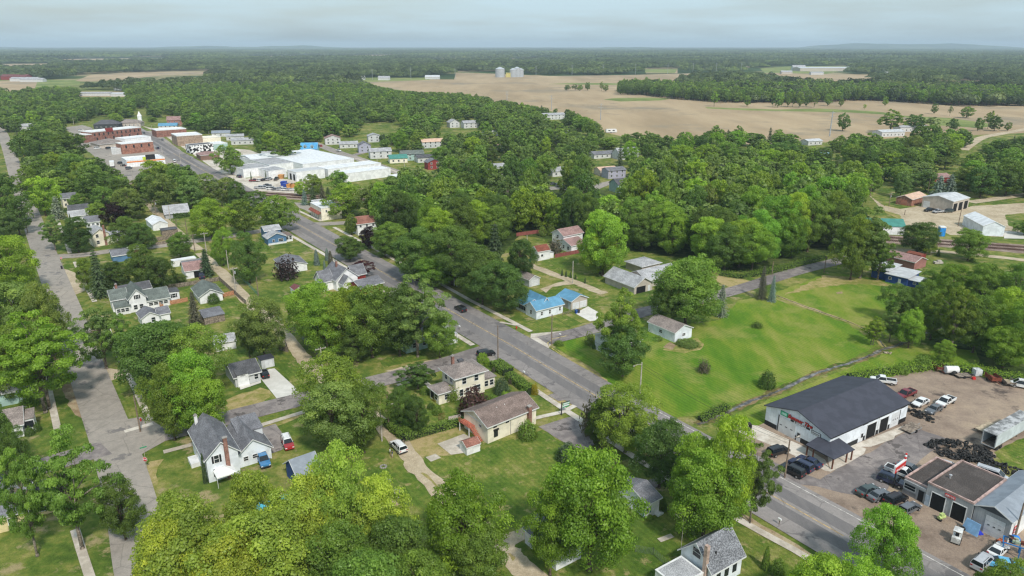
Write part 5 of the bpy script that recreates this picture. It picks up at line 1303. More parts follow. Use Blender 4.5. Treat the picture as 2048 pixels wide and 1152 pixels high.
def wing(parent, x0, y0, w_, d, h, roof, rise, wm, rm, ov=0.4, z0=0.0, parapet=None, th=0.16, trim=True):
 """walls and roof of one block. roof: 'x' gable with ridge along x, 'y' ridge along y, 'hip', 'flat', 'shed-x'/'shed-y'"""
 mb = MB(); x1, y1 = x0 + w_, y0 + d; xm, ym = (x0 + x1) / 2, (y0 + y1) / 2
 if roof == 'x': mb.prism([(y0, z0), (y1, z0), (y1, h), (ym, h + rise), (y0, h)], 'x', x0, x1)
 elif roof == 'y': mb.prism([(x0, z0), (x1, z0), (x1, h), (xm, h + rise), (x0, h)], 'y', y0, y1)
 elif roof == 'shedx': mb.prism([(x0, z0), (x1, z0), (x1, h + rise), (x0, h)], 'y', y0, y1)
 elif roof == 'shedy': mb.prism([(y0, z0), (y1, z0), (y1, h + rise), (y0, h)], 'x', x0, x1)
 else: mb.box(x0, y0, z0, x1, y1, h)
 wl_ = mb.build('wall', wm, parent)
 r = MB(); e = th + 0.02; X0, X1, Y0, Y1 = x0 - ov, x1 + ov, y0 - ov, y1 + ov
 if roof == 'x':
  s = rise / (d / 2); lo = h - s * ov + e; hi = h + rise + e
  r.slab([(X0, Y0, lo), (X1, Y0, lo), (X1, ym, hi), (X0, ym, hi)], th); r.slab([(X0, ym, hi), (X1, ym, hi), (X1, Y1, lo), (X0, Y1, lo)], th)
 elif roof == 'y':
  s = rise / (w_ / 2); lo = h - s * ov + e; hi = h + rise + e
  r.slab([(X0, Y0, lo), (xm, Y0, hi), (xm, Y1, hi), (X0, Y1, lo)], th); r.slab([(xm, Y0, hi), (X1, Y0, lo), (X1, Y1, lo), (xm, Y1, hi)], th)
 elif roof == 'hip':
  lo = h + 0.02; hi = h + rise
  if w_ >= d: a = (x0 + d / 2, ym, hi); b_ = (x1 - d / 2, ym, hi)
  else: a = (xm, y0 + w_ / 2, hi); b_ = (xm, y1 - w_ / 2, hi)
  q = [(X0, Y0, lo + th), (X1, Y0, lo + th), (X1, Y1, lo + th), (X0, Y1, lo + th)]
  if w_ >= d: fs = [(q[0], q[1], b_, a), (q[1], q[2], b_), (q[2], q[3], a, b_), (q[3], q[0], a)]
  else: fs = [(q[0], q[1], a), (q[1], q[2], b_, a), (q[2], q[3], b_), (q[3], q[0], a, b_)]
  for f in fs: r.face(f)
  for i in range(4):
   p, s_ = q[i], q[(i + 1) % 4]; r.face([(p[0], p[1], lo), (s_[0], s_[1], lo), s_, p])
  r.face([(X0, Y1, lo), (X1, Y1, lo), (X1, Y0, lo), (X0, Y0, lo)])
 elif roof == 'shedx': r.slab([(X0, Y0, h + e), (X1, Y0, h + rise + e), (X1, Y1, h + rise + e), (X0, Y1, h + e)], th)
 elif roof == 'shedy': r.slab([(X0, Y0, h + e), (X1, Y0, h + e), (X1, Y1, h + rise + e), (X0, Y1, h + rise + e)], th)
 elif roof == 'flat':
  p = 0.25
  r.box(x0 + p, y0 + p, h + 0.01, x1 - p, y1 - p, h + 0.10)
  t = MB()
  for a in ((x0 - .06, y0 - .06, x1 + .06, y0 + p - .01), (x0 - .06, y1 - p + .01, x1 + .06, y1 + .06), (x0 - .06, y0 + p - .01, x0 + p - .01, y1 - p + .01), (x1 - p + .01, y0 + p - .01, x1 + .06, y1 - p + .01)):
   t.box(a[0], a[1], h + .003, a[2], a[3], h + (rise or .35))
  t.build('parapet', parapet or M_trim, parent)
 ro = r.build('roof', rm, parent)
 if trim and roof in 'xy' and ov > 0.1:
  t = MB()
  if roof == 'x':
   for yy, sg in ((Y0, -1), (Y1, 1)): t.box(X0, min(yy, yy + sg * .05), lo - th - .10, X1, max(yy, yy + sg * .05), lo - .03)
   for xx in (X0 - .05, X1):
    t.prism([(Y0, lo - th - .06), (ym, hi - th - .06), (Y1, lo - th - .06), (Y1, lo - .03), (ym, hi - .03), (Y0, lo - .03)], 'x', xx, xx + .05)
  else:
   for xx, sg in ((X0, -1), (X1, 1)): t.box(min(xx, xx + sg * .05), Y0, lo - th - .10, max(xx, xx + sg * .05), Y1, lo - .03)
   for yy in (Y0 - .05, Y1):
    t.prism([(X0, lo - th - .06), (xm, hi - th - .06), (X1, lo - th - .06), (X1, lo - .03), (xm, hi - .03), (X0, lo - .03)], 'y', yy, yy + .05)
  t.build('eaves', M_trim, ro)
 elif trim and roof == 'hip':
  t = MB(); z = h + 0.02
  t.box(X0 - .05, Y0 - .05, z - .06, X1 + .05, Y0, z + th - .02); t.box(X0 - .05, Y1, z - .06, X1 + .05, Y1 + .05, z + th - .02); t.box(X0 - .05, Y0, z - .06, X0, Y1, z + th - .02); t.box(X1, Y0, z - .06, X1 + .05, Y1, z + th - .02)
  t.build('eaves', M_trim, ro)
 return wl_, ro
BLD = []
class House:
 def __init__(s, name, label, cat, p, z, a=None, b=None, yaw=None, group=None, col=None):
  """p: survey points [near corner, left corner, right corner] seen at height z"""
  C = W(*p[0], z)
  Lp = W(*p[1], z) if len(p) > 1 and p[1] else None; Rp = W(*p[2], z) if len(p) > 2 and p[2] else None
  if yaw is None:
   ys = []
   if Rp: ys.append((math.atan2(Rp[1] - C[1], Rp[0] - C[0]), math.dist(C, Rp)))
   if Lp: ys.append((math.atan2(Lp[1] - C[1], Lp[0] - C[0]) - math.pi / 2, math.dist(C, Lp)))
   ys.append((GA, 14.0 if not (len(p) > 3) else 0.0))
   yaw = sum(q * w_ for q, w_ in ys) / sum(w_ for _, w_ in ys)
  else: yaw = rad(yaw)
  s.yaw = yaw; s.C = C
  s.ex = (math.cos(yaw), math.sin(yaw)); s.ey = (-math.sin(yaw), math.cos(yaw))
  s.a = a if a else max(2.0, s.loc(Lp)[1]); s.b = b if b else max(2.0, s.loc(Rp)[0])
  s.e = empty(name, (*C, 0), yaw, label, cat, group); s.kids = []
  BLD.append((name, round(s.a, 1), round(s.b, 1), round(math.degrees(yaw), 1)))
 def loc(s, P):
  dx, dy = P[0] - s.C[0], P[1] - s.C[1]
  return (dx * s.ex[0] + dy * s.ex[1], dx * s.ey[0] + dy * s.ey[1])
 def px(s, u, v, z=0.0): return s.loc(W(u, v, z))
 def wing(s, x0, y0, w_, d, h, roof, rise, wm, rm, **k): s.w = wing(s.e, x0, y0, w_, d, h, roof, rise, wm, rm, **k); return s
 def win(s, face, c, z, w_=0.95, h=1.3, x=0.0, y=0.0, **k):
  if face == 'A': win(s.e, x, c, z, w_, h, 'A', **k)
  else: win(s.e, c, y, z, w_, h, 'B', **k)
  return s
 def row(s, face, n, span, z, x=0.0, y=0.0, w_=0.95, h=1.3, **k):
  for i in range(n): s.win(face, span[0] + (span[1] - span[0]) * (i + .5) / n, z, w_, h, x, y, **k)
  return s
 def door(s, face, c, w_=1.0, h=2.05, x=0.0, y=0.0, m=None, garage=False): door(s.e, face, x, y, c, w_, h, m, garage); return s
 def chimney(s, x, y, z0, z1, w_=0.6, m=None, over=None):
  c = MB().box(x - w_ / 2, y - w_ / 2, z0, x + w_ / 2, y + w_ / 2, z1).build('chimney', m or M_chim, s.w[1])
  MB().box(x - w_ / 2 - .06, y - w_ / 2 - .06, z1 + .002, x + w_ / 2 + .06, y + w_ / 2 + .06, z1 + .12).box(x - w_ / 4, y - w_ / 4, z1 + .121, x + w_ / 4, y + w_ / 4, z1 + .4).build('chimney_cap', M_found, c)
  return s
 def box(s, name, x0, y0, z0, x1, y1, z1, m): MB().box(x0, y0, z0, x1, y1, z1).build(name, m, s.e); return s
 def posts(s, pts, z0, z1, r=.07, m=None):
  for x, y in pts: MB().box(x - r, y - r, z0, x + r, y + r, z1).build('post', m or M_trim, s.e)
  return s
def text(parent, body, size, m, face, x, y, z, extr=0.02, name='lettering', bold=0.0, shear=0.0, sx=1.0):
 cu = bpy.data.curves.new(name, 'FONT'); cu.body = body; cu.size = size; cu.extrude = extr; cu.offset = bold; cu.shear = shear
 cu.align_x = 'CENTER'; cu.align_y = 'CENTER'; cu.materials.append(m)
 o = link(name, cu, parent); o.location = (x, y, z); o.scale = (sx, 1, 1)
 o.rotation_euler = (math.pi / 2, 0, {'A': -math.pi / 2, 'B': 0, 'D': math.pi / 2, 'C': math.pi}[face])
 bpy.context.view_layer.update(); me = bpy.data.meshes.new_from_object(o.evaluated_get(bpy.context.evaluated_depsgraph_get()))
 q = link(name, me, parent); q.location, q.scale, q.rotation_euler = o.location, o.scale, o.rotation_euler
 bpy.data.objects.remove(o); return q

# ---- tyre shop
H = House('tyre_shop', 'big white metal tyre shop with dark roof, corner porch and roller doors', 'building', [(1655, 914), (1521, 851), (1818, 846)], 0, yaw=32.0)
a, b = H.a, H.b; wm = wallm('coolw', 'rib'); h = 4.3
H.wing(0, 0, b, a, h, 'x', a / 2 * .30, wm, roofm('charcoal'), ov=0.35, trim=False)
e = H.e; xw = 0
tr = MB()
for (y_) in (-.37, a + .33): tr.box(-.4, y_, h - .12, b + .4, y_ + .05, h + .10)
tr.build('roof_trim', M_black, H.w[1])
for f_, segs in (('A', [(0, .42 * a), (.55 * a if 0 else .0, 0), (.80 * a, a)]), ('B', [(0, .36 * b), (.90 * b, b)])):
 for s0, s1 in segs:
  if s1 > s0: panel('wainscot', e, f_, 0, 0, s0, s1, 0.0, 1.1, M_black, 0.03)
panel('wainscot', e, 'A', 0, 0, .46 * a, .50 * a, 0, 1.1, M_black, .03)
for x0, x1 in ((.425, .45), (.585, .625), (.745, .775)): panel('wainscot', e, 'B', 0, 0, x0 * b, x1 * b, 0, 1.1, M_black, .03)
g = panel('roller_door', e, 'A', 0, 0, .51 * a, .78 * a, .03, 3.6, M_door, .05)
for k in range(3): panel('door_light', g, 'A', -.05, 0, (.55 + .085 * k) * a, (.585 + .085 * k) * a, 1.7, 1.88, M_gl, .012, .0)
panel('door_frame', e, 'A', 0, 0, .775 * a, .79 * a, 0, 3.75, M_black, .07)
door(e, 'A', 0, 0, .45 * a, .95, 2.1, M_door); win(e, -.05, .45 * a, 1.45, .4, .7, 'A', frame=M_black)
for x0, x1, o in ((.46, .58, 1), (.63, .74, 1), (.785, .895, 0)):
 if o:
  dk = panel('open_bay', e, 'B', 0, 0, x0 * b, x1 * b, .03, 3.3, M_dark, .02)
  fm = MB(); fm.box(x0 * b - .12, -.08, 0, x0 * b, .02, 3.42); fm.box(x1 * b, -.08, 0, x1 * b + .12, .02, 3.42); fm.box(x0 * b - .12, -.08, 3.301, x1 * b + .12, .02, 3.44); fm.build('bay_frame', M_trim, dk)
 else:
  d_ = door(e, 'B', 0, 0, (x0 + x1) / 2 * b, (x1 - x0) * b, 3.3, M_door, True)
  for k in range(3): panel('door_light', d_, 'B', 0, -.05, (x0 + .02 + .03 * k) * b, (x0 + .035 + .03 * k) * b, 1.7, 1.88, M_gl, .015, 0)
  panel('door_frame', e, 'B', 0, 0, x1 * b + .02, x1 * b + .16, 0, 3.5, M_black, .08)
door(e, 'B', 0, 0, .405 * b, .95, 2.1); win(e, .405 * b, -.05, 1.45, .4, .7, 'B', frame=M_black)
for c in (.43, .93): panel('wall_vent', e, 'B', 0, 0, c * b - .9, c * b + .9, 3.75, 4.1, M_black, .06)
panel('downpipe', e, 'B', 0, 0, .605 * b, .612 * b, 1.15, 4.2, M_trim, .1)
# signs on the gable
M_red = plain('sign_red', (0.55, 0.035, 0.03), .5, var=.05); M_gsign = plain('sign_green', (0.01, 0.28, 0.13), .5, var=.05); M_sw = plain('sign_white', (.75, .75, .75), .5, var=.03)
gs = panel('green_sign', e, 'A', 0, 0, .645 * a, .765 * a, 4.0, 4.95, M_gsign, .1)
panel('sign_face', gs, 'A', -.1, 0, .66 * a, .75 * a, 4.15, 4.8, plain('sign_mint', (.22, .66, .45), .5, var=.03), .02, 0); text(gs, 'TIRES', .42, M_sw, 'A', -.14, .705 * a, 4.47, sx=.9)
nb = panel('name_board', e, 'A', 0, 0, .30 * a, .60 * a, 3.62, 4.02, M_black, .05)
text(nb, 'Sumner Tire', 1.12, M_black, 'A', -.08, .455 * a, 4.52, .03, bold=.05, shear=.25); text(nb, 'Sumner Tire', 1.12, M_red, 'A', -.16, .457 * a, 4.56, .03, bold=.02, shear=.25)
text(nb, '& SERVICE', .52, M_sw, 'A', -.09, .45 * a, 3.82, .02, bold=.015, sx=1.25)
fs = panel('framed_sign', e, 'A', 0, 0, .135 * a, .275 * a, 3.25, 4.0, M_black, .08); panel('sign_face', fs, 'A', -.08, 0, .142 * a, .268 * a, 3.33, 3.92, M_sw, .02, 0); text(fs, 'Firestone', .42, M_black, 'A', -.12, .205 * a, 3.62)
# wrap-around porch
pz0, pz1 = 3.35, 2.45; dpt = 3.4; La, Lb = 2.5, 2.8
pr = MB()
pr.slab([(-dpt, -dpt, pz1), (-.01, -.01, pz0), (-.01, La, pz0), (-dpt, La + .3, pz1)], .12)
pr.slab([(-dpt, -dpt, pz1), (Lb + .3, -dpt, pz1), (Lb, -.01, pz0), (-.01, -.01, pz0)], .12)
pr.build('porch_roof', roofm('charcoal'), e)
M_post = plain('brown_post', srgb(110, 70, 52), .8, var=.2)
for x, y in ((-dpt + .3, La), (-dpt + .3, La * .45), (-dpt + .3, -dpt + .3), (Lb * .42, -dpt + .3), (Lb, -dpt + .3)): MB().box(x - .11, y - .11, 0, x + .11, y + .11, 2.5 - .14).build('post', M_post, e)
# ---- brown flat roofed garage
H = House('flat_roofed_garage', 'old grey ribbed garage with brown flat roof and two open bays', 'building', [(1937, 1053), (1799, 988.6), None], 0, b=12, yaw=35)
M_grm = siding('wall_grey_rib', (0.36, 0.37, 0.38), 0.35, 'xy', 0.22); M_tar = roofm('tar'); M_rim = plain('rim_tile', srgb(176, 150, 142), .8, var=.2)
s_ = H.px(1841, 1013)[1]; A_ = H.a
H.wing(0, 0, 12, s_, 4.3, 'flat', .35, M_grm, M_tar, parapet=M_rim); H.wing(.4, s_ + .004, 11.2, A_ - s_, 3.1, 'flat', .3, wallm('grey', 'smooth'), M_tar, parapet=M_rim)
for c0, c1 in ((.12, .41), (.57, .87)):
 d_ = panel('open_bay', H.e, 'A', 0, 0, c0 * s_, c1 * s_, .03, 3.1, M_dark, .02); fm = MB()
 fm.box(-.08, c0 * s_ - .12, 0, .02, c0 * s_, 3.2); fm.box(-.08, c1 * s_, 0, .02, c1 * s_ + .12, 3.2); fm.box(-.08, c0 * s_ - .12, 3.101, .02, c1 * s_ + .12, 3.25); fm.build('bay_frame', M_trim, d_)
sg = panel('shop_sign', H.e, 'A', 0, 0, .38 * s_, .60 * s_, 3.5, 4.05, M_red, .12); text(sg, 'SERVICE', .40, M_sw, 'A', -.14, .49 * s_, 3.78)
H.door('A', .93 * s_, .9, 2.1, m=plain('pale_blue_door', (.40, .47, .54), .6))
H.win('A', s_ + (A_ - s_) * .72, 1.75, 1.9, 1.0, x=.4, frame=M_trim); H.door('A', s_ + (A_ - s_) * .22, .9, 2.1, x=.4, m=M_black)
panel('stone_base', H.e, 'A', .4, 0, s_ + (A_ - s_) * .42, A_, 0, .9, plain('grey_stone', (.2, .2, .21), .9), .06)
panel('awning_band', H.e, 'A', .4, 0, s_ + .05, A_ - .1, 2.5, 2.98, siding('grey_awning', (.30, .31, .32), .3, 'xy', .2), .45)
MB().tube((4.6, s_ * .8, 4.39), (4.6, s_ * .8, 5.1), .15).tube((4.6, s_ * .8, 5.08), (4.6, s_ * .8, 5.2), .28, .05).build('roof_vent', plain('galvanised', (.5, .5, .51), .4, .5), H.e)
# ---- grey gabled metal garage
H = House('metal_garage', 'grey ribbed metal garage with pale gabled roof and white roller door', 'building', [(2013, 1087.7), (1939, 1053.5), None], 0, b=17, yaw=35)
A_ = H.a
H.wing(0, 0, 17, A_, 4.2, 'x', 1.25, M_grm, roofm('cool'), ov=.25)
gf = MB(); gf.prism([(-.02, 4.18), (A_ + .02, 4.18), (A_ / 2, 5.42)], 'x', -.05, -.005); gf.build('gable_face', plain('gable_dark', (.075, .08, .09), .6), H.e)
H.door('A', A_ * .40, A_ * .52, 3.4, garage=True)
for k in range(3): panel('door_light', H.e, 'A', -.05, 0, A_ * (.22 + .15 * k), A_ * (.28 + .15 * k), 1.75, 1.92, M_gl, .02, 0)
panel('side_wall', H.e, 'B', 0, 0, 0.02, 16.98, 0.0, 4.0, wallm('white', 'rib'), .03)
sg = panel('side_sign', H.e, 'B', 0, -.03, 1.3, 2.5, 1.3, 2.6, M_red, .06, 0); text(sg, 'TIRES', .34, M_sw, 'B', 1.9, -.11, 2.25); text(sg, 'TIRES', .34, M_sw, 'B', 1.9, -.11, 1.65)
# ---- cream two-storey house
H = House('foursquare_house', 'cream two storey house with grey hipped roof and corner porch', 'house', [(911, 757), (882, 738), (971, 742)], 5.5)
a, b = H.a, H.b; wy = wallm('cream')
H.wing(0, 0, b, a, 5.5, 'hip', 1.9, wy, roofm('taupe'), ov=.7); H.chimney(b * .28, a * .80, 6.0, 8.6)
wl0 = H.w
H.row('B', 2, (b * .08, b * .92), 4.3, w_=1.0, h=1.4).row('B', 2, (b * .08, b * .5), 1.6, w_=.9, h=1.5).win('B', b * .72, 1.7, 1.8, 1.4).row('A', 2, (a * .1, a * .9), 4.3, w_=.9).win('A', a * .35, 4.3, .8, 1.0)
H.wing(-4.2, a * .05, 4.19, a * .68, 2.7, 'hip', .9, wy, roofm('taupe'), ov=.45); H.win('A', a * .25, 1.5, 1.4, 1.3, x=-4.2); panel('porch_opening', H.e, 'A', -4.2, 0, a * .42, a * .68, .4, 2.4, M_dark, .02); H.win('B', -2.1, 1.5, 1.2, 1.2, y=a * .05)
H.wing(b + .01, a * .15, 3.4, a * .55, 2.7, 'shedx', -.0 or .001, wy, roofm('taupe'), ov=.35); H.row('B', 2, (b + .3, b + 3.2), 1.5, y=a * .15)
H.box('roof_hatch', b * .45, a * .7, 6.9, b * .62, a * .86, 7.35, roofm('dgrey'))
# ---- cream raised house with red outside stairs
H = House('raised_house', 'long cream gabled house with brick chimney and red outside stairs', 'house', [(975.7, 887.6), None, (1065.5, 843.7)], 0, a=8.2)
a, b = H.a, H.b; h = 4.0
H.wing(0, 0, b, a, h, 'x', 1.75, wallm('cream'), roofm('brown'), ov=.45)
H.win('B', b * .16, 1.6, .8, 1.3, frame=M_black); panel('window_hood', H.e, 'B', 0, 0, b * .11, b * .21, 2.45, 2.7, M_black, .3); H.row('B', 2, (b * .02, b * .52), 3.35, w_=.7, h=.45, frame=M_black)
panel('corner_trim', H.e, 'B', 0, 0, b * .455, b * .465, 0, 3.9, M_found, .05); panel('gable_cladding', H.e, 'A', 0, 0, .1, a - .1, 3.75, 3.98, M_trim, .06)
MB().box(b * .80, -.75, 0, b * .86, -.005, 5.0).build('chimney', M_chim, H.e); H.box('chimney_cap', b * .795, -.8, 5.003, b * .865, .05, 5.2, M_found)
for x in (.36, .52): MB().tube((b * x, a * .36, 4.7), (b * x, a * .36, 5.5), .09).build('vent_pipe', M_trim, H.w[1])
M_rw = plain('red_deck', srgb(178, 104, 84), .8, var=.15)
H.box('landing', -1.5, a * .52, 2.15, -.02, a * .98, 2.27, M_rw)
st = MB()
for k in range(10): st.box(-1.35, a * .52 - .28 * (k + 1), 2.15 - .21 * (k + 1), -.15, a * .52 - .28 * k, 2.20 - .21 * (k + 1) + .03)
st.build('stair_flight', M_rw, H.e); H.posts([(-1.4, a * .55), (-1.4, a * .95)], 0, 2.14)
rl = MB(); rl.path([(-1.42, a * .98, 3.1), (-1.42, a * .52, 3.1), (-1.42, a * .52 - 2.8, 1.0)], .05); rl.path([(-1.42, a * .98, 2.7), (-1.42, a * .52, 2.7), (-1.42, a * .52 - 2.8, .6)], .04)
for k in range(6): y = a * .98 - k * a * .46 / 5; rl.box(-1.45, y - .03, 2.28, -1.39, y + .03, 3.1)
rl.build('railing', M_rw, H.e); H.door('A', a * .85, .9, 2.0).win('A', a * .30, 3.0, .8, .5)
H2 = House('garden_shed', 'small white shed with brown roof on the concrete patio', 'shed', [(933.8, 911.5), (922.8, 903.5), (962, 903.5)], 0, a=2.8)
H2.wing(0, 0, H2.b, H2.a, 1.7, 'x', .75, wallm('white'), roofm('redbrown'), ov=.12); H2.door('A', 1.4, .8, 1.6)
# ---- grey gabled house with brick chimney
H = House('gabled_house', 'pale grey steep gabled house with tall brick chimney and dark shutters', 'house', [(419, 966), None, (475, 948)], 0, a=12.5)
a, b = H.a, 5.6; wg = wallm('coolw')
H.wing(0, 0, b, a, 5.1, 'y', 2.6, wg, roofm('grey'), ov=.45); H.chimney(1.2, a * .97, 5.3, 8.0, .55, M_trim)
for z in (1.7, 4.4): H.win('B', b * .32, z, .8, 1.5, shutters=M_black)
MB().box(b * .58, -.62, 0, b * .70, -.005, 8.4).build('chimney', M_chim, H.e); H.box('chimney_cap', b * .56, -.66, 8.403, b * .72, .0, 8.55, M_found)
H.win('A', a * .3, 1.7).win('A', a * .7, 1.7).win('A', a * .5, 4.2)
H.wing(b + .01, 1.8, 6.4, 10.2, 2.7, 'y', 2.6, wg, roofm('grey'), ov=.4); H.row('B', 3, (b + .8, b + 5.8), 1.6, y=1.8, w_=.8, h=.8, frame=M_trim)
H.wing(b + 1.9, 7.0, 4.6, 4.9, 4.3, 'shedy', .9, wg, roofm('grey'), ov=.2)
H.box('porch', -1.6, a * .55, 0, -.02, a * .8, .9, M_trim); 
# canopy beside it
cx, cy = W(452, 962); e = empty('canopy_tent', (cx, cy, 0), GA, 'white square canopy tent beside the grey gabled house', 'canopy'); q = 1.75
mb = MB(); ap = (0, 0, 3.1); cs = [(-q, -q, 2.25), (q, -q, 2.25), (q, q, 2.25), (-q, q, 2.25)]
for i in range(4): mb.face([cs[i], cs[(i + 1) % 4], ap]); c0, c1 = cs[i], cs[(i + 1) % 4]; mb.face([(c0[0], c0[1], 2.0), (c1[0], c1[1], 2.0), c1, c0])
mb.build('canopy_cloth', plain('canopy_white', (.78, .78, .76), .8, var=.05), e)
for x, y in ((-q, -q), (q, -q), (q, q), (-q, q)): MB().tube((x * .97, y * .97, 0), (x * .97, y * .97, 2.2), .04).build('leg', M_trim, e)
# ---- house under the lime trees, grey roof, blue walls
H = House('blue_walled_house', 'small grey roofed house with blue walls half hidden by lime trees', 'house', [(598, 958), (566, 930), (640, 940)], 2.6)
H.wing(0, 0, H.b, H.a, 2.8, 'x', 2.2, wallm('navy'), roofm('cool'), ov=.4); H.row('B', 2, (0, H.b), 1.5)
# cyan covered pool house
H = House('tarp_covered_shed', 'bright cyan tarpaulin covered shed deep under the lime trees', 'shed', [(518, 1072), None, None], 0, a=5, b=6)
H.wing(0, 0, 6, 5, 2.6, 'x', 1.3, plain('cyan_tarp', (.10, .52, .66), .5, var=.15), plain('cyan_tarp', (.10, .52, .66)), ov=.2, trim=False)
# ---- grey bungalow by the wide driveway, with shed
H = House('bungalow', 'pale grey bungalow with charcoal roof beside the wide concrete driveway', 'house', [(472, 775), None, (521, 761)], 0, a=8.2)
a, b = H.a, H.b
H.wing(0, 0, b, a, 2.6, 'x', 1.7, wallm('pale'), roofm('dgrey'), ov=.4); H.win('B', b * .84, 1.5, .9, 1.2).win('B', b * .48, 1.5, .9, 1.2); H.door('B', b * .2)
H.wing(b * .08, -.4, 2.6, 2.2, 3.0, 'shedy', .55, wallm('white'), roofm('dgrey'), ov=.15); H.win('B', b * .08 + 1.3, 2.7, 1.2, .35, y=-.4); H.box('step', b * .1, -1.5, 0, b * .5, -.42, .3, M_newconc)
H = House('garden_shed', 'grey board shed with white double doors at the top of the driveway', 'shed', [(524, 738), None, (550.6, 733.7)], 0, a=3.4)
H.wing(0, 0, H.b, H.a, 2.3, 'shedy', -.35, wallm('pale'), roofm('charcoal'), ov=.15, trim=False); H.door('B', H.b * .42, .9, 1.9).door('B', H.b * .42 + .92, .9, 1.9)
H = House('small_garage', 'little white garage with grey roof and red bits beside the back lawn', 'garage', [(433, 704), None, (456, 702.5)], 0, a=5.2)
H.wing(0, 0, max(H.b, 5), H.a, 2.3, 'x', 1.2, wallm('white'), roofm('lgrey'), ov=.25)
# ---- white house with green-grey roof
H = House('ell_shaped_house', 'white ell shaped house with green grey roof and steep front gable', 'house', [(257, 598), None, (291, 592)], 4.4, a=9)
a, b = H.a, H.b; ww = wallm('white'); rg = roofm('greengrey')
H.wing(0, 0, b, a, 4.4, 'y', 2.6, ww, rg, ov=.4); H.win('B', b / 2, 4.6, .8, 1.2, shutters=M_black).row('B', 2, (b * .15, b * .85), 1.5)
H.wing(-4.2, 3.5, 4.19, 6, 3.9, 'x', 2.2, ww, rg, ov=.4); H.chimney(-2, 8, 5, 7.2); H.win('A', 6, 2, x=-4.2)
H.wing(-3.8, -.4, 3.79, 3.88, 2.4, 'shedy', .8, ww, rg, ov=.3); H.row('A', 3, (-.2, 3.2), 1.4, x=-3.8, w_=.8, h=1.0); H.row('B', 3, (-3.7, -.3), 1.4, y=-.4, w_=.9, h=1.0)
H.wing(b + .01, .6, 6.4, a - 1.2, 2.7, 'x', 2.2, ww, rg, ov=.4); H.row('B', 4, (b + .5, b + 6.0), 1.4, y=.6, w_=1.1, h=.9)
H.wing(b + 6.42, 3.2, 3.4, 4.2, 3.4, 'shedx', -.4, ww, roofm('dgrey'), ov=.2); H.win('B', b + 8.2, 2.0, y=3.2, shutters=M_black)
H = House('dark_blue_house', 'dark blue house glimpsed behind the white ell shaped house', 'house', [(236, 590), None, (300, 575)], 2.8, a=5)
H.wing(0, 0, H.b, 5, 3.2, 'x', 1.6, wallm('navy'), roofm('dgrey'), ov=.3); H.row('B', 2, (H.b * .6, H.b), 1.6, w_=.8)
H = House('neighbour_house', 'small white gabled house with grey roof below the picket fence', 'house', [(283, 637), None, (300, 632)], 2.6, a=7)
H.wing(0, 0, 4.6, 6, 2.6, 'y', 1.4, ww, roofm('grey'), ov=.3); H.wing(4.61, 1, 3, 5, 2.4, 'x', 1.3, ww, roofm('grey'), ov=.3); H.win('B', 3, 1.6)
H = House('gabled_garage', 'white garage with green grey hipped roof beside the picket fence', 'garage', [(399, 594), (389.6, 575), (443.5, 585)], 2.4)
H.wing(0, 0, H.b, H.a, 2.5, 'y', 1.9, ww, rg, ov=.45)
H = House('open_fronted_garage', 'long white garage with grey and maroon roof and one open bay', 'garage', [(372.7, 558.4), None, (421, 551.4)], 0, a=8.5)
H.wing(0, 0, H.b, 8.5, 2.8, 'x', 2.5, ww, roofm('pink'), ov=.3); panel('open_bay', H.e, 'B', 0, 0, H.b * .34, H.b * .62, .02, 2.3, M_dark, .03)
r_ = MB(); r_.slab([(-.3, 2.3, 4.26), (H.b + .3, 2.3, 4.26), (H.b + .3, 4.25, 5.52), (-.3, 4.25, 5.52)], .05); r_.build('grey_shingles', roofm('grey'), H.e)
H = House('low_flat_shed', 'long low white flat roofed shed behind the maroon roofed garage', 'shed', [(345, 524), None, (392, 516)], 2.0, a=3)
H.wing(0, 0, H.b, 3, 2.1, 'flat', .15, ww, roofm('white'))
H = House('collapsed_shed', 'old shed with patchy grey roof beside a board fence', 'shed', [(408, 637), None, (448, 628)], 2.0, a=5)
H.wing(0, 0, H.b, 5, 2.1, 'shedy', .8, M_wood, roofm('grey'), ov=.2, trim=False)
# ---- houses along the left street
H = House('tall_chimney_house', 'cream two storey house with very tall brick chimney and low side wing', 'house', [(188, 494), None, (208, 489)], 0, a=9)
a, b = 9, max(6, H.b); H.wing(0, 0, b, a, 4.9, 'y', 2.0, wallm('cream'), roofm('lgrey'), ov=.4); H.win('B', b * .3, 1.6).win('B', b * .3, 4.2).win('A', 5, 4.0)
MB().box(b * .68, -.6, 0, b * .80, -.005, 8.2).build('chimney', M_chim, H.e)
H.wing(b + .01, 1, 9, 7, 2.8, 'x', 1.6, wallm('cream'), roofm('lgrey'), ov=.4); H.row('B', 4, (b + .5, b + 8.5), 1.5, y=1)
for i, (C, R_, z, a, h, rm_, lab) in enumerate((((172.7, 446), (194, 443), 2.6, 8, 2.8, 'grey', 'white house with stepped grey roof above the arborvitae row'), ((139, 434), (172, 430), 2.6, 7, 2.8, 'lgrey', 'low grey roofed front of the charcoal roofed house'), ((138, 423), (177, 419), 4.4, 6, 4.8, 'dgrey', 'white house with long charcoal roof behind the blue spruce'),
  ((124, 399), (158, 395), 4.2, 8, 4.6, 'grey', 'cream house with grey roof at the top of the terrace'), ((186, 477), (190, 475), 2.4, 5, 2.6, 'lgrey', 'pale porch wing below the stepped roof house'))):
 H = House('row_house', lab, 'house', [C, None, R_], z, a=a, group='houses along the left street'); b = max(H.b, 5)
 H.wing(0, 0, b, a, h, 'x', 1.8, wallm('white' if i != 3 else 'cream'), roofm(rm_), ov=.35); H.row('B', 3, (0, b), 1.5, w_=.9, h=1.1)
 if h > 4: H.row('B', 3, (0, b), 3.8, w_=.9, h=1.1)
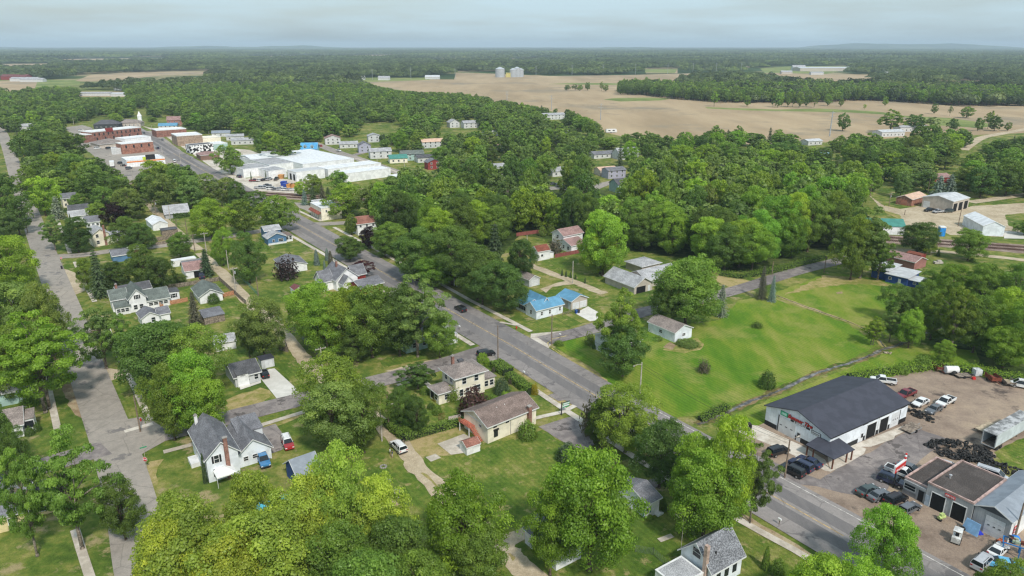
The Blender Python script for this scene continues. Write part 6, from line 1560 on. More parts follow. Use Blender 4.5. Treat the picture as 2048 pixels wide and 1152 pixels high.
H = House('alley_shed', 'broad grey roofed shed under trees at the top of the alley', 'shed', [(330, 428), None, (378, 424)], 2.4, a=9)
H.wing(0, 0, H.b, 9, 2.4, 'x', 3.0, wallm('grey', 'smooth'), roofm('lgrey'), ov=.5, trim=False)
H = House('alley_garage', 'white garage with gabled roof beside the alley fence', 'garage', [(307, 462), None, (325, 459)], 0, a=14); H.wing(0, 0, 6, 14, 2.6, 'y', 1.4, ww, roofm('white'), ov=.2)
H = House('dark_shed', 'small dark roofed lean-to by the cross street fence', 'shed', [(325, 472), None, (343, 469)], 0, a=3); H.wing(0, 0, 6, 3, 2.2, 'shedy', .3, M_wood, roofm('dgrey'), ov=.2, trim=False)
H = House('corner_house', 'low blue grey house at the cross street behind the big spruce', 'house', [(225, 513), None, (262, 507)], 2.4, a=6); H.wing(0, 0, H.b, 6, 2.5, 'x', 1.4, wallm('blue'), roofm('grey'), ov=.3)
H = House('brown_shed', 'open brown timber shed beside the cross street', 'shed', [(262, 512), None, (283, 507)], 0, a=5); H.wing(0, 0, H.b, 5, 2.2, 'flat', .2, plain('brown_board', srgb(106, 76, 62), .9, var=.2), roofm('taupe'))
# ---- left edge houses
H = House('yellow_house', 'pale yellow house with grey roof cut by the frame edge', 'house', [(66, 1050), None, None], 0, a=12, b=5, yaw=27)
H.wing(-14, 0, 14, 11, 3.2, 'x', 2.6, wallm('lemon'), roofm('grey'), ov=.5); H.row('B', 3, (-12, -.8), 1.6); H.wing(.01, 2.5, 4.4, 7, 2.6, 'shedx', -.3, wallm('lemon'), roofm('dgrey'), ov=.3); H.row('B', 2, (.4, 4.2), 1.4, y=2.5)
H = House('green_porch_house', 'pale green porch house with grey roof at the left frame edge', 'house', [(40, 804), None, (64, 797)], 0, a=9, yaw=30)
b = H.b; H.wing(0, 0, b, 4.5, 3.0, 'x', 1.2, wallm('green'), roofm('lgrey'), ov=.3); H.row('B', 2, (.3, b - .2), 1.7, w_=.8); H.wing(-12, -.6, 11.99, 9, 3.2, 'x', 2.4, wallm('green'), roofm('lgrey'), ov=.4)
H = House('white_porch_house', 'white house with flat roofed porch and two dark windows', 'house', [(50, 868), (48, 850), (69, 863)], 0, a=3.6, yaw=30)
b = H.b; H.wing(0, 0, b, 3.6, 3.2, 'shedy', .5, ww, roofm('taupe'), ov=.2); H.row('B', 2, (.2, b - .1), 2.0, w_=.7, frame=M_black); H.wing(-10, -1.0, 9.99, 8, 2.9, 'x', 2.0, ww, roofm('taupe'), ov=.4)
H = House('edge_house', 'white house with maroon roof at the left frame edge', 'house', [(0, 468), None, (8, 465)], 0, a=6, b=4); H.wing(-8, 0, 11, 6, 3, 'x', 1.4, ww, roofm('maroon'), ov=.3)
H = House('edge_house', 'white wall and grey roof showing behind the left street trees', 'house', [(10, 640), None, (24, 634)], 0, a=6, b=4); H.wing(-10, 0, 13, 6, 3, 'x', 1.8, ww, roofm('grey'), ov=.3)
# ---- around the main road
H = House('blue_house', 'blue house with white trim, lower front gable and taller rear wing', 'house', [(537, 491), None, (573.7, 485.7)], 0, a=7)
b = H.b; wb = wallm('blue'); H.wing(0, 0, b, 6, 2.9, 'y', 1.7, wb, roofm('lgrey'), ov=.4); H.win('B', b * .7, 1.6, 1.8, 1.1).win('B', b * .3, 1.6, .8, .9)
H.wing(.8, 6.01, b * .85, 6, 4.6, 'x', 1.3, wb, roofm('lgrey'), ov=.4); panel('base_band', H.e, 'B', 0, 0, 0, b, 0, .7, M_trim, .05); H.wing(b + .01, 1.5, 3, 6, 2.7, 'shedx', -.3, ww, roofm('brown'), ov=.3); H.row('B', 2, (b + .2, b + 2.8), 1.6, y=1.5)
H = House('low_garage', 'low white double garage with weathered grey roof behind the lawn', 'garage', [(566, 548), (548.5, 536), (617.7, 543)], 0, a=11)
H.wing(0, 0, H.b, H.a, 2.5, 'y', 1.4, wallm('white'), roofm('grey'), ov=.3); H.door('B', H.b * .5, .9)
H = House('many_gabled_house', 'red and white house with many grey gables and brick chimney', 'house', [(672, 560), (650, 545), (709, 548)], 3.8)
a, b = max(8, H.a), max(7, H.b); rgx = roofm('cool')
H.wing(0, 0, b, a, 3.8, 'y', 3.2, wallm('white'), roofm('grey'), ov=.4); H.wing(-3.8, a * .25, 3.79, a * .55, 3.4, 'x', 2.8, wallm('white'), roofm('grey'), ov=.4); H.wing(b * .12, -3.2, b * .5, 3.19, 3.0, 'y', 2.2, ww, roofm('grey'), ov=.3); H.wing(b + .01, a * .3, 4.5, a * .5, 3.2, 'x', 2.6, wallm('red'), roofm('grey'), ov=.4)
H.w = (None, H.e.children[1]); H.chimney(b * .4, a * .55, 6, 8.4)
H.wing(b * .65, -6.5, 5, 5.5, 2.5, 'flat', .2, wallm('red'), roofm('white'))
H = House('grey_roofed_garage', 'garage with plain grey roof below the red gabled house', 'garage', [(722, 576), None, (757, 561)], 2.6, a=7); H.wing(0, 0, H.b, 7, 2.6, 'x', 1.5, wallm('red'), roofm('grey'), ov=.4)
H = House('tiny_shed', 'tiny white shed beside the back gardens', 'shed', [(591, 596.5), None, (606, 593)], 0, a=4); H.wing(0, 0, max(2.8, H.b), 4, 2.6, 'y', .8, ww, roofm('maroon'), ov=.15)
H = House('corner_shop', 'white two storey flat roofed shop with brown awning', 'shop', [(644, 441.7), (620, 430), (686, 437)], 0)
a, b = H.a, H.b; H.wing(0, 0, b, a, 5.6, 'flat', .4, wallm('cream', 'smooth'), roofm('white'))
aw = MB(); aw.slab([(-1.3, .2, 2.9), (-.02, .2, 3.9), (-.02, a - .2, 3.9), (-1.3, a - .2, 2.9)], .08); aw.build('awning', plain('brown_awning', srgb(140, 78, 62), .8, var=.15), H.e)
H.row('A', 5, (.3, a - .3), 1.4, w_=.9, h=1.9).win('B', b * .25, 4.2, .7, 1.0).win('B', b * .6, 4.2, .7, 1.0); H.wing(b * .35, a + .01, b * .6, 9, 4.8, 'flat', .3, wallm('white', 'smooth'), roofm('lgrey'))
H = House('brown_roofed_house', 'white two storey house with red brown roof behind the purple tree', 'house', [(716, 471), (712, 462), (752, 465)], 0, a=8)
H.wing(0, 0, H.b, 8, 4.9, 'x', 2.2, ww, roofm('redbrown'), ov=.4); H.row('A', 2, (.5, 7.5), 4.0, w_=.8).row('A', 2, (.5, 7.5), 1.6, w_=.8).row('B', 3, (0, H.b), 4, w_=.8)
H = House('columned_porch_house', 'brown house with white columned porch under the street trees', 'house', [(915, 573), None, (928, 568)], 0, a=4)
H.wing(2.5, 0, 8, 8, 3, 'x', 2, wallm('brown'), roofm('redbrown'), ov=.3); pr = MB(); pr.slab([(-.5, -.3, 2.7), (2.48, -.3, 3.2), (2.48, 5.3, 3.2), (-.5, 5.3, 2.7)], .12); pr.build('porch_roof', roofm('redbrown'), H.e); H.posts([(-.2, 0), (-.2, 1.6), (-.2, 3.2), (-.2, 4.9), (1.2, 0)], 0, 2.55, .11)
H = House('porch_house', 'grey blue house with white porch behind the forked tree', 'house', [(868, 694), None, (907, 682)], 0, a=10)
b = H.b; H.wing(-8, .5, 8 + b * .35, 9.5, 4.6, 'x', 2.2, wallm('green'), roofm('grey'), ov=.4); H.row('B', 3, (-7, b * .3), 1.7, y=.5); H.row('B', 3, (-7, b * .3), 3.9, y=.5)
pr = MB(); pr.slab([(b * .36, -1.2, 2.7), (b + .5, -1.2, 2.7), (b + .5, 4.5, 3.1), (b * .36, 4.5, 3.1)], .14); pr.build('porch_roof', roofm('lgrey'), H.e); H.posts([(b * .4, -1), (b * .7, -1), (b + .3, -1), (b + .3, 1.6), (b + .3, 4.2)], 0, 2.55, .1); H.box('porch_floor', b * .36, -1.2, 0, b + .4, 4.4, .45, M_trim); H.wing(b * .36, 4.52, b * .5, 4, 3.0, 'x', 1, wallm('green'), roofm('grey'), ov=.2)
# ---- beyond the main road
H = House('rusty_roofed_shed', 'two storey white shed with rust streaked metal roof', 'shed', [(1075.6, 522.3), (1062, 516.5), (1100, 518)], 0)
a, b = H.a, H.b; H.wing(0, 0, b, a, 3.6, 'x', 1.6, ww, roofm('rust'), ov=.25); panel('shed_opening', H.e, 'A', 0, 0, a * .25, a * .8, .5, 1.7, M_dark, .03); H.win('B', b * .35, 1.9, .6, .6, frame=M_black); H.wing(b + .01, .5, 2.2, a - 1, 2.4, 'shedx', -.4, ww, roofm('lgrey'), ov=.15)
H = House('maroon_roofed_house', 'white two storey house with maroon roofs beside the lime tree', 'house', [(1142.4, 506), None, (1162.5, 501)], 0, a=9)
a, b = 9, max(7, H.b); rm_ = roofm('pink'); H.wing(0, 0, b, a, 2.9, 'x', 1.6, ww, rm_, ov=.4); H.door('B', b * .7).row('A', 3, (.5, 8.5), 1.5); H.wing(1.5, 6.5, 10, 7, 5.2, 'x', 1.9, ww, rm_, ov=.4); H.win('A', 10, 4.2, x=1.5)
H = House('single_garage', 'small garage with white door facing the gravel alley', 'garage', [(1058.5, 574.4), None, (1078, 569)], 0, a=8)
H.wing(0, 0, H.b, 8, 2.5, 'y', 1.2, wallm('pale'), roofm('taupe'), ov=.25); H.door('B', H.b / 2, 2.7, 2.1, garage=True)
H = House('blue_roofed_house', 'white cottage with bright blue metal roof at the street corner', 'house', [(1072.6, 639.4), (1053, 628.5), (1124.8, 625.5)], 0)
a, b = H.a, H.b; wc = wallm('coolw', 'lap'); rb = roofm('blue')
H.wing(0, 0, b, a, 3.0, 'x', 1.7, wc, rb, ov=.4); H.win('A', a * .5, 1.6, .8, 1.2).win('B', b * .2, 1.5, .6, 1.0).win('B', b * .5, 1.5, .6, 1.2).win('B', b * .88, 1.6, .6, 1.0)
H.wing(-1.2 + 1.5, a + .01, b * .5, 5.5, 2.7, 'y', 1.5, wc, rb, ov=.4); H.row('A', 4, (a + .6, a + 5.2), 1.5, x=.3, w_=.7, h=1.2, frame=M_black); H.wing(b * .35, 2, b * .3, a + 2.5, 3.3, 'y', 2.0, wc, rb, ov=.4)
H = House('double_garage', 'pale double garage with blue metal roof and two white doors', 'garage', [(1142.4, 620.6), (1113.4, 608.5), (1175.6, 613)], 0)
a, b = H.a, H.b; H.wing(0, 0, b, a, 2.9, 'y', 1.4, wallm('beige'), rb, ov=.35); H.door('B', b * .28, b * .42, 2.2, garage=True).door('B', b * .74, b * .42, 2.2, garage=True).door('A', a * .15).win('A', a * .55, 1.6, .6, .6)
H = House('ranch_house', 'beige ranch house with grey cross gables and open garage door', 'house', [(1268, 589), None, (1301, 581)], 0, a=14)
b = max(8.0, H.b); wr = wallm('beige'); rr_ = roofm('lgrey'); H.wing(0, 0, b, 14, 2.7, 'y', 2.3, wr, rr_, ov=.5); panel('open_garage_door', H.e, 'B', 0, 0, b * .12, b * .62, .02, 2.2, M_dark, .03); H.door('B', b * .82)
H.wing(b + .01, 2.5, 15, 9, 2.7, 'x', 2.1, wr, rr_, ov=.5); H.door('B', b + 2, y=2.5).row('B', 4, (b + 3, b + 15), 1.5, y=2.5)
H = House('hipped_outbuilding', 'small hip roofed outbuilding behind the ranch house', 'garage', [(1283, 548), None, (1312, 541)], 0, a=8); H.wing(0, 0, max(9, H.b), 8, 2.6, 'hip', 1.5, wr, rr_, ov=.5)
H = House('long_garage', 'long white garage with taupe roof standing on the meadow', 'garage', [(1348.7, 685.3), (1294.6, 662.7), (1384, 675)], 0)
a, b = H.a, H.b; H.wing(0, 0, b, a, 2.9, 'y', 1.5, wallm('coolw', 'rib'), roofm('taupe'), ov=.3); H.win('A', a * .52, 1.6, 1.1, .8, frame=M_trim).win('B', b * .52, 1.6, 1.1, .7); H.door('A', a * .86, .9); door(H.e, 'A', 0, 0, a * .95, .9, 2.0)
H = House('tree_shaded_house', 'grey house with brown roof almost covered by a street tree', 'house', [(1225, 716), (1193, 702), (1287, 699)], 0, a=7)
b = H.b; H.wing(0, 0, b * .55, 7, 4.2, 'x', 1.5, wallm('pale'), roofm('taupe'), ov=.3); H.wing(b * .55 + .01, .6, b * .45, 5.5, 2.7, 'x', 1.6, wallm('pale'), roofm('pink'), ov=.35); H.win('B', b * .82, 1.5, 1.1, .8, y=.6); H.row('B', 2, (0, b * .5), 1.5).win('A', 3.5, 1.6)
# ---- cottage between lime trees, and the shingled house at the bottom
H = House('white_cottage', 'small white cottage with grey roof between two big street trees', 'house', [(1297, 1036), (1270, 1020), (1314, 1023)], 0, a=9)
b = H.b; H.wing(-.5, 0, .5 + b, 7, 3.1, 'x', 1.3, ww, roofm('grey'), ov=.35); win(H.e, b, 1.6, 1.7, .8, 1.5, 'D'); H.win('B', -.5, 1.6, 1.1, 1.2, shutters=plain('teal_shutter', (.03, .12, .12))); H.box('step', b - 1, -.8, 0, b + .4, -.02, .3, M_trim)
H = House('shingled_house', 'pale house with speckled grey shingle roof and slim chimney', 'house', [(1424, 1143), (1362, 1098), (1488, 1110)], 3.6)
a, b = H.a, H.b
H.wing(0, 0, b, a, 3.6, 'x', 3.1, wallm('coolw'), roofm('speck'), ov=.4); H.row('B', 3, (b * .1, b * .9), 2.0, w_=.7, h=1.5, frame=M_black); H.win('A', a * .5, 4.9, 1.5, 1.5, frame=M_trim)
MB().box(-.6, a * .12, 0, -.02, a * .22, 7.6).build('chimney', plain('pale_brick', srgb(176, 152, 140), .9, var=.2), H.e)
H.wing(-6, 1.0, 5.4, a - 1.6, 2.9, 'flat', .12, ww, roofm('lgrey'), parapet=M_trim); H.win('B', -2.5, 1.6, .7, 1.2, y=1.0)
MB().tube((b * .3, a * .2, 4.5), (b * .3, a * .2, 5.4), .12).build('vent_pipe', M_black, H.w[1])
# white roof under the big bottom trees
H = House('hidden_house', 'white walled house almost buried under the bottom street tree', 'house', [(1112, 1142), (1072, 1108), None], 0, b=6, a=8); H.wing(0, 0, 5, 8, 2.8, 'y', 1.6, ww, roofm('grey'), ov=.3)
# ---- right side yard
H = House('green_roofed_shed', 'white metal shed with green roof behind the railway', 'shed', [(1742, 468), None, (1808, 470)], 0, a=9, yaw=-8); H.wing(-2, 0, H.b + 2, 9, 3.6, 'x', 2.2, wallm('white', 'rib'), roofm('teal'), ov=.25, trim=False)
H = House('brick_workshop', 'orange brick workshop with pale tan roof', 'workshop', [(1822, 412.7), (1787, 408.8), (1855, 405)], 0)
H.wing(0, 0, H.b, H.a, 3.4, 'x', 1.5, wallm('orange', 'brick'), roofm('tan'), ov=.3); H.door('A', H.a * .5, 3.0, 2.6, m=wallm('orange', 'smooth'), garage=True)
H = House('three_bay_garage', 'beige metal garage with three open bays and low grey roof', 'garage', [(1903, 424.7), (1841, 414.5), (1937.8, 416.7)], 0)
a, b = H.a, H.b; H.wing(0, 0, b, a, 5.2, 'x', 1.6, wallm('beige', 'rib'), roofm('silver'), ov=.2); 
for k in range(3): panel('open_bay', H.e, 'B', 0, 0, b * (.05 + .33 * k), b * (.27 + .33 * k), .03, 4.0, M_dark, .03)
H.door('A', a * .84, a * .22, 3.4, garage=True)
H = House('white_barn', 'white metal barn with gabled end beside a concrete pad', 'barn', [(1962.7, 471.5), (1922, 449.5), (2009.5, 475)], 0, yaw=-10)
H.wing(0, 0, H.b, max(18, H.a), 4.2, 'y', 1.9, wallm('coolw', 'rib'), roofm('white'), ov=.2)
H = House('long_low_barn', 'long dusty pink barn with taupe roof and white gable trim', 'barn', [(1827, 540), (1775, 524), (1848, 533)], 0)
H.wing(0, 0, H.b, H.a, 2.8, 'y', 1.4, wallm('maroon'), roofm('pink'), ov=.3); H.door('B', H.b * .5, H.b * .7, 2.2, m=wallm('maroon'))
H = House('red_container', 'low red shed behind the pink barn', 'shed', [(1840, 524), (1812, 517), None], 0, b=3.5); H.wing(0, 0, 3.5, H.a, 2.3, 'y', .5, wallm('red'), roofm('rust'), ov=.1, trim=False)
H = House('blue_building', 'bright blue building with three white metal roofs', 'building', [(1815.5, 556), (1774, 546), (1829.5, 543.6)], 3.0)
a, b = H.a, max(7, H.b); bn = wallm('navy', 'smooth'); rs_ = roofm('silver')
H.wing(0, 0, b, a, 2.8, 'shedx', .6, bn, rs_, ov=.5, trim=False); H.win('A', a * .8, 1.6, .9, .8).door('A', a * .35, .9); H.wing(1.5, a + .01, b, a * .8, 3.3, 'shedx', .6, bn, rs_, ov=.4, trim=False); H.wing(1.0, -4.0, 4.5, 3.99, 2.2, 'shedx', .3, bn, rs_, ov=.5, trim=False); H.win('A', -2, 1.4, .8, .7, x=1.0)

# ================================================================ DOWNTOWN AND FAR BUILDINGS
def simple(name, label, cat, p, z, h, roof, rise, wm, rm, a=None, b=None, yaw=None, wins=(), group=None, ov=.3, rows=None, parapet=None):
 H = House(name, label, cat, p, z, a=a, b=b, yaw=yaw, group=group)
 H.wing(0, 0, H.b, H.a, h, roof, rise, wm, rm, ov=ov, parapet=parapet)
 if rows:
  for f, n, zz, w_, hh in rows: H.row(f, n, (0.5, (H.b if f == 'B' else H.a) - .5), zz, w_=w_, h=hh, frame=plain('dark_window', (.05, .05, .055), .3))
 return H
bk = wallm('brick', 'brick'); ok = wallm('orange', 'brick'); wr_ = roofm('white')
H = simple('brick_block', 'long two storey red brick block with white flat roof', 'building', [(186, 284), None, (276, 272)], 0, 7.6, 'flat', .6, bk, wr_, a=15, rows=(('B', 11, 5.6, 1.0, 1.9), ('B', 6, 2.0, 1.1, 2.0), ('A', 3, 5.5, 1, 1.9)))
H.wing(-6, 0, 5.99, 13, 6.0, 'flat', .5, bk, wr_); H.box('red_parapet', H.b * .28, -.4, 7.0, H.b * .42, .6, 10.0, wallm('red', 'smooth'))
simple('hipped_hall', 'low hall with broad grey brown hipped roof', 'building', [(200, 297), None, (254, 291)], 0, 3.0, 'hip', 3.0, wallm('beige', 'smooth'), roofm('taupe'), a=20, ov=.6)
simple('small_brick_shop', 'orange brick two storey shop with white flat roof', 'building', [(245.6, 309), None, (305.8, 302)], 0, 7.2, 'flat', .5, ok, wr_, a=11, rows=(('B', 4, 5.2, 1.0, 2.0),))
simple('stone_annex', 'grey rendered annex on the end of the orange brick shop', 'building', [(224, 309.5), None, (244, 309)], 0, 4.2, 'flat', .4, wallm('pale', 'smooth'), roofm('lgrey'), a=9)
simple('white_roofed_shops', 'row of white roofed shops between the two brick blocks', 'building', [(252, 293), None, (296, 286)], 0, 5.5, 'flat', .5, wallm('white', 'smooth'), wr_, a=14)
H = simple('petrol_station', 'petrol station shop with white flat roof and orange fascia band', 'shop', [(255, 335), None, (331, 328)], 0, 4.0, 'flat', .7, wallm('white', 'smooth'), wr_, a=18)
panel('fascia_band', H.e, 'B', 0, 0, .1, H.b - .1, 3.0, 3.7, plain('orange_band', (.75, .22, .03), .5), .15); panel('logo_board', H.e, 'B', 0, 0, H.b * .5, H.b * .75, 4.0, 7.2, M_black, .2); panel('lime_board', H.e, 'B', 0, 0, H.b * .42, H.b * .5, 4.0, 6.0, plain('lime_board', (.5, .6, .05), .5), .2)
simple('tan_brick_block', 'tan brick two storey block with pale shop front', 'building', [(356, 292.6), (344, 287), (407, 289)], 0, 7.6, 'flat', .6, wallm('tan', 'brick'), wr_, rows=(('A', 3, 5.4, 1.2, 1.8),))
simple('long_brick_shops', 'long low brick shops with white roofs across the main street', 'building', [(314, 275), (308, 270), (372, 270)], 0, 5.6, 'flat', .6, bk, wr_, a=16)
simple('beige_hall', 'low beige rendered hall beside the tan brick block', 'building', [(406, 288), None, (442, 285)], 0, 4.5, 'flat', .4, wallm('cream', 'smooth'), wallm('cream', 'smooth'), a=12)
m, nt, bb_ = new_mat('cow_mural'); nn = noise(nt, tri_coords(nt), 0.55, 2, .4); nt.links.new(ramp(nt, nn, [(.49, (.02, .02, .02)), (.51, (.75, .75, .75))]), bb_.inputs['Base Color'])
simple('mural_building', 'low building painted all over in black and white blotches', 'building', [(383, 308), None, (426, 303)], 0, 6.0, 'flat', .3, m, roofm('dgrey'), a=10)
simple('white_roofed_hall', 'white and green roofed hall behind the restaurant', 'building', [(428, 301), None, (455, 298)], 0, 4.5, 'flat', .4, wallm('green', 'smooth'), wr_, a=14)
simple('brown_restaurant', 'brown hip roofed restaurant by the crossing', 'building', [(402, 321), None, (440, 318)], 0, 3.4, 'hip', 1.8, wallm('brown', 'smooth'), roofm('pink'), a=14)
simple('dark_roofed_office', 'office with dark gabled roof below the petrol station', 'building', [(345, 350), None, (369, 346)], 0, 3.2, 'x', 1.8, wallm('white', 'smooth'), roofm('dgrey'), a=11)
# factory
FW = wallm('white', 'rib')
H = House('factory', 'sprawling white factory with pale flat roofs in stepped blocks', 'factory', [(488, 356), (472, 347), (534, 348)], 0)
a, b = H.a, H.b
H.wing(0, 0, b, a, 5.0, 'flat', .3, FW, roofm('lgrey'))
def fw(C, R_, z, d, h, rm_, dz=0.0):
 c = H.px(*C, z); r = H.px(*R_, z); H.wing(c[0], c[1] + dz, r[0] - c[0], d, h, 'flat', .3, FW, rm_)
fw((538, 358.6), (577, 355), 0, 16, 4.6, roofm('lgrey')); fw((594, 363), (655, 357), 0, 12, 5.2, roofm('silver')); c = H.px(594, 363)
for k in range(2): panel('dock_door', H.e, 'A', c[0], 0, c[1] + 2 + 4.5 * k, c[1] + 4.4 + 4.5 * k, .1, 3.8, M_dark, .04)
fw((540, 347), (606, 342), 0, 42, 5.1, roofm('lgrey')); fw((607, 347), (728, 339), 0, 60, 5.6, wr_); fw((657, 355), (770, 343), 0, 14, 4.7, wr_); fw((694, 365), (790, 355), 0, 12, 5.0, wr_)
simple('white_warehouse', 'white roofed warehouse behind the factory', 'building', [(505, 335), None, (563, 329)], 0, 5, 'x', 1.2, FW, wr_, a=24)
simple('white_storage_building', 'white building showing through trees at the factory end', 'building', [(800, 374), None, (826, 369)], 0, 5.0, 'flat', .3, FW, wr_, a=12)
# tarped bright blue house
H = House('bright_blue_house', 'pale blue house with vivid blue tarped roof and two dormers', 'house', [(602, 312), None, (634, 312)], 0, a=9, yaw=4)
b = H.b; H.wing(0, 0, b, 9, 4.6, 'x', 4.2, wallm('lightblue', 'lap'), roofm('bblue'), ov=.4); H.row('B', 3, (.6, b - .5), 1.8, w_=1.2)
for x in (.28, .72): H.wing(b * x - 1.2, .6, 2.4, 3.4, 7.0, 'y', 1.0, wallm('lightblue', 'lap'), roofm('bblue'), ov=.2, z0=5.0); H.win('B', b * x, 6.2, 1.1, 1.2, y=.6)
H.box('hanging_tarp', b * .72, -.9, 0, b + .3, -.5, 5.2, plain('blue_tarp', (.10, .28, .48), .5, var=.15))
# peeking houses in town: (u, v base of near corner, width m, depth m, height, roof axis, rise, wall, roof, yaw, label)
for (u, v, b, a, h, rf_, rise, wcn, rcn, yw, lab) in PEEK:
 H = House('town_house' if v > 200 else 'farm_building', lab, 'house' if v > 200 else 'farm building', [(u, v)], 0, a=a, b=b, yaw=yw, group='houses glimpsed among the town trees' if v > 200 else 'far farm buildings')
 H.wing(0, 0, b, a, h, rf_, rise, wallm('offwhite' if wcn == 'white' else wcn, 'smooth'), roofm('lgrey' if rcn == 'white' else rcn), ov=.4, trim=False)
 if v > 200:
  n = max(2, int(b / 4)); H.row('B', n, (.5, b - .5), 1.6, w_=1.0, h=1.2)
  if h > 4.2: H.row('B', n, (.5, b - .5), 4.0, w_=1.0, h=1.2)
# church spire
x, y = W(281, 245); e = empty('church_tower', (x, y, 0), .3, 'white church tower with pointed spire beyond downtown', 'church tower')
MB().box(-1.8, -1.8, 0, 1.8, 1.8, 6.5).build('wall', wallm('white', 'smooth'), e); m_ = MB(); 
for i in range(4): p = [(-2, -2, 6.5), (2, -2, 6.5), (2, 2, 6.5), (-2, 2, 6.5)]; m_.face([p[i], p[(i + 1) % 4], (0, 0, 11.5)])
m_.build('spire', wallm('white', 'smooth'), e)
# silos
M_silo = siding('silo_steel', (.42, .44, .46), 1.2, 'z', .2)
for i, (u, r, h, lab) in enumerate(((1000, 11.5, 20, 'large corrugated steel grain silo standing apart'), (1026, 8.5, 18, 'grain silo behind the tree, left of the three'), (1034, 8.5, 21, 'tallest grain silo in the middle of the group'), (1041, 8, 18, 'grain silo on the right of the group'))):
 x, y = W(u, 154.5); y += 6 * i; e = empty('grain_silo', (x, y, 0), 0, lab, 'silo', 'grain silos on the bare field')
 MB().tube((0, 0, 0), (0, 0, h), r, r, 24, False).build('wall', M_silo, e); MB().tube((0, 0, h), (0, 0, h + r * .45), r * 1.03, .6, 24).build('roof', plain('silo_roof', (.55, .57, .59), .4, .3), e)
x, y = W(1012, 154.5); tag(MB().box(x, y, 0, x + 12, y + 14, 10).box(x - .5, y - .5, 10.01, x + 12.5, y + 14.5, 10.6).build('grain_bin_house', plain('yellow_bin', (.55, .48, .16), .7)), 'yellow shed between the grain silos', 'shed')
print(BLD)
# ================================================================ VEHICLES
M_tyre = plain('tyre_rubber', (0.030, 0.029, 0.028), .85, var=.5, vs=1.5); M_rimm = plain('wheel_rim', (.45, .45, .46), .35, .6)
M_cgl = glass('car_glass', (0.012, 0.016, 0.02)); M_tl = plain('tail_lamp', (.45, .01, .01), .3, spec=.5); M_hl = plain('head_lamp', (.75, .76, .78), .2, spec=.6); M_pl = plain('car_plastic', (.025, .025, .027), .6)
CARC = dict(black=(.012, .013, .016), white=(.78, .78, .77), silver=(.46, .47, .49), grey=(.13, .14, .155), navy=(.025, .035, .08), red=(.36, .02, .025), maroon=(.20, .02, .03), blue=(.05, .20, .42), tan=(.42, .38, .30), dgreen=(.05, .07, .065), cyan=(.12, .42, .66))
# side profile: body outline (x fraction, z) ; greenhouse base and top fractions
CT_ = dict(
        sedan=(4.8, 1.82, [(-.5, .38), (-.5, .92), (-.47, 1.0), (-.30, 1.02), (.17, .98), (.42, .88), (.49, .74), (.5, .38)], (-.36, .20), (-.22, .06), 1.00, 1.44),
        suv=(4.75, 1.92, [(-.5, .45), (-.5, 1.05), (-.48, 1.15), (.20, 1.12), (.44, 1.02), (.49, .88), (.5, .45)], (-.485, .26), (-.44, .10), 1.14, 1.74),
        van=(5.2, 2.0, [(-.5, .42), (-.5, 1.05), (-.49, 1.15), (.30, 1.10), (.46, .98), (.5, .80), (.5, .42)], (-.49, .38), (-.46, .20), 1.12, 1.95),
        pickup=(5.7, 2.0, [(-.5, .52), (-.5, 1.08), (.26, 1.12), (.46, 1.06), (.5, .92), (.5, .52)], (-.10, .28), (-.07, .14), 1.12, 1.84),
        coupe=(4.6, 1.86, [(-.5, .36), (-.5, .90), (-.46, .98), (-.30, .97), (.14, .92), (.42, .78), (.5, .62), (.5, .36)], (-.40, .20), (-.20, .03), .95, 1.32),
        wagon=(4.6, 1.80, [(-.5, .38), (-.5, .95), (-.47, 1.02), (.18, .98), (.44, .86), (.5, .70), (.5, .38)], (-.47, .24), (-.42, .06), 1.0, 1.5))
_CARM = {}
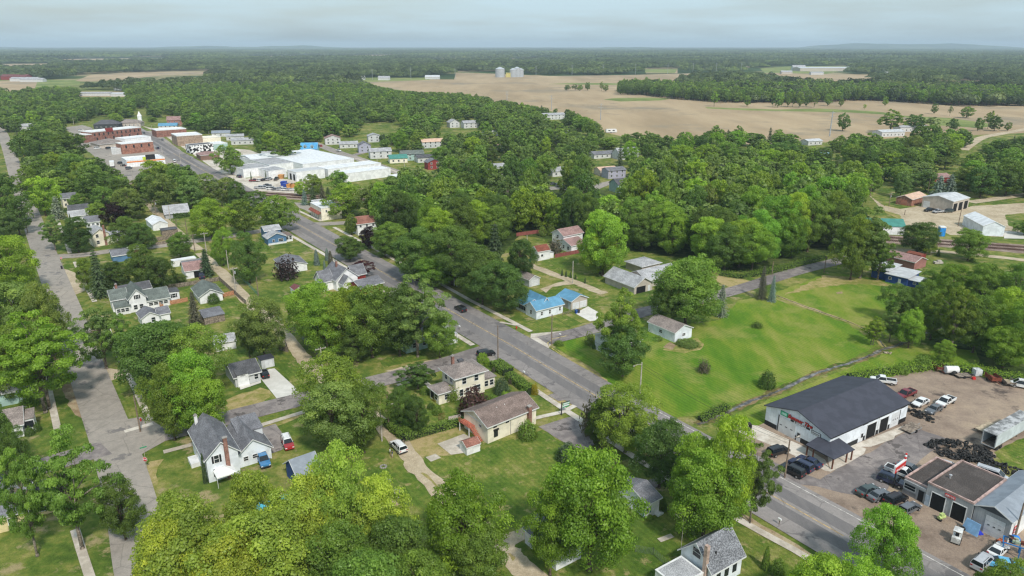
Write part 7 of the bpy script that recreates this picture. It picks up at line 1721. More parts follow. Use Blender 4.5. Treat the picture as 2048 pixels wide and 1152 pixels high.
def car_meshes(ty, col):
 if (ty, col) in _CARM: return _CARM[(ty, col)]
 L, Wd, prof, gb, gt, zb, zt = CT_[ty]; w2 = Wd / 2
 P_ = paint('car_paint_' + col, CARC[col])
 me = bpy.data.meshes.new('car_body'); bm = bmesh.new()
 n = len(prof); ring = {}
 for s in (-1, 1):
  ring[s] = [bm.verts.new((x * L, s * w2 * (0.93 if abs(x) > .44 else 1.0), z)) for x, z in prof]
 bm.faces.new(ring[-1]); bm.faces.new(ring[1][::-1])
 for i in range(n):
  j = (i + 1) % n; bm.faces.new([ring[-1][j], ring[-1][i], ring[1][i], ring[1][j]])
 bmesh.ops.recalc_face_normals(bm, faces=bm.faces)
 bmesh.ops.bevel(bm, geom=[e for e in bm.edges if min(v.co.z for v in e.verts) > .5], offset=.07, segments=2, affect='EDGES')
 if ty == 'pickup':
  pass
 bm.to_mesh(me); bm.free(); me.materials.append(P_)
 out = [('body', me)]
 g = MB(); bx0, bx1, tx0, tx1 = gb[0] * L, gb[1] * L, gt[0] * L, gt[1] * L; wb, wt = w2 * .93, w2 * .74
 g.hexa([(bx0, -wb, zb), (bx1, -wb, zb), (bx1, wb, zb), (bx0, wb, zb)], [(tx0, -wt, zt), (tx1, -wt, zt), (tx1, wt, zt), (tx0, wt, zt)])
 out.append(('window_glass', g.mesh('car_windows', M_cgl)))
 r = MB(); r.hexa([(tx0 - .05, -wt - .02, zt - .03), (tx1 + .05, -wt - .02, zt - .03), (tx1 + .05, wt + .02, zt - .03), (tx0 - .05, wt + .02, zt - .03)], [(tx0 + .05, -wt + .06, zt + .05), (tx1 - .08, -wt + .06, zt + .05), (tx1 - .08, wt - .06, zt + .05), (tx0 + .05, wt - .06, zt + .05)])
 xs = [(bx0, tx0), (bx1, tx1)] + ([((bx0 + bx1) * .5, (tx0 + tx1) * .5)] if ty != 'pickup' else [])
 if ty in ('suv', 'van', 'wagon'): xs.append((bx0 * .62 + bx1 * .38 - .3, tx0 * .66 + tx1 * .34))
 for xb, xt in xs:
  for s in (-1, 1): r.hexa([(xb - .05, s * (wb + .012) - .03, zb - .02), (xb + .05, s * (wb + .012) - .03, zb - .02), (xb + .05, s * (wb + .012) + .03, zb - .02), (xb - .05, s * (wb + .012) + .03, zb - .02)], [(xt - .04, s * (wt + .012) - .03, zt), (xt + .04, s * (wt + .012) - .03, zt), (xt + .04, s * (wt + .012) + .03, zt), (xt - .04, s * (wt + .012) + .03, zt)])
 out.append(('roof', r.mesh('car_roof', P_)))
 if ty == 'pickup':
  b_ = MB(); b_.box(-.475 * L, -w2 * .82, 1.075, -.115 * L, w2 * .82, 1.135); out.append(('cargo_bed', b_.mesh('cargo_bed', M_pl)))
  q = MB(); q.box(-.495 * L, -w2 * .96, 1.06, -.11 * L, -w2 * .82 - .002, 1.24); q.box(-.495 * L, w2 * .82 + .002, 1.06, -.11 * L, w2 * .96, 1.24); q.box(-.497 * L, -w2 * .96, 1.06, -.477 * L, w2 * .96, 1.243); out.append(('bed_side', q.mesh('bed_side', P_)))
 if ty in ('suv', 'van'):
  q = MB(); q.box(tx0 + .3, -wt + .1, zt + .08, tx1 - .3, -wt + .14, zt + .12); q.box(tx0 + .3, wt - .14, zt + .08, tx1 - .3, wt - .1, zt + .12); out.append(('roof_rail', q.mesh('roof_rail', M_pl)))
 q = MB(); q.box(-.505 * L, -w2 * .9, .36, -.47 * L, w2 * .9, .58); q.box(.47 * L, -w2 * .9, .34, .508 * L, w2 * .9, .56); out.append(('bumper', q.mesh('bumper', M_pl if col in ('black', 'white') or ty == 'pickup' else P_)))
 for s in (-1, 1):
  q = MB(); q.box(-.506 * L, s * w2 * .72 - .16, .78, -.485 * L, s * w2 * .72 + .16, .98); out.append(('tail_light', q.mesh('tail_light', M_tl)))
  q = MB(); q.box(.465 * L, s * w2 * .70 - .17, .62, .503 * L, s * w2 * .70 + .17, .76); out.append(('headlight', q.mesh('headlight', M_hl)))
  q = MB(); q.box(gb[1] * L - .35, s * (w2 + .02) - .02 + (0 if s > 0 else -.16), 1.0, gb[1] * L - .18, s * (w2 + .02) + .02 + (.16 if s > 0 else 0), 1.16); out.append(('wing_mirror', q.mesh('wing_mirror', M_pl)))
 rw = .36 if ty in ('suv', 'pickup', 'van') else .32
 wh = MB(); wh.tube((0, -.11, 0), (0, .11, 0), rw, rw, 14); wm_ = wh.mesh('wheel', M_tyre)
 rm_ = MB(); rm_.tube((0, -.125, 0), (0, .125, 0), rw * .58, rw * .58, 10); rmm = rm_.mesh('rim', M_rimm)
 _CARM[(ty, col)] = (out, wm_, rmm, rw, L, w2)
 return _CARM[(ty, col)]
NAMES = dict(sedan='sedan_car', suv='suv_car', van='van', pickup='pickup_truck', coupe='coupe_car', wagon='estate_car')
def car(u, v, ty, col, hdg, label, group=None, parts=True):
 x, y = W(u, v, .5)
 out, wm_, rmm, rw, L, w2 = car_meshes(ty, col)
 e = empty(NAMES[ty], (x, y, 0.10), rad(hdg), label, {'suv': 'car', 'sedan': 'car', 'coupe': 'car', 'wagon': 'car', 'van': 'van', 'pickup': 'pickup truck'}[ty], group)
 for n, me in out: link(n, me, e)
 if parts:
  for sx in (-.31, .32):
   for s in (-1, 1):
    w_ = link('wheel', wm_, e, (sx * L, s * (w2 - .10), rw)); link('rim', rmm, w_)
 return e
G1 = 'cars parked at the tyre shop'; G2 = 'cars parked at the flat roofed garage'; G3 = 'vehicles on the gravel yard'
car(797, 895, 'suv', 'white', 124, 'large white estate car with dark sunroof driving down the gravel alley')
car(921, 619, 'suv', 'black', 124, 'black car driving away on the main road')
car(972, 709, 'suv', 'black', 26, 'black car waiting at the mouth of the side street')
car(529, 748, 'sedan', 'black', 118, 'black car parked at the top of the concrete driveway')
e = car(575, 887, 'suv', 'red', -62, 'red off roader with white hard top on the asphalt drive')
for c_ in e.children:
 if c_.name.startswith('roof') and 'rail' not in c_.name: c_.data = c_.data.copy(); c_.data.materials[0] = paint('car_paint_white', CARC['white'])
car(526, 920, 'pickup', 'blue', -60, 'blue pickup mostly hidden beside the grey gabled house')
car(1556, 904, 'suv', 'black', 26, 'black car standing alone beside the shop apron', G1)
car(1584, 943, 'suv', 'black', 128, 'big black car, first of the three parked side by side', G1)
car(1601, 933, 'suv', 'navy', 128, 'dark blue black car, middle of the three side by side', G1)
car(1618, 925, 'sedan', 'navy', 128, 'dark saloon, third of the three side by side, by the porch', G1)
car(1735, 982, 'sedan', 'dgreen', 28, 'dark green saloon with pale rear window at the lot edge', G2)
car(1758, 992, 'sedan', 'grey', 28, 'dark grey saloon next to the green one', G2)
car(1791, 1000, 'suv', 'black', 28, 'black car half hidden behind the street tree top', G2)
car(1819, 1018, 'wagon', 'grey', 30, 'grey hatchback with red lamps beside the blue door', G2)
car(1783, 963, 'suv', 'navy', -42, 'navy car nose in to the garage end wall', G2)
car(1802, 948, 'pickup', 'white', -46, 'white crew cab pickup below the red pole sign', G2)
car(1820, 939, 'sedan', 'grey', -46, 'slate grey saloon beyond the white pickup', G2)
car(1897, 935, 'sedan', 'silver', -40, 'silver saloon behind the brown roof', G2)
car(1982, 952, 'van', 'silver', -42, 'long silver wagon parked beside the heap of tyres', G2)
car(1972, 963, 'pickup', 'silver', -40, 'wrecked silver pickup without paint next to the silver wagon', G2)
car(1996, 1102, 'coupe', 'white', 36, 'white coupe with black glass roof', G2)
car(1965, 1126, 'suv', 'silver', 36, 'silver car with roof half covered by leaves', G2)
car(2012, 1131, 'sedan', 'cyan', -20, 'stripped pale blue car body at the lot corner', G2)
car(1812, 790, 'pickup', 'maroon', 212, 'maroon pickup with grey cab peeping past the dark roof', G3)
car(1841, 806, 'sedan', 'white', 214, 'white saloon with sunroof on the gravel yard', G3)
car(1891, 805, 'pickup', 'white', 214, 'white pickup with black empty bed on the gravel yard', G3)
car(1868, 820, 'sedan', 'grey', 214, 'dark grey saloon between the white pickup and tyres', G3)
car(1766, 763, 'pickup', 'white', 160, 'white pickup behind the ridge of the dark roof', G3)
car(2046, 772, 'van', 'white', 150, 'white van at the right edge of the gravel yard', G3)
car(40, 428, 'sedan', 'maroon', 124, 'dark red car under trees on the left street')
car(403, 553, 'suv', 'navy', 118, 'dark blue car with white roof in front of the open bay')
car(6, 966, 'sedan', 'black', 30, 'black car at the left frame edge on the side street')
car(1859, 421, 'pickup', 'black', 200, 'black pickup outside the three bay garage', 'vehicles outside the three bay garage')
car(1876, 424, 'pickup', 'silver', 200, 'silver pickup outside the three bay garage', 'vehicles outside the three bay garage')
car(1896, 423, 'suv', 'dgreen', 190, 'green and white utility vehicle by the first open bay', 'vehicles outside the three bay garage')
car(1120, 372, 'suv', 'silver', 10, 'silver car parked under the residential street trees'); car(1107, 368, 'sedan', 'grey', 10, 'dark car parked behind the silver one in the trees')
far = [(641, 292, 'sedan', 'red', 124, 'red car on the road beyond the bright blue house'), (677, 302, 'pickup', 'white', -50, 'white truck parked by the low white house'), (723, 328, 'pickup', 'black', 130, 'black pickup on the road behind the factory'), (820, 351, 'sedan', 'black', 120, 'black car at the far end of the factory road'),
        (315, 297, 'suv', 'navy', 130, 'dark car parked outside the orange brick shop'), (349, 323, 'van', 'white', 120, 'white van stopped by the petrol station'), (383, 316, 'sedan', 'silver', 125, 'silver car on the downtown street'), (277, 272, 'sedan', 'grey', 125, 'grey car outside the long brick block'),
        (243, 327, 'suv', 'black', 20, 'black car, top one at the petrol station'), (249, 331, 'sedan', 'black', 20, 'black car, middle one at the petrol station'), (258, 331, 'sedan', 'red', 80, 'bright red car at the petrol station'), (266, 330, 'sedan', 'maroon', 80, 'dark red car at the petrol station'), (258, 337, 'suv', 'grey', 80, 'grey car, lowest one at the petrol station'), (274, 328, 'sedan', 'silver', 60, 'silver car under the station fascia'),
        (167, 275, 'sedan', 'silver', 40, 'silver car, first in the downtown car park'), (172, 271, 'sedan', 'navy', 40, 'navy car, second in the downtown car park'), (176, 275, 'suv', 'maroon', 40, 'maroon car, third in the downtown car park'), (179, 270, 'sedan', 'black', 40, 'black car, fourth in the downtown car park'), (162, 261, 'suv', 'white', 40, 'white car, highest in the downtown car park'),
        (195, 297, 'suv', 'white', 10, 'white car beside the hipped hall'), (218, 297, 'suv', 'black', 60, 'black car in the yard by the stone annex'), (288, 266, 'sedan', 'black', 300, 'black car parked by the long brick shops'), (325, 280, 'sedan', 'grey', 300, 'dark grey car kerbside at the long brick shops'), (424, 292, 'sedan', 'black', 10, 'black car on the roof side lot of the mural building'), (444, 287, 'sedan', 'grey', 10, 'grey car beside the beige hall'),
        (468, 347.5, 'sedan', 'silver', 120, 'silver car parked at the factory front end'), (478, 353.5, 'suv', 'navy', 130, 'navy car parked at the factory front corner'), (459, 358.5, 'sedan', 'black', 300, 'black car on the road past the factory'), (508, 362, 'pickup', 'maroon', 20, 'maroon pickup, first in the upper factory row'), (519, 361, 'sedan', 'white', 70, 'white car, second in the upper factory row'), (528, 360, 'sedan', 'black', 70, 'black car, third in the upper factory row'), (538, 358.8, 'suv', 'silver', 70, 'silver car, last in the upper factory row'), (553, 358.5, 'pickup', 'dgreen', 90, 'dark green truck by the orange pallets'),
        (519, 376, 'pickup', 'silver', 10, 'silver pickup, first in the lower factory row'), (530, 376, 'suv', 'silver', 10, 'silver car, second in the lower factory row'), (535, 371, 'sedan', 'black', 10, 'black car set back in the lower factory row'), (542, 378, 'van', 'white', 10, 'white van, third in the lower factory row'), (552, 379, 'sedan', 'grey', 10, 'grey car, fourth in the lower factory row'), (562, 379, 'suv', 'silver', 10, 'pale grey car, fifth in the lower factory row'), (571, 380, 'suv', 'white', 10, 'white car, sixth in the lower factory row'), (580, 380, 'sedan', 'silver', 10, 'silver car, seventh in the lower factory row'), (588, 380, 'sedan', 'white', 10, 'white car, last in the lower factory row'),
        (560, 417, 'sedan', 'white', 120, 'white car at the railway crossing') , (1668, 350, 'suv', 'white', 200, 'white car under trees behind the dense wood'), (510, 314, 'van', 'white', 10, 'white van parked behind the round downtown tree')]
for f_ in far: car(*f_, group='small cars around downtown and the factory', parts=f_[1] > 320)
# box lorry at the petrol station
x, y = W(225, 332); e = empty('box_truck', (x, y, 0), rad(118), 'white box lorry parked beside the petrol station', 'lorry')
MB().box(-9, -1.3, 1.1, -1.0, 1.3, 3.9).build('cargo_box', M_trim, e); MB().box(-.9, -1.2, .5, 1.6, 1.2, 2.8).box(1.61, -1.1, .5, 2.4, 1.1, 1.7).build('cab', M_trim, e); MB().box(-.2, -1.1, 2.0, 1.65, 1.1, 2.7).build('windscreen', M_cgl, e)
for sx in (-7.5, -6.2, 1.2):
 for s in (-1.1, 1.1): MB().tube((sx, s - .15, .5), (sx, s + .15, .5), .5, .5, 10).build('wheel', M_tyre, e)
# ---- semi trailer
x, y = W(1986.5, 906); e = empty('semi_trailer', (x, y, 0), rad(33), 'long silver box trailer with its open end facing the tyres', 'trailer')
MA = siding('trailer_skin', (.56, .60, .63), 1.2, 'xy', .05); L = 15.0; wv = 2.5; z0, z1 = 1.15, 3.9
mb = MB(); mb.box(0.02, 0, z0, L, .06, z1).box(0.02, wv - .06, z0, L, wv, z1).box(L - .06, .062, z0, L, wv - .062, z1); mb.build('side_wall', MA, e)
MB().box(0, .0, z0 - .18, L, wv, z0 - .003).build('floor', M_wood, e); MB().box(-.02, -.02, z1 + .003, L + .02, wv + .02, z1 + .06).build('roof', plain('trailer_roof', (.34, .34, .34), .6, var=.35, vs=.7), e)
fr = MB(); fr.box(-.06, -.05, z0 - .2, .018, .12, z1).box(-.06, wv - .12, z0 - .2, .018, wv + .05, z1).box(-.06, .121, z1 - .14, .018, wv - .121, z1).box(-.06, .121, z0 - .2, .018, wv - .121, z0 - .02); fr.build('rear_frame', plain('trailer_frame', (.5, .5, .5), .5, .3), e)
for sx in (1.6, 2.9):
 for s in (.25, wv - .25): MB().tube((sx, s - .25, .5), (sx, s + .25, .5), .5, .5, 14).build('wheel', M_tyre, e)
MB().box(10.5, .4, 0, 10.7, .6, 1.0).box(10.5, wv - .6, 0, 10.7, wv - .4, 1.0).build('landing_leg', M_pl, e)
# ---- flat trailers and carts
M_rust = plain('rusty_frame', srgb(112, 60, 44), .8, var=.3, vs=2); M_ply = plain('deck_boards', srgb(176, 160, 136), .9, var=.2, vs=1.5)
def flat_trailer(u, v, L, wd, hdg, label, deck, frame, sides=0.0, dz=.75, tilt=0.0):
 x, y = W(u, v, .5); e = empty('flat_trailer', (x, y, 0), rad(hdg), label, 'trailer', 'flat trailers around the yard')
 MB().hexa([(-L / 2, -wd / 2, dz - tilt), (L / 2, -wd / 2, dz + tilt), (L / 2, wd / 2, dz + tilt), (-L / 2, wd / 2, dz - tilt)], [(-L / 2, -wd / 2, dz + .1 - tilt), (L / 2, -wd / 2, dz + .1 + tilt), (L / 2, wd / 2, dz + .1 + tilt), (-L / 2, wd / 2, dz + .1 - tilt)]).build('deck', deck, e)
 f = MB(); f.box(L / 2, -.06, dz - .2, L / 2 + 1.4, .06, dz - .06).box(-L / 2, -wd / 2 - .1, dz - .22, L / 2, -wd / 2 - .01, dz - .03).box(-L / 2, wd / 2 + .01, dz - .22, L / 2, wd / 2 + .1, dz - .03)
 if sides: f.box(-L / 2, -wd / 2 - .05, dz + .1, L / 2, -wd / 2, dz + .1 + sides).box(-L / 2, wd / 2, dz + .1, L / 2, wd / 2 + .05, dz + .1 + sides).box(L / 2 - .05, -wd / 2 + .002, dz + .1, L / 2, wd / 2 - .002, dz + .1 + sides)
 f.build('frame', frame, e)
 for s in (-1, 1): MB().tube((-.2, s * (wd / 2 + .12) - .1, .36), (-.2, s * (wd / 2 + .12) + .1, .36), .36, .36, 12).build('wheel', M_tyre, e)
flat_trailer(1822, 856, 4.2, 2.3, 34, 'boarded flat trailer resting by the last roller door', M_wood, plain('galv', (.3, .3, .3), .5, .4), 0, .6, .15)
flat_trailer(1975, 857, 5.4, 2.4, 30, 'wide plywood flat trailer with rusty frame by the box trailer', M_ply, M_rust)
flat_trailer(1985, 758, 3.4, 2.0, -95, 'rusty red cart with tall wooden side among the weeds', plain('red_cart', srgb(150, 84, 72), .8, var=.3), M_rust, .8)
flat_trailer(2016, 765, 3.6, 2.1, -100, 'tan plywood cart tilted at the yard edge', M_ply, M_wood, .4, .8, .3)
flat_trailer(1877, 737, 3.0, 1.9, -95, 'cart loaded with white sacks at the top of the yard', M_ply, M_rust, .7)
flat_trailer(1925, 750, 3.4, 1.9, 8, 'low bare trailer frame next to the white tank', M_wood, M_pl, 0, .5)
# white tank with big tyre
x, y = W(1901, 748); e = empty('tank_trailer', (x, y, 0), 0, 'white plastic tank on a trailer with one big tyre', 'tank')
MB().tube((-1.5, 0, 1.2), (1.5, 0, 1.2), .9, .9, 16).build('tank', M_trim, e); MB().box(-1.8, -.6, .3, 2.4, .6, .42).build('frame', M_pl, e); MB().tube((.2, -1.2, .65), (.2, -.85, .65), .65, .65, 16).build('wheel', M_tyre, e)
x, y = W(1953, 750); tag(MB().box(x - .8, y - .8, .1, x + .8, y + .8, 1.6).tube((x, y, 1.6), (x, y, 1.75), .25).build('water_tank', plain('ibc_white', (.6, .62, .62), .5)), 'square white liquid tank near the red jerry can', 'tank')
x, y = W(1947, 759); tag(MB().box(x - .35, y - .3, 0, x + .35, y + .3, .6).box(x - .1, y - .1, .6, x + .25, y + .1, .75).build('fuel_can', M_red), 'red fuel can on the ground beside the square tank', 'fuel can')

# ---- tyres: heaps of separate tyres
def tyre_mesh(r=.36, t=.13, n=14, m=6):
 mb = MB()
 for i in range(n):
  for j in range(m):
   a, b_ = 2 * math.pi * i / n, 2 * math.pi * j / m
   rr_ = r - t + t * math.cos(b_) * 1.0 + .02; mb.v.append((rr_ * math.cos(a), rr_ * math.sin(a), t * .95 * math.sin(b_)))
 for i in range(n):
  for j in range(m): mb.f.append((i * m + j, ((i + 1) % n) * m + j, ((i + 1) % n) * m + (j + 1) % m, i * m + (j + 1) % m)); mb.m.append(0)
 return mb.mesh('tyre', M_tyre, True)
TM = [tyre_mesh(), tyre_mesh(.46, .16), tyre_mesh(.55, .19)]
rt2 = random.Random(11)
def heap(cx, cy, rx, ry, n, hmax, rot, label, group, big=0.3):
 X = W(cx, cy); c, s = math.cos(rad(rot)), math.sin(rad(rot)); pl_ = []
 for i in range(n):
  a, q = rt2.uniform(0, 6.283), rt2.random() ** .5
  lx, ly = q * math.cos(a) * rx, q * math.sin(a) * ry
  z = hmax * max(0, 1 - q * q) * rt2.uniform(.55, 1) + .14
  o = bpy.data.objects.new('tyre', TM[2 if rt2.random() < big * .4 else (1 if rt2.random() < big else 0)]); COL.objects.link(o)
  o.location = (X[0] + lx * c - ly * s, X[1] + lx * s + ly * c, z)
  o.rotation_euler = (rt2.uniform(-.9, .9) if rt2.random() < .6 else rt2.uniform(1.2, 1.8), rt2.uniform(-.5, .5), rt2.uniform(0, 6.28)) if z > .3 else (rt2.uniform(-.25, .25), rt2.uniform(-.2, .2), 0)
  tag(o, label, 'tyre', group)
heap(1918, 903, 6.0, 3.6, 125, 1.8, -15, 'black scrap tyre in the main heap beside the open trailer', 'tyres in the main heap', .5)
heap(1992, 938, 9.5, 2.2, 105, 1.1, -40, 'black scrap tyre in the long low pile behind the garage', 'tyres in the long low pile', .4)
heap(1837, 832, 3.4, 1.5, 34, .8, -60, 'worn tyre in the scatter behind the tyre shop corner', 'tyres by the tyre shop corner', .5)
heap(1828, 812, 1.2, .9, 7, .5, 0, 'worn tyre in the small stack at the tyre shop eaves', 'tyres at the shop eaves', .6)
heap(1932, 750, 1.2, .6, 4, .2, 0, 'old tyre beside the bare trailer frame', 'tyres beside the bare trailer', .8)
x, y = W(1495, 861); MBt = MB(); t_ = bpy.data.objects.new('rolled_tyre', TM[2]); COL.objects.link(t_); t_.location = (x, y, .9); t_.rotation_euler = (1.4, .1, .5); t_.scale = (1.9, 1.9, 1.9); tag(t_, 'large black tractor tyre by the creek end of the shop', 'tyre')

# ---- odds and ends at the garage
x, y = W(1912, 1082); e = empty('forklift', (x, y, 0), rad(50), 'white forklift truck standing in the garage yard', 'forklift'); M_fw = plain('forklift_white', (.6, .6, .58), .5, var=.2)
MB().box(-1.3, -.6, .35, .6, .6, 1.15).box(-1.35, -.62, .4, -.8, .62, 1.35).build('body', M_fw, e); f = MB()
for sx, sy in ((-.8, -.55), (-.8, .55), (.5, -.55), (.5, .55)): f.tube((sx, sy, 1.15), (sx * .9, sy, 2.25), .05)
f.box(-.95, -.62, 2.25, .65, .62, 2.32); f.build('overhead_guard', M_fw, e); MB().box(-.4, -.25, 1.15, .1, .25, 1.4).box(-.45, -.25, 1.4, -.33, .25, 1.8).build('seat', M_pl, e)
MB().box(.75, -.45, .1, .85, -.33, 2.5).box(.75, .33, .1, .85, .45, 2.5).box(.86, -.4, .1, 1.9, -.28, .16).box(.86, .28, .1, 1.9, .4, .16).build('mast', M_pl, e)
for sx in (-.85, .45):
 for s in (-.6, .6): MB().tube((sx, s - .1, .32), (sx, s + .1, .32), .32, .32, 12).build('wheel', M_tyre, e)
x, y = W(1882, 1040); e = empty('air_compressor', (x, y, 0), .4, 'lime green wheeled compressor outside the open bays', 'compressor'); MB().tube((-.7, 0, .6), (.7, 0, .6), .32, .32, 12).build('tank', plain('lime_paint', (.45, .55, .2), .5), e); MB().box(-.4, -.25, .93, .35, .25, 1.3).build('motor', plain('lime_paint', (.45, .55, .2)), e); MB().tube((-.5, -.4, .25), (-.5, .4, .25), .25, .25, 10).build('wheel', M_tyre, e)
x, y = W(1938, 1066); e = empty('pickup_bed', (x, y, 0), rad(-60), 'light blue pickup bed leaning by the garage corner', 'vehicle part'); MB().hexa([(-1.3, -.1, 0), (1.3, -.1, 0), (1.3, .1, 0), (-1.3, .1, 0)], [(-1.1, .7, 2.0), (1.1, .7, 2.0), (1.1, .85, 2.0), (-1.1, .85, 2.0)]).build('blue_panel', plain('pale_blue_paint', (.20, .36, .56), .4), e); MB().tube((-.9, -.5, .4), (-.9, -.2, .4), .4, .4, 12).build('wheel', M_tyre, e)
x, y = W(1955, 1068); tag(MB().box(x - .8, y - .4, 0, x + .7, y + .4, .3).box(x - .4, y - .3, .3, x + .5, y + .35, .5).build('folded_tarpaulin', plain('royal_blue', (.03, .05, .5), .6), None), 'crumpled royal blue tarpaulin by the roller door', 'tarpaulin')
x, y = W(2001, 1087); e = empty('pallet', (x, y, 0), .5, 'orange wooden pallet stack by the metal garage corner', 'pallet')
for k in range(4): MB().box(-.5, -.5, .16 * k, .5, .5, .16 * k + .04).box(-.5, -.5, .16 * k + .05, -.4, .5, .16 * k + .14).box(.4, -.5, .16 * k + .05, .5, .5, .16 * k + .14).build('board', plain('orange_wood', srgb(176, 96, 60), .8, var=.2), e)
x, y = W(2036, 1112); e = empty('steel_rack', (x, y, 0), rad(-35), 'blue steel rack piled with white and rusty scrap', 'rack'); f = MB()
for sx in (-2.2, 0, 2.2):
 for sy in (-.9, .9): f.box(sx - .08, sy - .08, 0, sx + .08, sy + .08, 2.1)
f.box(-2.4, -1, 2.1, 2.4, -.85, 2.25); f.box(-2.4, .85, 2.1, 2.4, 1, 2.25); f.box(-2.4, -.84, 2.1, -2.25, .84, 2.25); f.box(2.25, -.84, 2.1, 2.4, .84, 2.25); f.build('frame', plain('rack_blue', (.03, .17, .42), .5), e)
for k in range(16):
 a = rt2.uniform(-2, 2), rt2.uniform(-.7, .7); MB().box(a[0] - .35, a[1] - .2, 2.26 + .02 * k, a[0] + .3, a[1] + .25, 2.45 + .05 * (k % 4) + .02 * k).build('scrap_piece', [M_trim, M_rust, M_pl, plain('scrap_green', (.3, .36, .26), .6)][k % 4], e)
x, y = W(2028, 1086); tag(MB().ball((x, y, .75), .75, 12, 8).build('plastic_drum', plain('drum_blue', (.02, .18, .55), .4)), 'round blue plastic drum beside the leaning pole', 'drum')
x, y = W(1881.5, 471.5); e = empty('portable_toilet', (x, y, 0), -.1, 'blue portable toilet with white roof near the railway', 'portable toilet'); MB().box(-1.1, -1.1, 0, 1.1, 1.1, 3.6).build('cabin', plain('toilet_blue', (.02, .22, .60), .5), e); MB().box(-1.15, -1.15, 3.61, 1.15, 1.15, 4.1).build('roof', M_trim, e); MB().box(-.6, -1.14, .1, .6, -1.102, 3.2).build('door', plain('toilet_door', (.03, .26, .66), .5), e)
# orange and blue bins at the factory
for u, v, c, lab in ((568, 371, (.02, .05, .3), 'blue skip, left of two at the factory'), (573, 375, (.03, .07, .32), 'blue skip, right of two at the factory'), (580, 376, (.6, .28, .08), 'orange crate stack, first of three'), (587, 376, (.55, .26, .08), 'orange crate stack, second of three'), (594, 375, (.6, .3, .1), 'orange crate stack, third of three'), (563, 357, (.55, .28, .1), 'orange crate stack against the factory wall')):
 x, y = W(u, v); tag(MB().hexa([(x - 1.2, y - 1.5, 0), (x + 1.2, y - 1.5, 0), (x + 1.2, y + 1.5, 0), (x - 1.2, y + 1.5, 0)], [(x - 1.5, y - 1.8, 2.4), (x + 1.5, y - 1.8, 2.4), (x + 1.5, y + 1.8, 2.4), (x - 1.5, y + 1.8, 2.4)]).build('skip' if 'skip' in lab else 'crate_stack', plain('bin_%d' % u, c, .6)), lab, 'skip' if 'skip' in lab else 'crates', 'bins and crates at the factory')
# rubbish bins near houses
for u, v, c, lab in ((124, 538, (.03, .03, .04), 'dark wheelie bin at the crossroads verge'), (1152, 627, (.02, .08, .30), 'blue wheelie bin beside the blue roofed garage'), (1157, 626, (.05, .05, .05), 'black wheelie bin beside the blue one'), (1060, 524, (.03, .12, .06), 'green wheelie bin by the rusty roofed shed')):
 x, y = W(u, v); e = empty('wheelie_bin', (x, y, 0), .5, lab, 'bin', 'wheelie bins'); MB().hexa([(-.25, -.3, .08), (.25, -.3, .08), (.25, .3, .08), (-.25, .3, .08)], [(-.32, -.38, 1.05), (.32, -.38, 1.05), (.32, .38, 1.05), (-.32, .38, 1.05)]).build('body', plain('bin%d' % u, c, .5), e); MB().hexa([(-.34, -.4, 1.06), (.34, -.4, 1.06), (.34, .4, 1.06), (-.34, .4, 1.06)], [(-.3, -.36, 1.16), (.3, -.36, 1.16), (.3, .36, 1.16), (-.3, .36, 1.16)]).build('lid', plain('bin%d' % u, c), e)

# ================================================================ POLES, SIGNS, WIRES
M_pole = plain('pole_wood', srgb(128, 112, 98), .9, var=.2, vs=2); M_polel = plain('pole_pale', srgb(176, 168, 158), .8, var=.15, vs=2); M_wire = plain('wire', (.03, .03, .03), .6)
TOPS = {}
def pole(key, u, v, vt, kind, label, pale=False, group='wooden utility poles', r=.15, cap=14):
 x, y = W(u, v); h = min(cap, HGT(u, v, vt)); e = empty('street_lamp' if 'lamp' in kind else 'utility_pole', (x, y, 0), GA + (math.pi / 2 if 'r' in kind else 0), label, 'street lamp' if 'lamp' in kind else 'utility pole', group)
 m_ = M_polel if pale else M_pole
 MB().tube((0, 0, 0), (0, 0, h), r * 1.15, r * .8, 10).build('pole', m_, e)
 if 'x' in kind:
  MB().box(-1.35, -.06, h - .55, 1.35, .06, h - .42).build('crossarm', m_, e)
  for q in (-1.2, -.6, .6, 1.2): MB().tube((q, 0, h - .42), (q, 0, h - .18), .05, .04, 6).build('insulator', M_trim, e)
 if 't' in kind: MB().tube((.45, 0, h - 2.2), (.45, 0, h - 1.3), .24, .24, 12).build('transformer', plain('transformer_grey', (.4, .41, .42), .5), e)
 if 'lamp' in kind:
  sgn = -1 if 'l' in kind[4:] else 1
  MB().path([(0, 0, h - .5), (sgn * .9, 0, h - .2), (sgn * 2.2, 0, h - .15)], .05).build('lamp_arm', m_, e); MB().hexa([(sgn * 2.2 - .1, -.12, h - .3), (sgn * 2.8 + .1, -.12, h - .26), (sgn * 2.8 + .1, .12, h - .26), (sgn * 2.2 - .1, .12, h - .3)], [(sgn * 2.2 - .1, -.08, h - .1), (sgn * 2.8 + .1, -.08, h - .14), (sgn * 2.8 + .1, .08, h - .14), (sgn * 2.2 - .1, .08, h - .1)]).build('lamp_head', M_polel, e)
 TOPS[key] = (x, y, h); return e
pole('p1', 1569, 956, 879, 'lamp', 'wooden pole with lamp arm in front of the dark roofed tyre shop'); pole('p2', 1280, 787, 725, 'lamp-l', 'pale pole with lamp arm at the meadow edge by the street tree', True)
pole('p3', 996, 719, 651, '', 'bare wooden pole at the street mouth behind the clipped hedge'); pole('p4', 1103, 689, 629, '', 'bare pole at the corner opposite the blue roofed cottage'); pole('p5', 1145, 567, 522, '', 'pale thick pole beside the gravel alley on the far lawn', True)
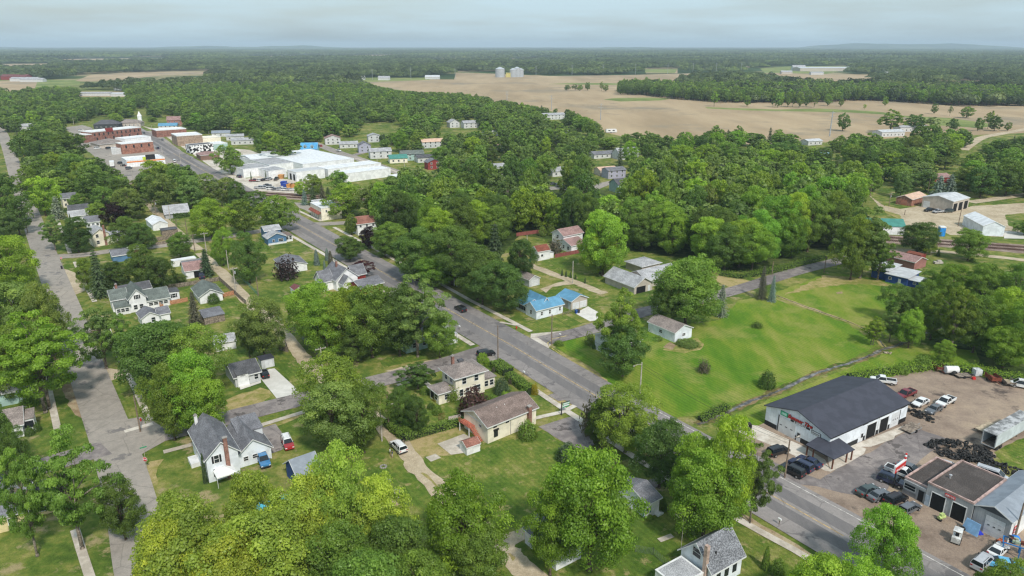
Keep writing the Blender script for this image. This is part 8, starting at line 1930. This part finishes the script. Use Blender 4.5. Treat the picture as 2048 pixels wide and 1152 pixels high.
pole('p6', 778, 856, 787, '', 'bare pole at the garden hedge above the white car'); pole('p7', 764, 882, 813, 'lamp', 'pole with lamp arm under the big olive tree', True); pole('p8', 657, 718, 672, '', 'bare grey pole beside the cross armed one above the olive tree'); pole('p9', 645, 738, 694, 'x', 'cross armed pole standing above the olive tree', True)
pole('p10', 281, 864, 791, '', 'bare pole on the corner lawn by the red hydrant'); pole('p11', 355, 464, 438, 'x', 'cross armed pole at the fork of the alley', group='poles along the alley'); pole('p12', 375, 473, 437, '', 'bare pole right of the fork of the alley', group='poles along the alley'); pole('p13', 390, 504, 468, 'x', 'cross armed pole at the alley and cross street corner', group='poles along the alley')
pole('p14', 313.6, 437, 400, 'xt', 'pole with transformer beside the upper alley', group='poles along the alley'); pole('p15', 341, 441, 411, '', 'pale pole in front of the grey shed', True, group='poles along the alley'); pole('p16', 413, 504, 465, 'x', 'cross armed pole right of the cross street corner', True, group='poles along the alley')
pole('p17', 457, 537, 500, '', 'pale bare pole halfway down the alley verge', True, group='poles along the alley'); pole('p18', 472, 585, 535, 'xt', 'cross armed pole with transformer down the alley', True, group='poles along the alley'); pole('p19', 517, 592, 555, '', 'bare pole beside the net fence on the back lawn'); pole('p20', 581, 665, 620, '', 'thin pole by the alley fence near lime trees')
pole('p21', 1648, 546, 512, '', 'pole on the verge of the paved lane by the olive tree'); pole('p22', 1543.6, 550, 523, '', 'pole beside the paved lane near the spruces'); pole('p23', 1777.6, 412, 386, 'xt', 'cross armed pole left of the brick workshop', group='poles beyond the railway'); pole('p24', 1740, 393, 369, 'x', 'cross armed pole at the wood corner beyond the railway', group='poles beyond the railway')
pole('p25', 1855, 388, 357, '', 'leaning pole behind the beige garage roof', group='poles beyond the railway'); pole('p26', 1886, 386, 372, '', 'short pole top above the beige garage roof', group='poles beyond the railway'); pole('p27', 1816, 387, 364, 'lamp', 'pole with lamp behind the brick workshop', group='poles beyond the railway'); pole('p28', 1916, 453, 414, '', 'dark pole beside the white metal barn', group='poles beyond the railway'); pole('p29', 1809, 430, 420, '', 'short post on the gravel near the green roof', group='poles beyond the railway')
pole('p30', 2027, 1085, 1006, '', 'leaning grey pole against the white side of the metal garage', cap=12); pole('p31', 56, 467, 444, '', 'bare pole on the left street verge'); pole('p32', 1054, 497, 470, '', 'pale pole on the lawn behind the rusty shed', True)
pole('p33', 1118, 374, 356, 'xt', 'pole with transformer by the parked silver car'); pole('p34', 1218, 360, 340, '', 'pole on the island of the street bend', True); pole('p35', 1009, 317, 292, '', 'thin pole behind the tall trunked tree')
for i, (u, v, vt, lab) in enumerate(((148, 250, 236, 'lamp post at the downtown car park'), (167, 272, 252, 'lamp post left of the long brick block'), (277, 256, 240, 'pole at the top of the downtown street'), (305, 266, 250, 'curved lamp post by the brick shops'), (325, 308, 294, 'signal pole outside the orange brick shop'), (362, 330, 306, 'lamp post below the mural building'), (268, 372, 340, 'pole below the petrol station cars'), (418, 268, 247, 'pole behind the tan brick block'), (452, 345, 322, 'curved lamp post by the factory end'), (245, 345, 328, 'short lamp post at the petrol station'), (600, 430, 408, 'sign pole beside the corner shop lawn'), (755, 336, 318, 'lamp post on the factory road pavement'), (809, 342, 316, 'pole beside the dark conifers'), (622, 342, 323, 'thin mast on the factory roof side'))):
 pole('q%d' % i, u, v, vt, 'lamp' if 'lamp' in lab else '', lab, True, 'poles and lamps of the distant streets')
# steel masts over the field
for i, (u, v, vt, lab) in enumerate(((745, 160, 137, 'pylon mast, first from the left on the field horizon'), (822, 158.5, 135, 'pylon mast, second from the left on the field horizon'), (910.5, 158, 135, 'pylon mast at the corner of the silo field'), (1072, 150.5, 132, 'pylon mast, first one right of the silos'), (1144, 151, 130, 'pylon mast, second one right of the silos'), (1206, 150, 129, 'pylon mast, third one right of the silos'), (1270.5, 149, 128, 'pylon mast left of the green far field'), (1335, 147.5, 127, 'pylon mast in the green far field'), (1385.5, 146, 126, 'pylon mast right of the green far field'), (1432, 145.5, 125.5, 'pylon mast above the field wood'), (1482, 145, 126, 'last pylon mast towards the warehouse'),
               (1103, 220, 190, 'slim grey pylon among the town edge trees'), (1201, 240, 206, 'slim grey pylon by the camper'), (1014, 200, 182, 'slim grey pylon over the treetops'), (1659, 273, 222, 'tall thick steel pole by the bare field'))):
 x, y = W(u, v); h = min(48, HGT(u, v, vt)); r = .45 if i < 14 else .6
 e = empty('pylon_mast', (x, y, 0), .4, lab, 'pylon', 'pylons across the fields')
 MB().tube((0, 0, 0), (0, 0, h), r, r * .5, 8).build('mast', plain('galvanised_mast', (.38, .40, .42), .5, .2), e)
 a_ = MB()
 for k in range(3 if i < 11 else 2): a_.box(-3, -.12, h - 1.5 - 3 * k, 3, .12, h - 1.25 - 3 * k)
 a_.build('crossarm', plain('galvanised_mast', (.38, .40, .42)), e)
def wire(a, b_, sag, label, grp='overhead wires', dz=-.3, off=0.0):
 A, B = TOPS[a], TOPS[b_]; n = 14; pts = []
 dx, dy = B[0] - A[0], B[1] - A[1]; L = math.hypot(dx, dy); ox, oy = -dy / L * off, dx / L * off
 for i in range(n + 1):
  t = i / n; pts.append((A[0] + dx * t + ox, A[1] + dy * t + oy, (A[2] + (B[2] - A[2]) * t) + dz - sag * 4 * t * (1 - t)))
 tag(MB().path(pts, .026, 4).build('overhead_wire', M_wire), label, 'wire', grp)
for a_, b_, l in (('p9', 'p18', 'overhead wire along the alley from the olive tree to the transformer'), ('p18', 'p13', 'overhead wire along the alley up to the cross street'), ('p13', 'p11', 'overhead wire between the two poles at the alley fork'), ('p11', 'p14', 'overhead wire above the upper alley'), ('p1', 'p2', 'overhead wire along the main road past the meadow'), ('p2', 'p4', 'overhead wire across the shaded lawn to the street corner'), ('p6', 'p9', 'overhead wire from the garden pole over the olive tree'), ('p3', 'p4', 'overhead wire crossing the main road'), ('p24', 'p23', 'overhead wire beside the brick workshop'), ('p22', 'p21', 'overhead wire along the paved lane')):
 wire(a_, b_, .9, l)
for i, (a_, b_) in enumerate((('p9', 'p18'), ('p18', 'p13'), ('p13', 'p11'), ('p1', 'p2'))): wire(a_, b_, 1.1, ['second overhead wire along the alley by the olive tree', 'second overhead wire up the alley', 'second overhead wire at the alley fork', 'second overhead wire beside the meadow'][i], off=1.0)
wire('p9', 'p6', 1.2, 'overhead wire from the cross armed pole to the garden pole', off=.5)
# ---- signs
def octo(u, v, vt, label, hd):
 x, y = W(u, v); h = max(2.6, min(3.2, HGT(u, v, vt))); e = empty('stop_sign', (x, y, 0), rad(hd), label, 'sign', 'stop signs')
 MB().tube((0, 0, 0), (0, 0, h), .04).build('post', M_polel, e)
 for r, m_, y0, y1 in ((.50, M_sw, -.07, -.05), (.455, M_red, -.085, -.071)):
  pts = [(r * math.cos(rad(22.5 + 45 * k)), h - .45 + r * math.sin(rad(22.5 + 45 * k))) for k in range(8)]; MB().prism(pts, 'y', y0, y1).build('sign_plate', m_, e)
 text(e, 'STOP', .36, M_sw, 'B', 0, -.1, h - .45, .008, bold=.01, sx=.9)
octo(294, 938, 915, 'red stop sign on the verge of the lower corner', -10); octo(125, 528, 514, 'red stop sign on the verge of the upper crossroads', -10)
x, y = W(292, 925); e = empty('street_name_sign', (x, y, 0), GA, 'green street name blades above the lower corner', 'sign'); MB().tube((0, 0, 0), (0, 0, 3.4), .035).build('post', M_polel, e); MB().box(-.6, -.015, 3.2, .6, .015, 3.42).build('name_blade', M_gsign, e); MB().box(-.015, -.6, 3.45, .015, .6, 3.67).build('name_blade', M_gsign, e)
x, y = W(1122.8, 830.5); e = empty('estate_agent_sign', (x, y, 0), rad(33), 'green and white sign hanging from a post by the pavement', 'sign'); MB().box(-.09, -.09, 0, .09, .09, 3.1).box(.091, -.05, 2.85, 2.2, .05, 2.97).build('post', plain('dark_post', (.05, .05, .05), .7), e)
pl_ = MB().box(.3, -.03, 1.7, 2.1, .03, 2.75).build('sign_plate', M_gsign, e); MB().box(.36, -.045, 2.5, 2.04, -.031, 2.68).box(.36, -.045, 1.95, 2.04, -.031, 2.22).build('white_band', M_sw, pl_); text(pl_, 'FOR SALE', .28, M_sw, 'B', 1.2, -.05, 2.36, .006)
# shop pole sign
x, y = W(1786, 976); e = empty('pole_sign', (x, y, 0), rad(38), 'red and white lettered sign on a dark pole beside the white pickup', 'sign'); MB().tube((0, 0, 0), (0, 0, 4.2), .14, .12, 10).build('pole', M_pl, e)
pl_ = MB().box(-1.0, -.14, 3.4, 3.2, .14, 4.9).build('sign_panel', M_sw, e); MB().box(-.95, -.155, 3.95, 3.15, -.141, 4.6).build('red_band', M_red, pl_); MB().box(-.95, -.155, 3.42, 3.15, -.141, 3.90).build('red_band', M_red, pl_); text(pl_, 'Firestone', .62, M_sw, 'B', 1.1, -.17, 3.72, .01, bold=.01, sx=1.2)
MB().ball((2.9, 0, 5.15), .22, 10, 6).ball((2.95, 0, 5.95), .2, 10, 6).build('red_ball', M_red, e); MB().ball((2.92, 0, 5.55), .22, 10, 6).build('white_ball', M_sw, e)
# hydrants
for u, v, lab in ((282, 843, 'red fire hydrant on the corner lawn'), (1033, 658, 'red fire hydrant opposite the blue roofed cottage')):
 x, y = W(u, v); e = empty('fire_hydrant', (x, y, 0), 0, lab, 'fire hydrant', 'fire hydrants'); MB().tube((0, 0, 0), (0, 0, .65), .14, .13, 10).ball((0, 0, .68), .15, 10, 6).build('barrel', M_red, e); MB().tube((-.25, 0, .45), (.25, 0, .45), .07).build('nozzle', M_red, e)
# little roadside things
for i, (u, v, lab) in enumerate(((919, 660, 'white mailbox on a post beside the main road'), (1120, 676, 'white marker post at the street corner'), (1048, 752, 'marker post on a small concrete slab'), (1558, 1050, 'small white roadside box below the lot kerb'))):
 x, y = W(u, v); e = empty('roadside_box', (x, y, 0), GA, lab, 'mailbox', 'roadside boxes and posts'); MB().box(-.05, -.05, 0, .05, .05, 1.0).build('post', M_pole, e); MB().box(-.15, -.3, 1.0, .15, .3, 1.3).build('box', M_trim, e)
# TV aerial
x, y = W(1362, 1098); e = empty('tv_aerial', (x, y, 0), .4, 'spindly television aerial over the lawn by the shingled house', 'aerial'); MB().tube((0, 0, 0), (0, 0, 7.0), .04).build('mast', M_polel, e); f = MB(); f.box(-1.6, -.02, 6.9, 1.6, .02, 6.95)
for k in range(9): f.box(-1.5 + .36 * k, -.8 + .06 * k, 6.85, -1.47 + .36 * k, .8 - .06 * k, 6.88)
f.build('antenna_rods', M_polel, e)

# ================================================================ FENCES
def fence(px, h, m, label, style='board', name='fence', gap=2.4):
 pts = [W(*p) for p in px]; X0 = pts[0]; e = empty(name, (*X0, 0), 0, label, 'fence'); P_ = MB(); F_ = MB()
 for i in range(len(pts) - 1):
  a, b_ = pts[i], pts[i + 1]; L = math.dist(a, b_); n = max(1, int(L / gap)); tx, ty = (b_[0] - a[0]) / L, (b_[1] - a[1]) / L
  for k in range(n + 1):
   t = k / n; x, y = a[0] + (b_[0] - a[0]) * t - X0[0], a[1] + (b_[1] - a[1]) * t - X0[1]; P_.tube((x, y, 0), (x, y, h + .08), .05 if style != 'net' else .03, n=6)
  q = lambda s, o, z: (a[0] - X0[0] + tx * s - ty * o, a[1] - X0[1] + ty * s + tx * o, z)
  if style == 'board':
   s = 0.0
   while s < L - .1:
    hh = h + rt2.uniform(-.05, .03); s1 = min(L, s + .28); F_.hexa([q(s, .05, .05), q(s1, .05, .05), q(s1, .08, .05), q(s, .08, .05)], [q(s, .05, hh), q(s1, .05, hh), q(s1, .08, hh), q(s, .08, hh)]); s += .30
  elif style == 'rail':
   for z in (.45, .85, 1.25):
    if z < h: F_.hexa([q(0, .05, z), q(L, .05, z), q(L, .08, z), q(0, .08, z)], [q(0, .05, z + .14), q(L, .05, z + .14), q(L, .08, z + .14), q(0, .08, z + .14)])
  else:
   for k in range(7): F_.tube(q(0, 0, h * (k + .5) / 7), q(L, 0, h * (k + .5) / 7), .012, n=3, caps=False)
   s = 0
   while s < L: F_.tube(q(s, 0, 0.05), q(min(L, s + .5), 0, h), .010, n=3, caps=False); F_.tube(q(min(L, s + .5), 0, 0.05), q(s, 0, h), .010, n=3, caps=False); s += .5
 P_.build('post', m, e); F_.build({'board': 'board_panel', 'rail': 'rail', 'net': 'wire_mesh'}[style], m, e)
M_cedar = plain('cedar_board', srgb(178, 128, 96), .9, var=.2, vs=3); M_redf = plain('red_fence', srgb(140, 82, 76), .9, var=.15, vs=3); M_net = plain('net_wire', (.22, .25, .25), .5, .4); M_gnet = plain('green_net', (.08, .22, .18), .6)
fence([(1110, 516), (1161, 506)], 1.5, M_redf, 'red brown board fence beside the rusty roofed shed'); fence([(1033, 473), (1075, 467), (1090, 466)], 1.6, M_redf, 'red brown fence at the edge of the dense wood')
fence([(328, 580), (438, 562)], 1.5, M_wood, 'grey board fence behind the white ell shaped house'); fence([(438, 561), (493, 611)], 1.6, M_wood, 'grey board fence running down the alley edge'); fence([(320, 614), (376, 603)], 1.4, M_cedar, 'cedar fence along the patio of the ell shaped house'); fence([(409, 603), (468, 590)], 1.5, M_cedar, 'cedar fence below the green grey roofed garage')
fence([(380, 648), (438, 636), (446, 630)], 1.5, M_wood, 'weathered fence around the old patchy shed'); fence([(307, 484), (346, 477)], 1.7, M_wood, 'tall grey fence on the cross street'); fence([(302, 492), (345, 486)], 1.3, M_wood, 'second grey fence across the street from the tall one')
fence([(556, 640), (590, 664), (640, 716)], 1.3, M_net, 'wire net fence along the long alley', 'net', gap=3); fence([(480, 555), (516, 592)], 1.5, M_gnet, 'green net fence on the back lawn', 'net', gap=3); fence([(1271, 1104), (1306, 1110), (1336, 1136)], 1.4, M_net, 'chain link fence behind the shingled house', 'net', gap=3)
fence([(770, 857), (809, 886), (936, 848)], 1.1, M_pl, 'low black iron fence outside the rough garden hedge', 'net', gap=2.5); fence([(558, 700), (577, 705), (572, 690)], 1.5, M_wood, 'short grey fence behind the board shed'); fence([(1125, 632), (1150, 624)], 1.2, M_wood, 'weathered deck rail beside the blue roofed cottage', 'rail')
# garden arch and furniture
x, y = W(884, 840); e = empty('garden_arch', (x, y, 0), .6, 'rusty garden arch panel by the bushes', 'garden arch'); f = MB()
for k in range(8): f.tube((-.8 + .2 * k, 0, 0), (-.8 + .2 * k, 0, 1.6), .025, n=4)
f.box(-.8, -.02, 1.55, .65, .02, 1.6); f.build('bars', M_rust, e)
x, y = W(911, 842); e = empty('garden_swing', (x, y, 0), .4, 'white wire garden seat behind the stair house', 'garden seat'); f = MB(); f.box(-1.4, -.5, .4, 1.4, .5, .46).box(-1.4, .44, .46, 1.4, .5, 1.1)
for sx in (-1.3, 1.3):
 for sy in (-.45, .45): f.box(sx - .04, sy - .04, 0, sx + .04, sy + .04, .4)
f.build('seat', M_polel, e)
for i, (u, v, lab) in enumerate(((767, 934, 'flat stone ring in the grass, highest on the lawn'), (774, 963, 'small fire ring, upper of two on the lawn'), (794, 984, 'round fire pit near the bare soil'), (804, 995, 'little stone heap below the fire pit'))):
 x, y = W(u, v); e = empty('fire_pit', (x, y, 0), 0, lab, 'fire pit', 'fire rings on the lawn'); f = MB()
 for k in range(9): a = k * .698; f.box(.55 * math.cos(a) - .14, .55 * math.sin(a) - .14, 0, .55 * math.cos(a) + .14, .55 * math.sin(a) + .14, .22)
 f.build('stone_ring', M_found, e)
x, y = W(1876, 527.5); tag(MB().box(x - 1.6, y - .8, .2, x + 1.4, y + .6, .9).box(x - .5, y - .6, .9, x + .9, y + .5, 1.4).build('scrap_heap', M_polel), 'pale scrap heap on the lawn by the blue building', 'scrap')
x, y = W(1777, 707); rb_ = MB()
for k in range(7): rb_.ball((x + rt2.uniform(-1, 1), y + rt2.uniform(-.7, .7), .2), rt2.uniform(.2, .45), 7, 4, .7)
tag(rb_.build('boulders', plain('boulder', srgb(170, 154, 134), .9, var=.3), None, True), 'pale rocks heaped by the creek', 'rocks')
lg = MB()
for k in range(6):
 x, y = W(1763 + k * 5, 738 + (k % 3)); lg.tube((x - 1.2, y, .25), (x + 1.2, y + .4, .3), .16, .13, 7)
tag(lg.build('cut_logs', M_wood), 'cut branches lying beside the brambles', 'logs')
# camper
x, y = W(1222, 266); e = empty('camper_trailer', (x, y, 0), .2, 'white touring camper at the edge of the bare field', 'camper'); MB().prism([(-5, .8), (5, .8), (5.4, 2), (4.4, 3.6), (-4.8, 3.6), (-5.2, 2)], 'y', -1.3, 1.3).build('body', M_trim, e); MB().box(-3, -1.33, 1.9, -1, -1.301, 2.8).box(1, -1.33, 1.9, 3, -1.301, 2.8).build('window', M_gl, e); MB().tube((0, -1.2, .4), (0, 1.2, .4), .4, .4, 12).build('wheel', M_tyre, e)

# ================================================================ PEOPLE
def person(u, v, hd, label, shirt, trousers, hair, skin=(.48, .30, .21), stride=.1, armf=.2):
 x, y = W(u, v)
 e = empty('person', (x, y, 0.02), rad(hd), label, 'person', 'people beside the gravel alley')
 bm = bmesh.new(); sk = bm.verts.layers.skin.verify()
 V = {}
 def vt(n, p, r): q = bm.verts.new(p); q[sk].radius = (r, r * .85); V[n] = q; return q
 def ch(a, *ns):
  for n in ns: bm.edges.new((V[a], V[n])); a = n
 vt('pelvis', (0, 0, .93), .15); vt('waist', (0, 0, 1.08), .125); vt('chest', (.01, 0, 1.30), .155); vt('neckb', (0, 0, 1.44), .075); vt('neck', (.01, 0, 1.50), .052); vt('head', (.02, 0, 1.58), .085); vt('crown', (.02, 0, 1.68), .08)
 ch('pelvis', 'waist', 'chest', 'neckb', 'neck', 'head', 'crown')
 for s, n in ((1, 'l'), (-1, 'r')):
  st = stride * s
  vt('hip' + n, (0, .10 * s, .86), .095); vt('knee' + n, (.04 + st * .5, .11 * s, .49), .062); vt('ank' + n, (st - .02, .11 * s, .09), .042); vt('toe' + n, (st + .13, .12 * s, .04), .035)
  ch('pelvis', 'hip' + n, 'knee' + n, 'ank' + n, 'toe' + n)
  vt('sh' + n, (0, .19 * s, 1.38), .06); vt('elb' + n, (-.02 + armf * .3 * s, .25 * s, 1.10), .04); vt('wr' + n, (.08 + armf * .5 * s, .24 * s, .88), .027)
  ch('neckb', 'sh' + n, 'elb' + n, 'wr' + n)
 V['pelvis'][sk].use_root = True
 me = bpy.data.meshes.new('person_body'); bm.to_mesh(me); bm.free()
 b = link('body', me, e); b.modifiers.new('skin', 'SKIN').use_smooth_shade = True; sb = b.modifiers.new('sub', 'SUBSURF'); sb.levels = 2; sb.render_levels = 2
 m, nt, bs = new_mat('person_skin_and_clothes'); g = nt.nodes.new('ShaderNodeTexCoord'); s_ = nt.nodes.new('ShaderNodeSeparateXYZ'); nt.links.new(g.outputs['Object'], s_.inputs[0])
 mr = nt.nodes.new('ShaderNodeMapRange'); mr.inputs['From Max'].default_value = 1.8; nt.links.new(s_.outputs['Z'], mr.inputs['Value'])
 r_ = ramp(nt, mr.outputs[0], [(0, (.03, .03, .03)), (.05, skin), (.28, trousers), (.55, shirt), (.80, skin)])
 [n for n in nt.nodes if n.type == 'VALTORGB'][0].color_ramp.interpolation = 'CONSTANT'
 nt.links.new(r_, bs.inputs['Base Color']); me.materials.append(m)
 hm = MB(); hm.ball((-.015, 0, 1.635), .108, 12, 8, 1.1); hm.ball((-.06, 0, 1.53), .075, 10, 6, 1.3); hm.build('hair', plain('hair_' + label[:5], hair, .6), e, True)
 fc = MB(); fc.ball((.105, .032, 1.61), .011, 6, 4); fc.ball((.105, -.032, 1.61), .011, 6, 4); fc.ball((.118, 0, 1.585), .014, 6, 4, 1.3); fc.ball((.105, 0, 1.548), .014, 6, 4, .5); fc.ball((.01, .098, 1.59), .022, 6, 4, 1.3); fc.ball((.01, -.098, 1.59), .022, 6, 4, 1.3)
 fc.build('face', plain('face_' + label[:5], tuple(c * .7 for c in skin), .6), e)
 hd_ = MB()
 for s in (1, -1):
  wx, wy, wz = .08 + armf * .5 * s, .24 * s, .88
  hd_.hexa([(wx - .01, wy - .014, wz - .10), (wx + .06, wy - .014, wz - .10), (wx + .06, wy + .014, wz - .10), (wx - .01, wy + .014, wz - .10)], [(wx - .02, wy - .016, wz), (wx + .04, wy - .016, wz), (wx + .04, wy + .016, wz), (wx - .02, wy + .016, wz)])
  for k, l in enumerate((.065, .078, .072, .055)): p = (wx + .055 - .02 * k, wy, wz - .10); q = (p[0] + .008, wy - .01 * s, p[2] - l * .55); hd_.path([p, q, (q[0] + .005, q[1] - .02 * s, q[2] - l * .45)], [.009, .0085, .007], 6)
  hd_.path([(wx + .05, wy, wz - .03), (wx + .09, wy - .015 * s, wz - .06), (wx + .10, wy - .025 * s, wz - .09)], [.011, .010, .008], 6)
 hd_.build('hand', plain('skin_tone_' + label[:5], skin, .6), e)
person(780.5, 911, 20, 'person in white top and dark shorts standing by the white car', (.62, .62, .63), (.03, .03, .045), (.04, .025, .018), stride=.06)
person(785, 916, 200, 'person in dark blue top and pale shorts, the nearer of two', (.03, .04, .09), (.45, .42, .38), (.16, .09, .045), stride=.12)

# ================================================================ AIR
hz = MB(); hz.box(-27000, -1600, -1.0, 27000, 31000, 175.0)
hm_, nt, b = new_mat('hazy_air'); nt.nodes.remove(b)
pv = nt.nodes.new('ShaderNodeVolumePrincipled'); pv.inputs['Color'].default_value = (.72, .88, 1.0, 1); pv.inputs['Density'].default_value = 0.000088; pv.inputs['Anisotropy'].default_value = -0.05
o = [n for n in nt.nodes if n.type == 'OUTPUT_MATERIAL'][0]; nt.links.new(pv.outputs[0], o.inputs['Volume'])
HZ = hz.build('haze', hm_); tag(HZ, 'thin blue haze over the far plain', 'haze', None, 'stuff')
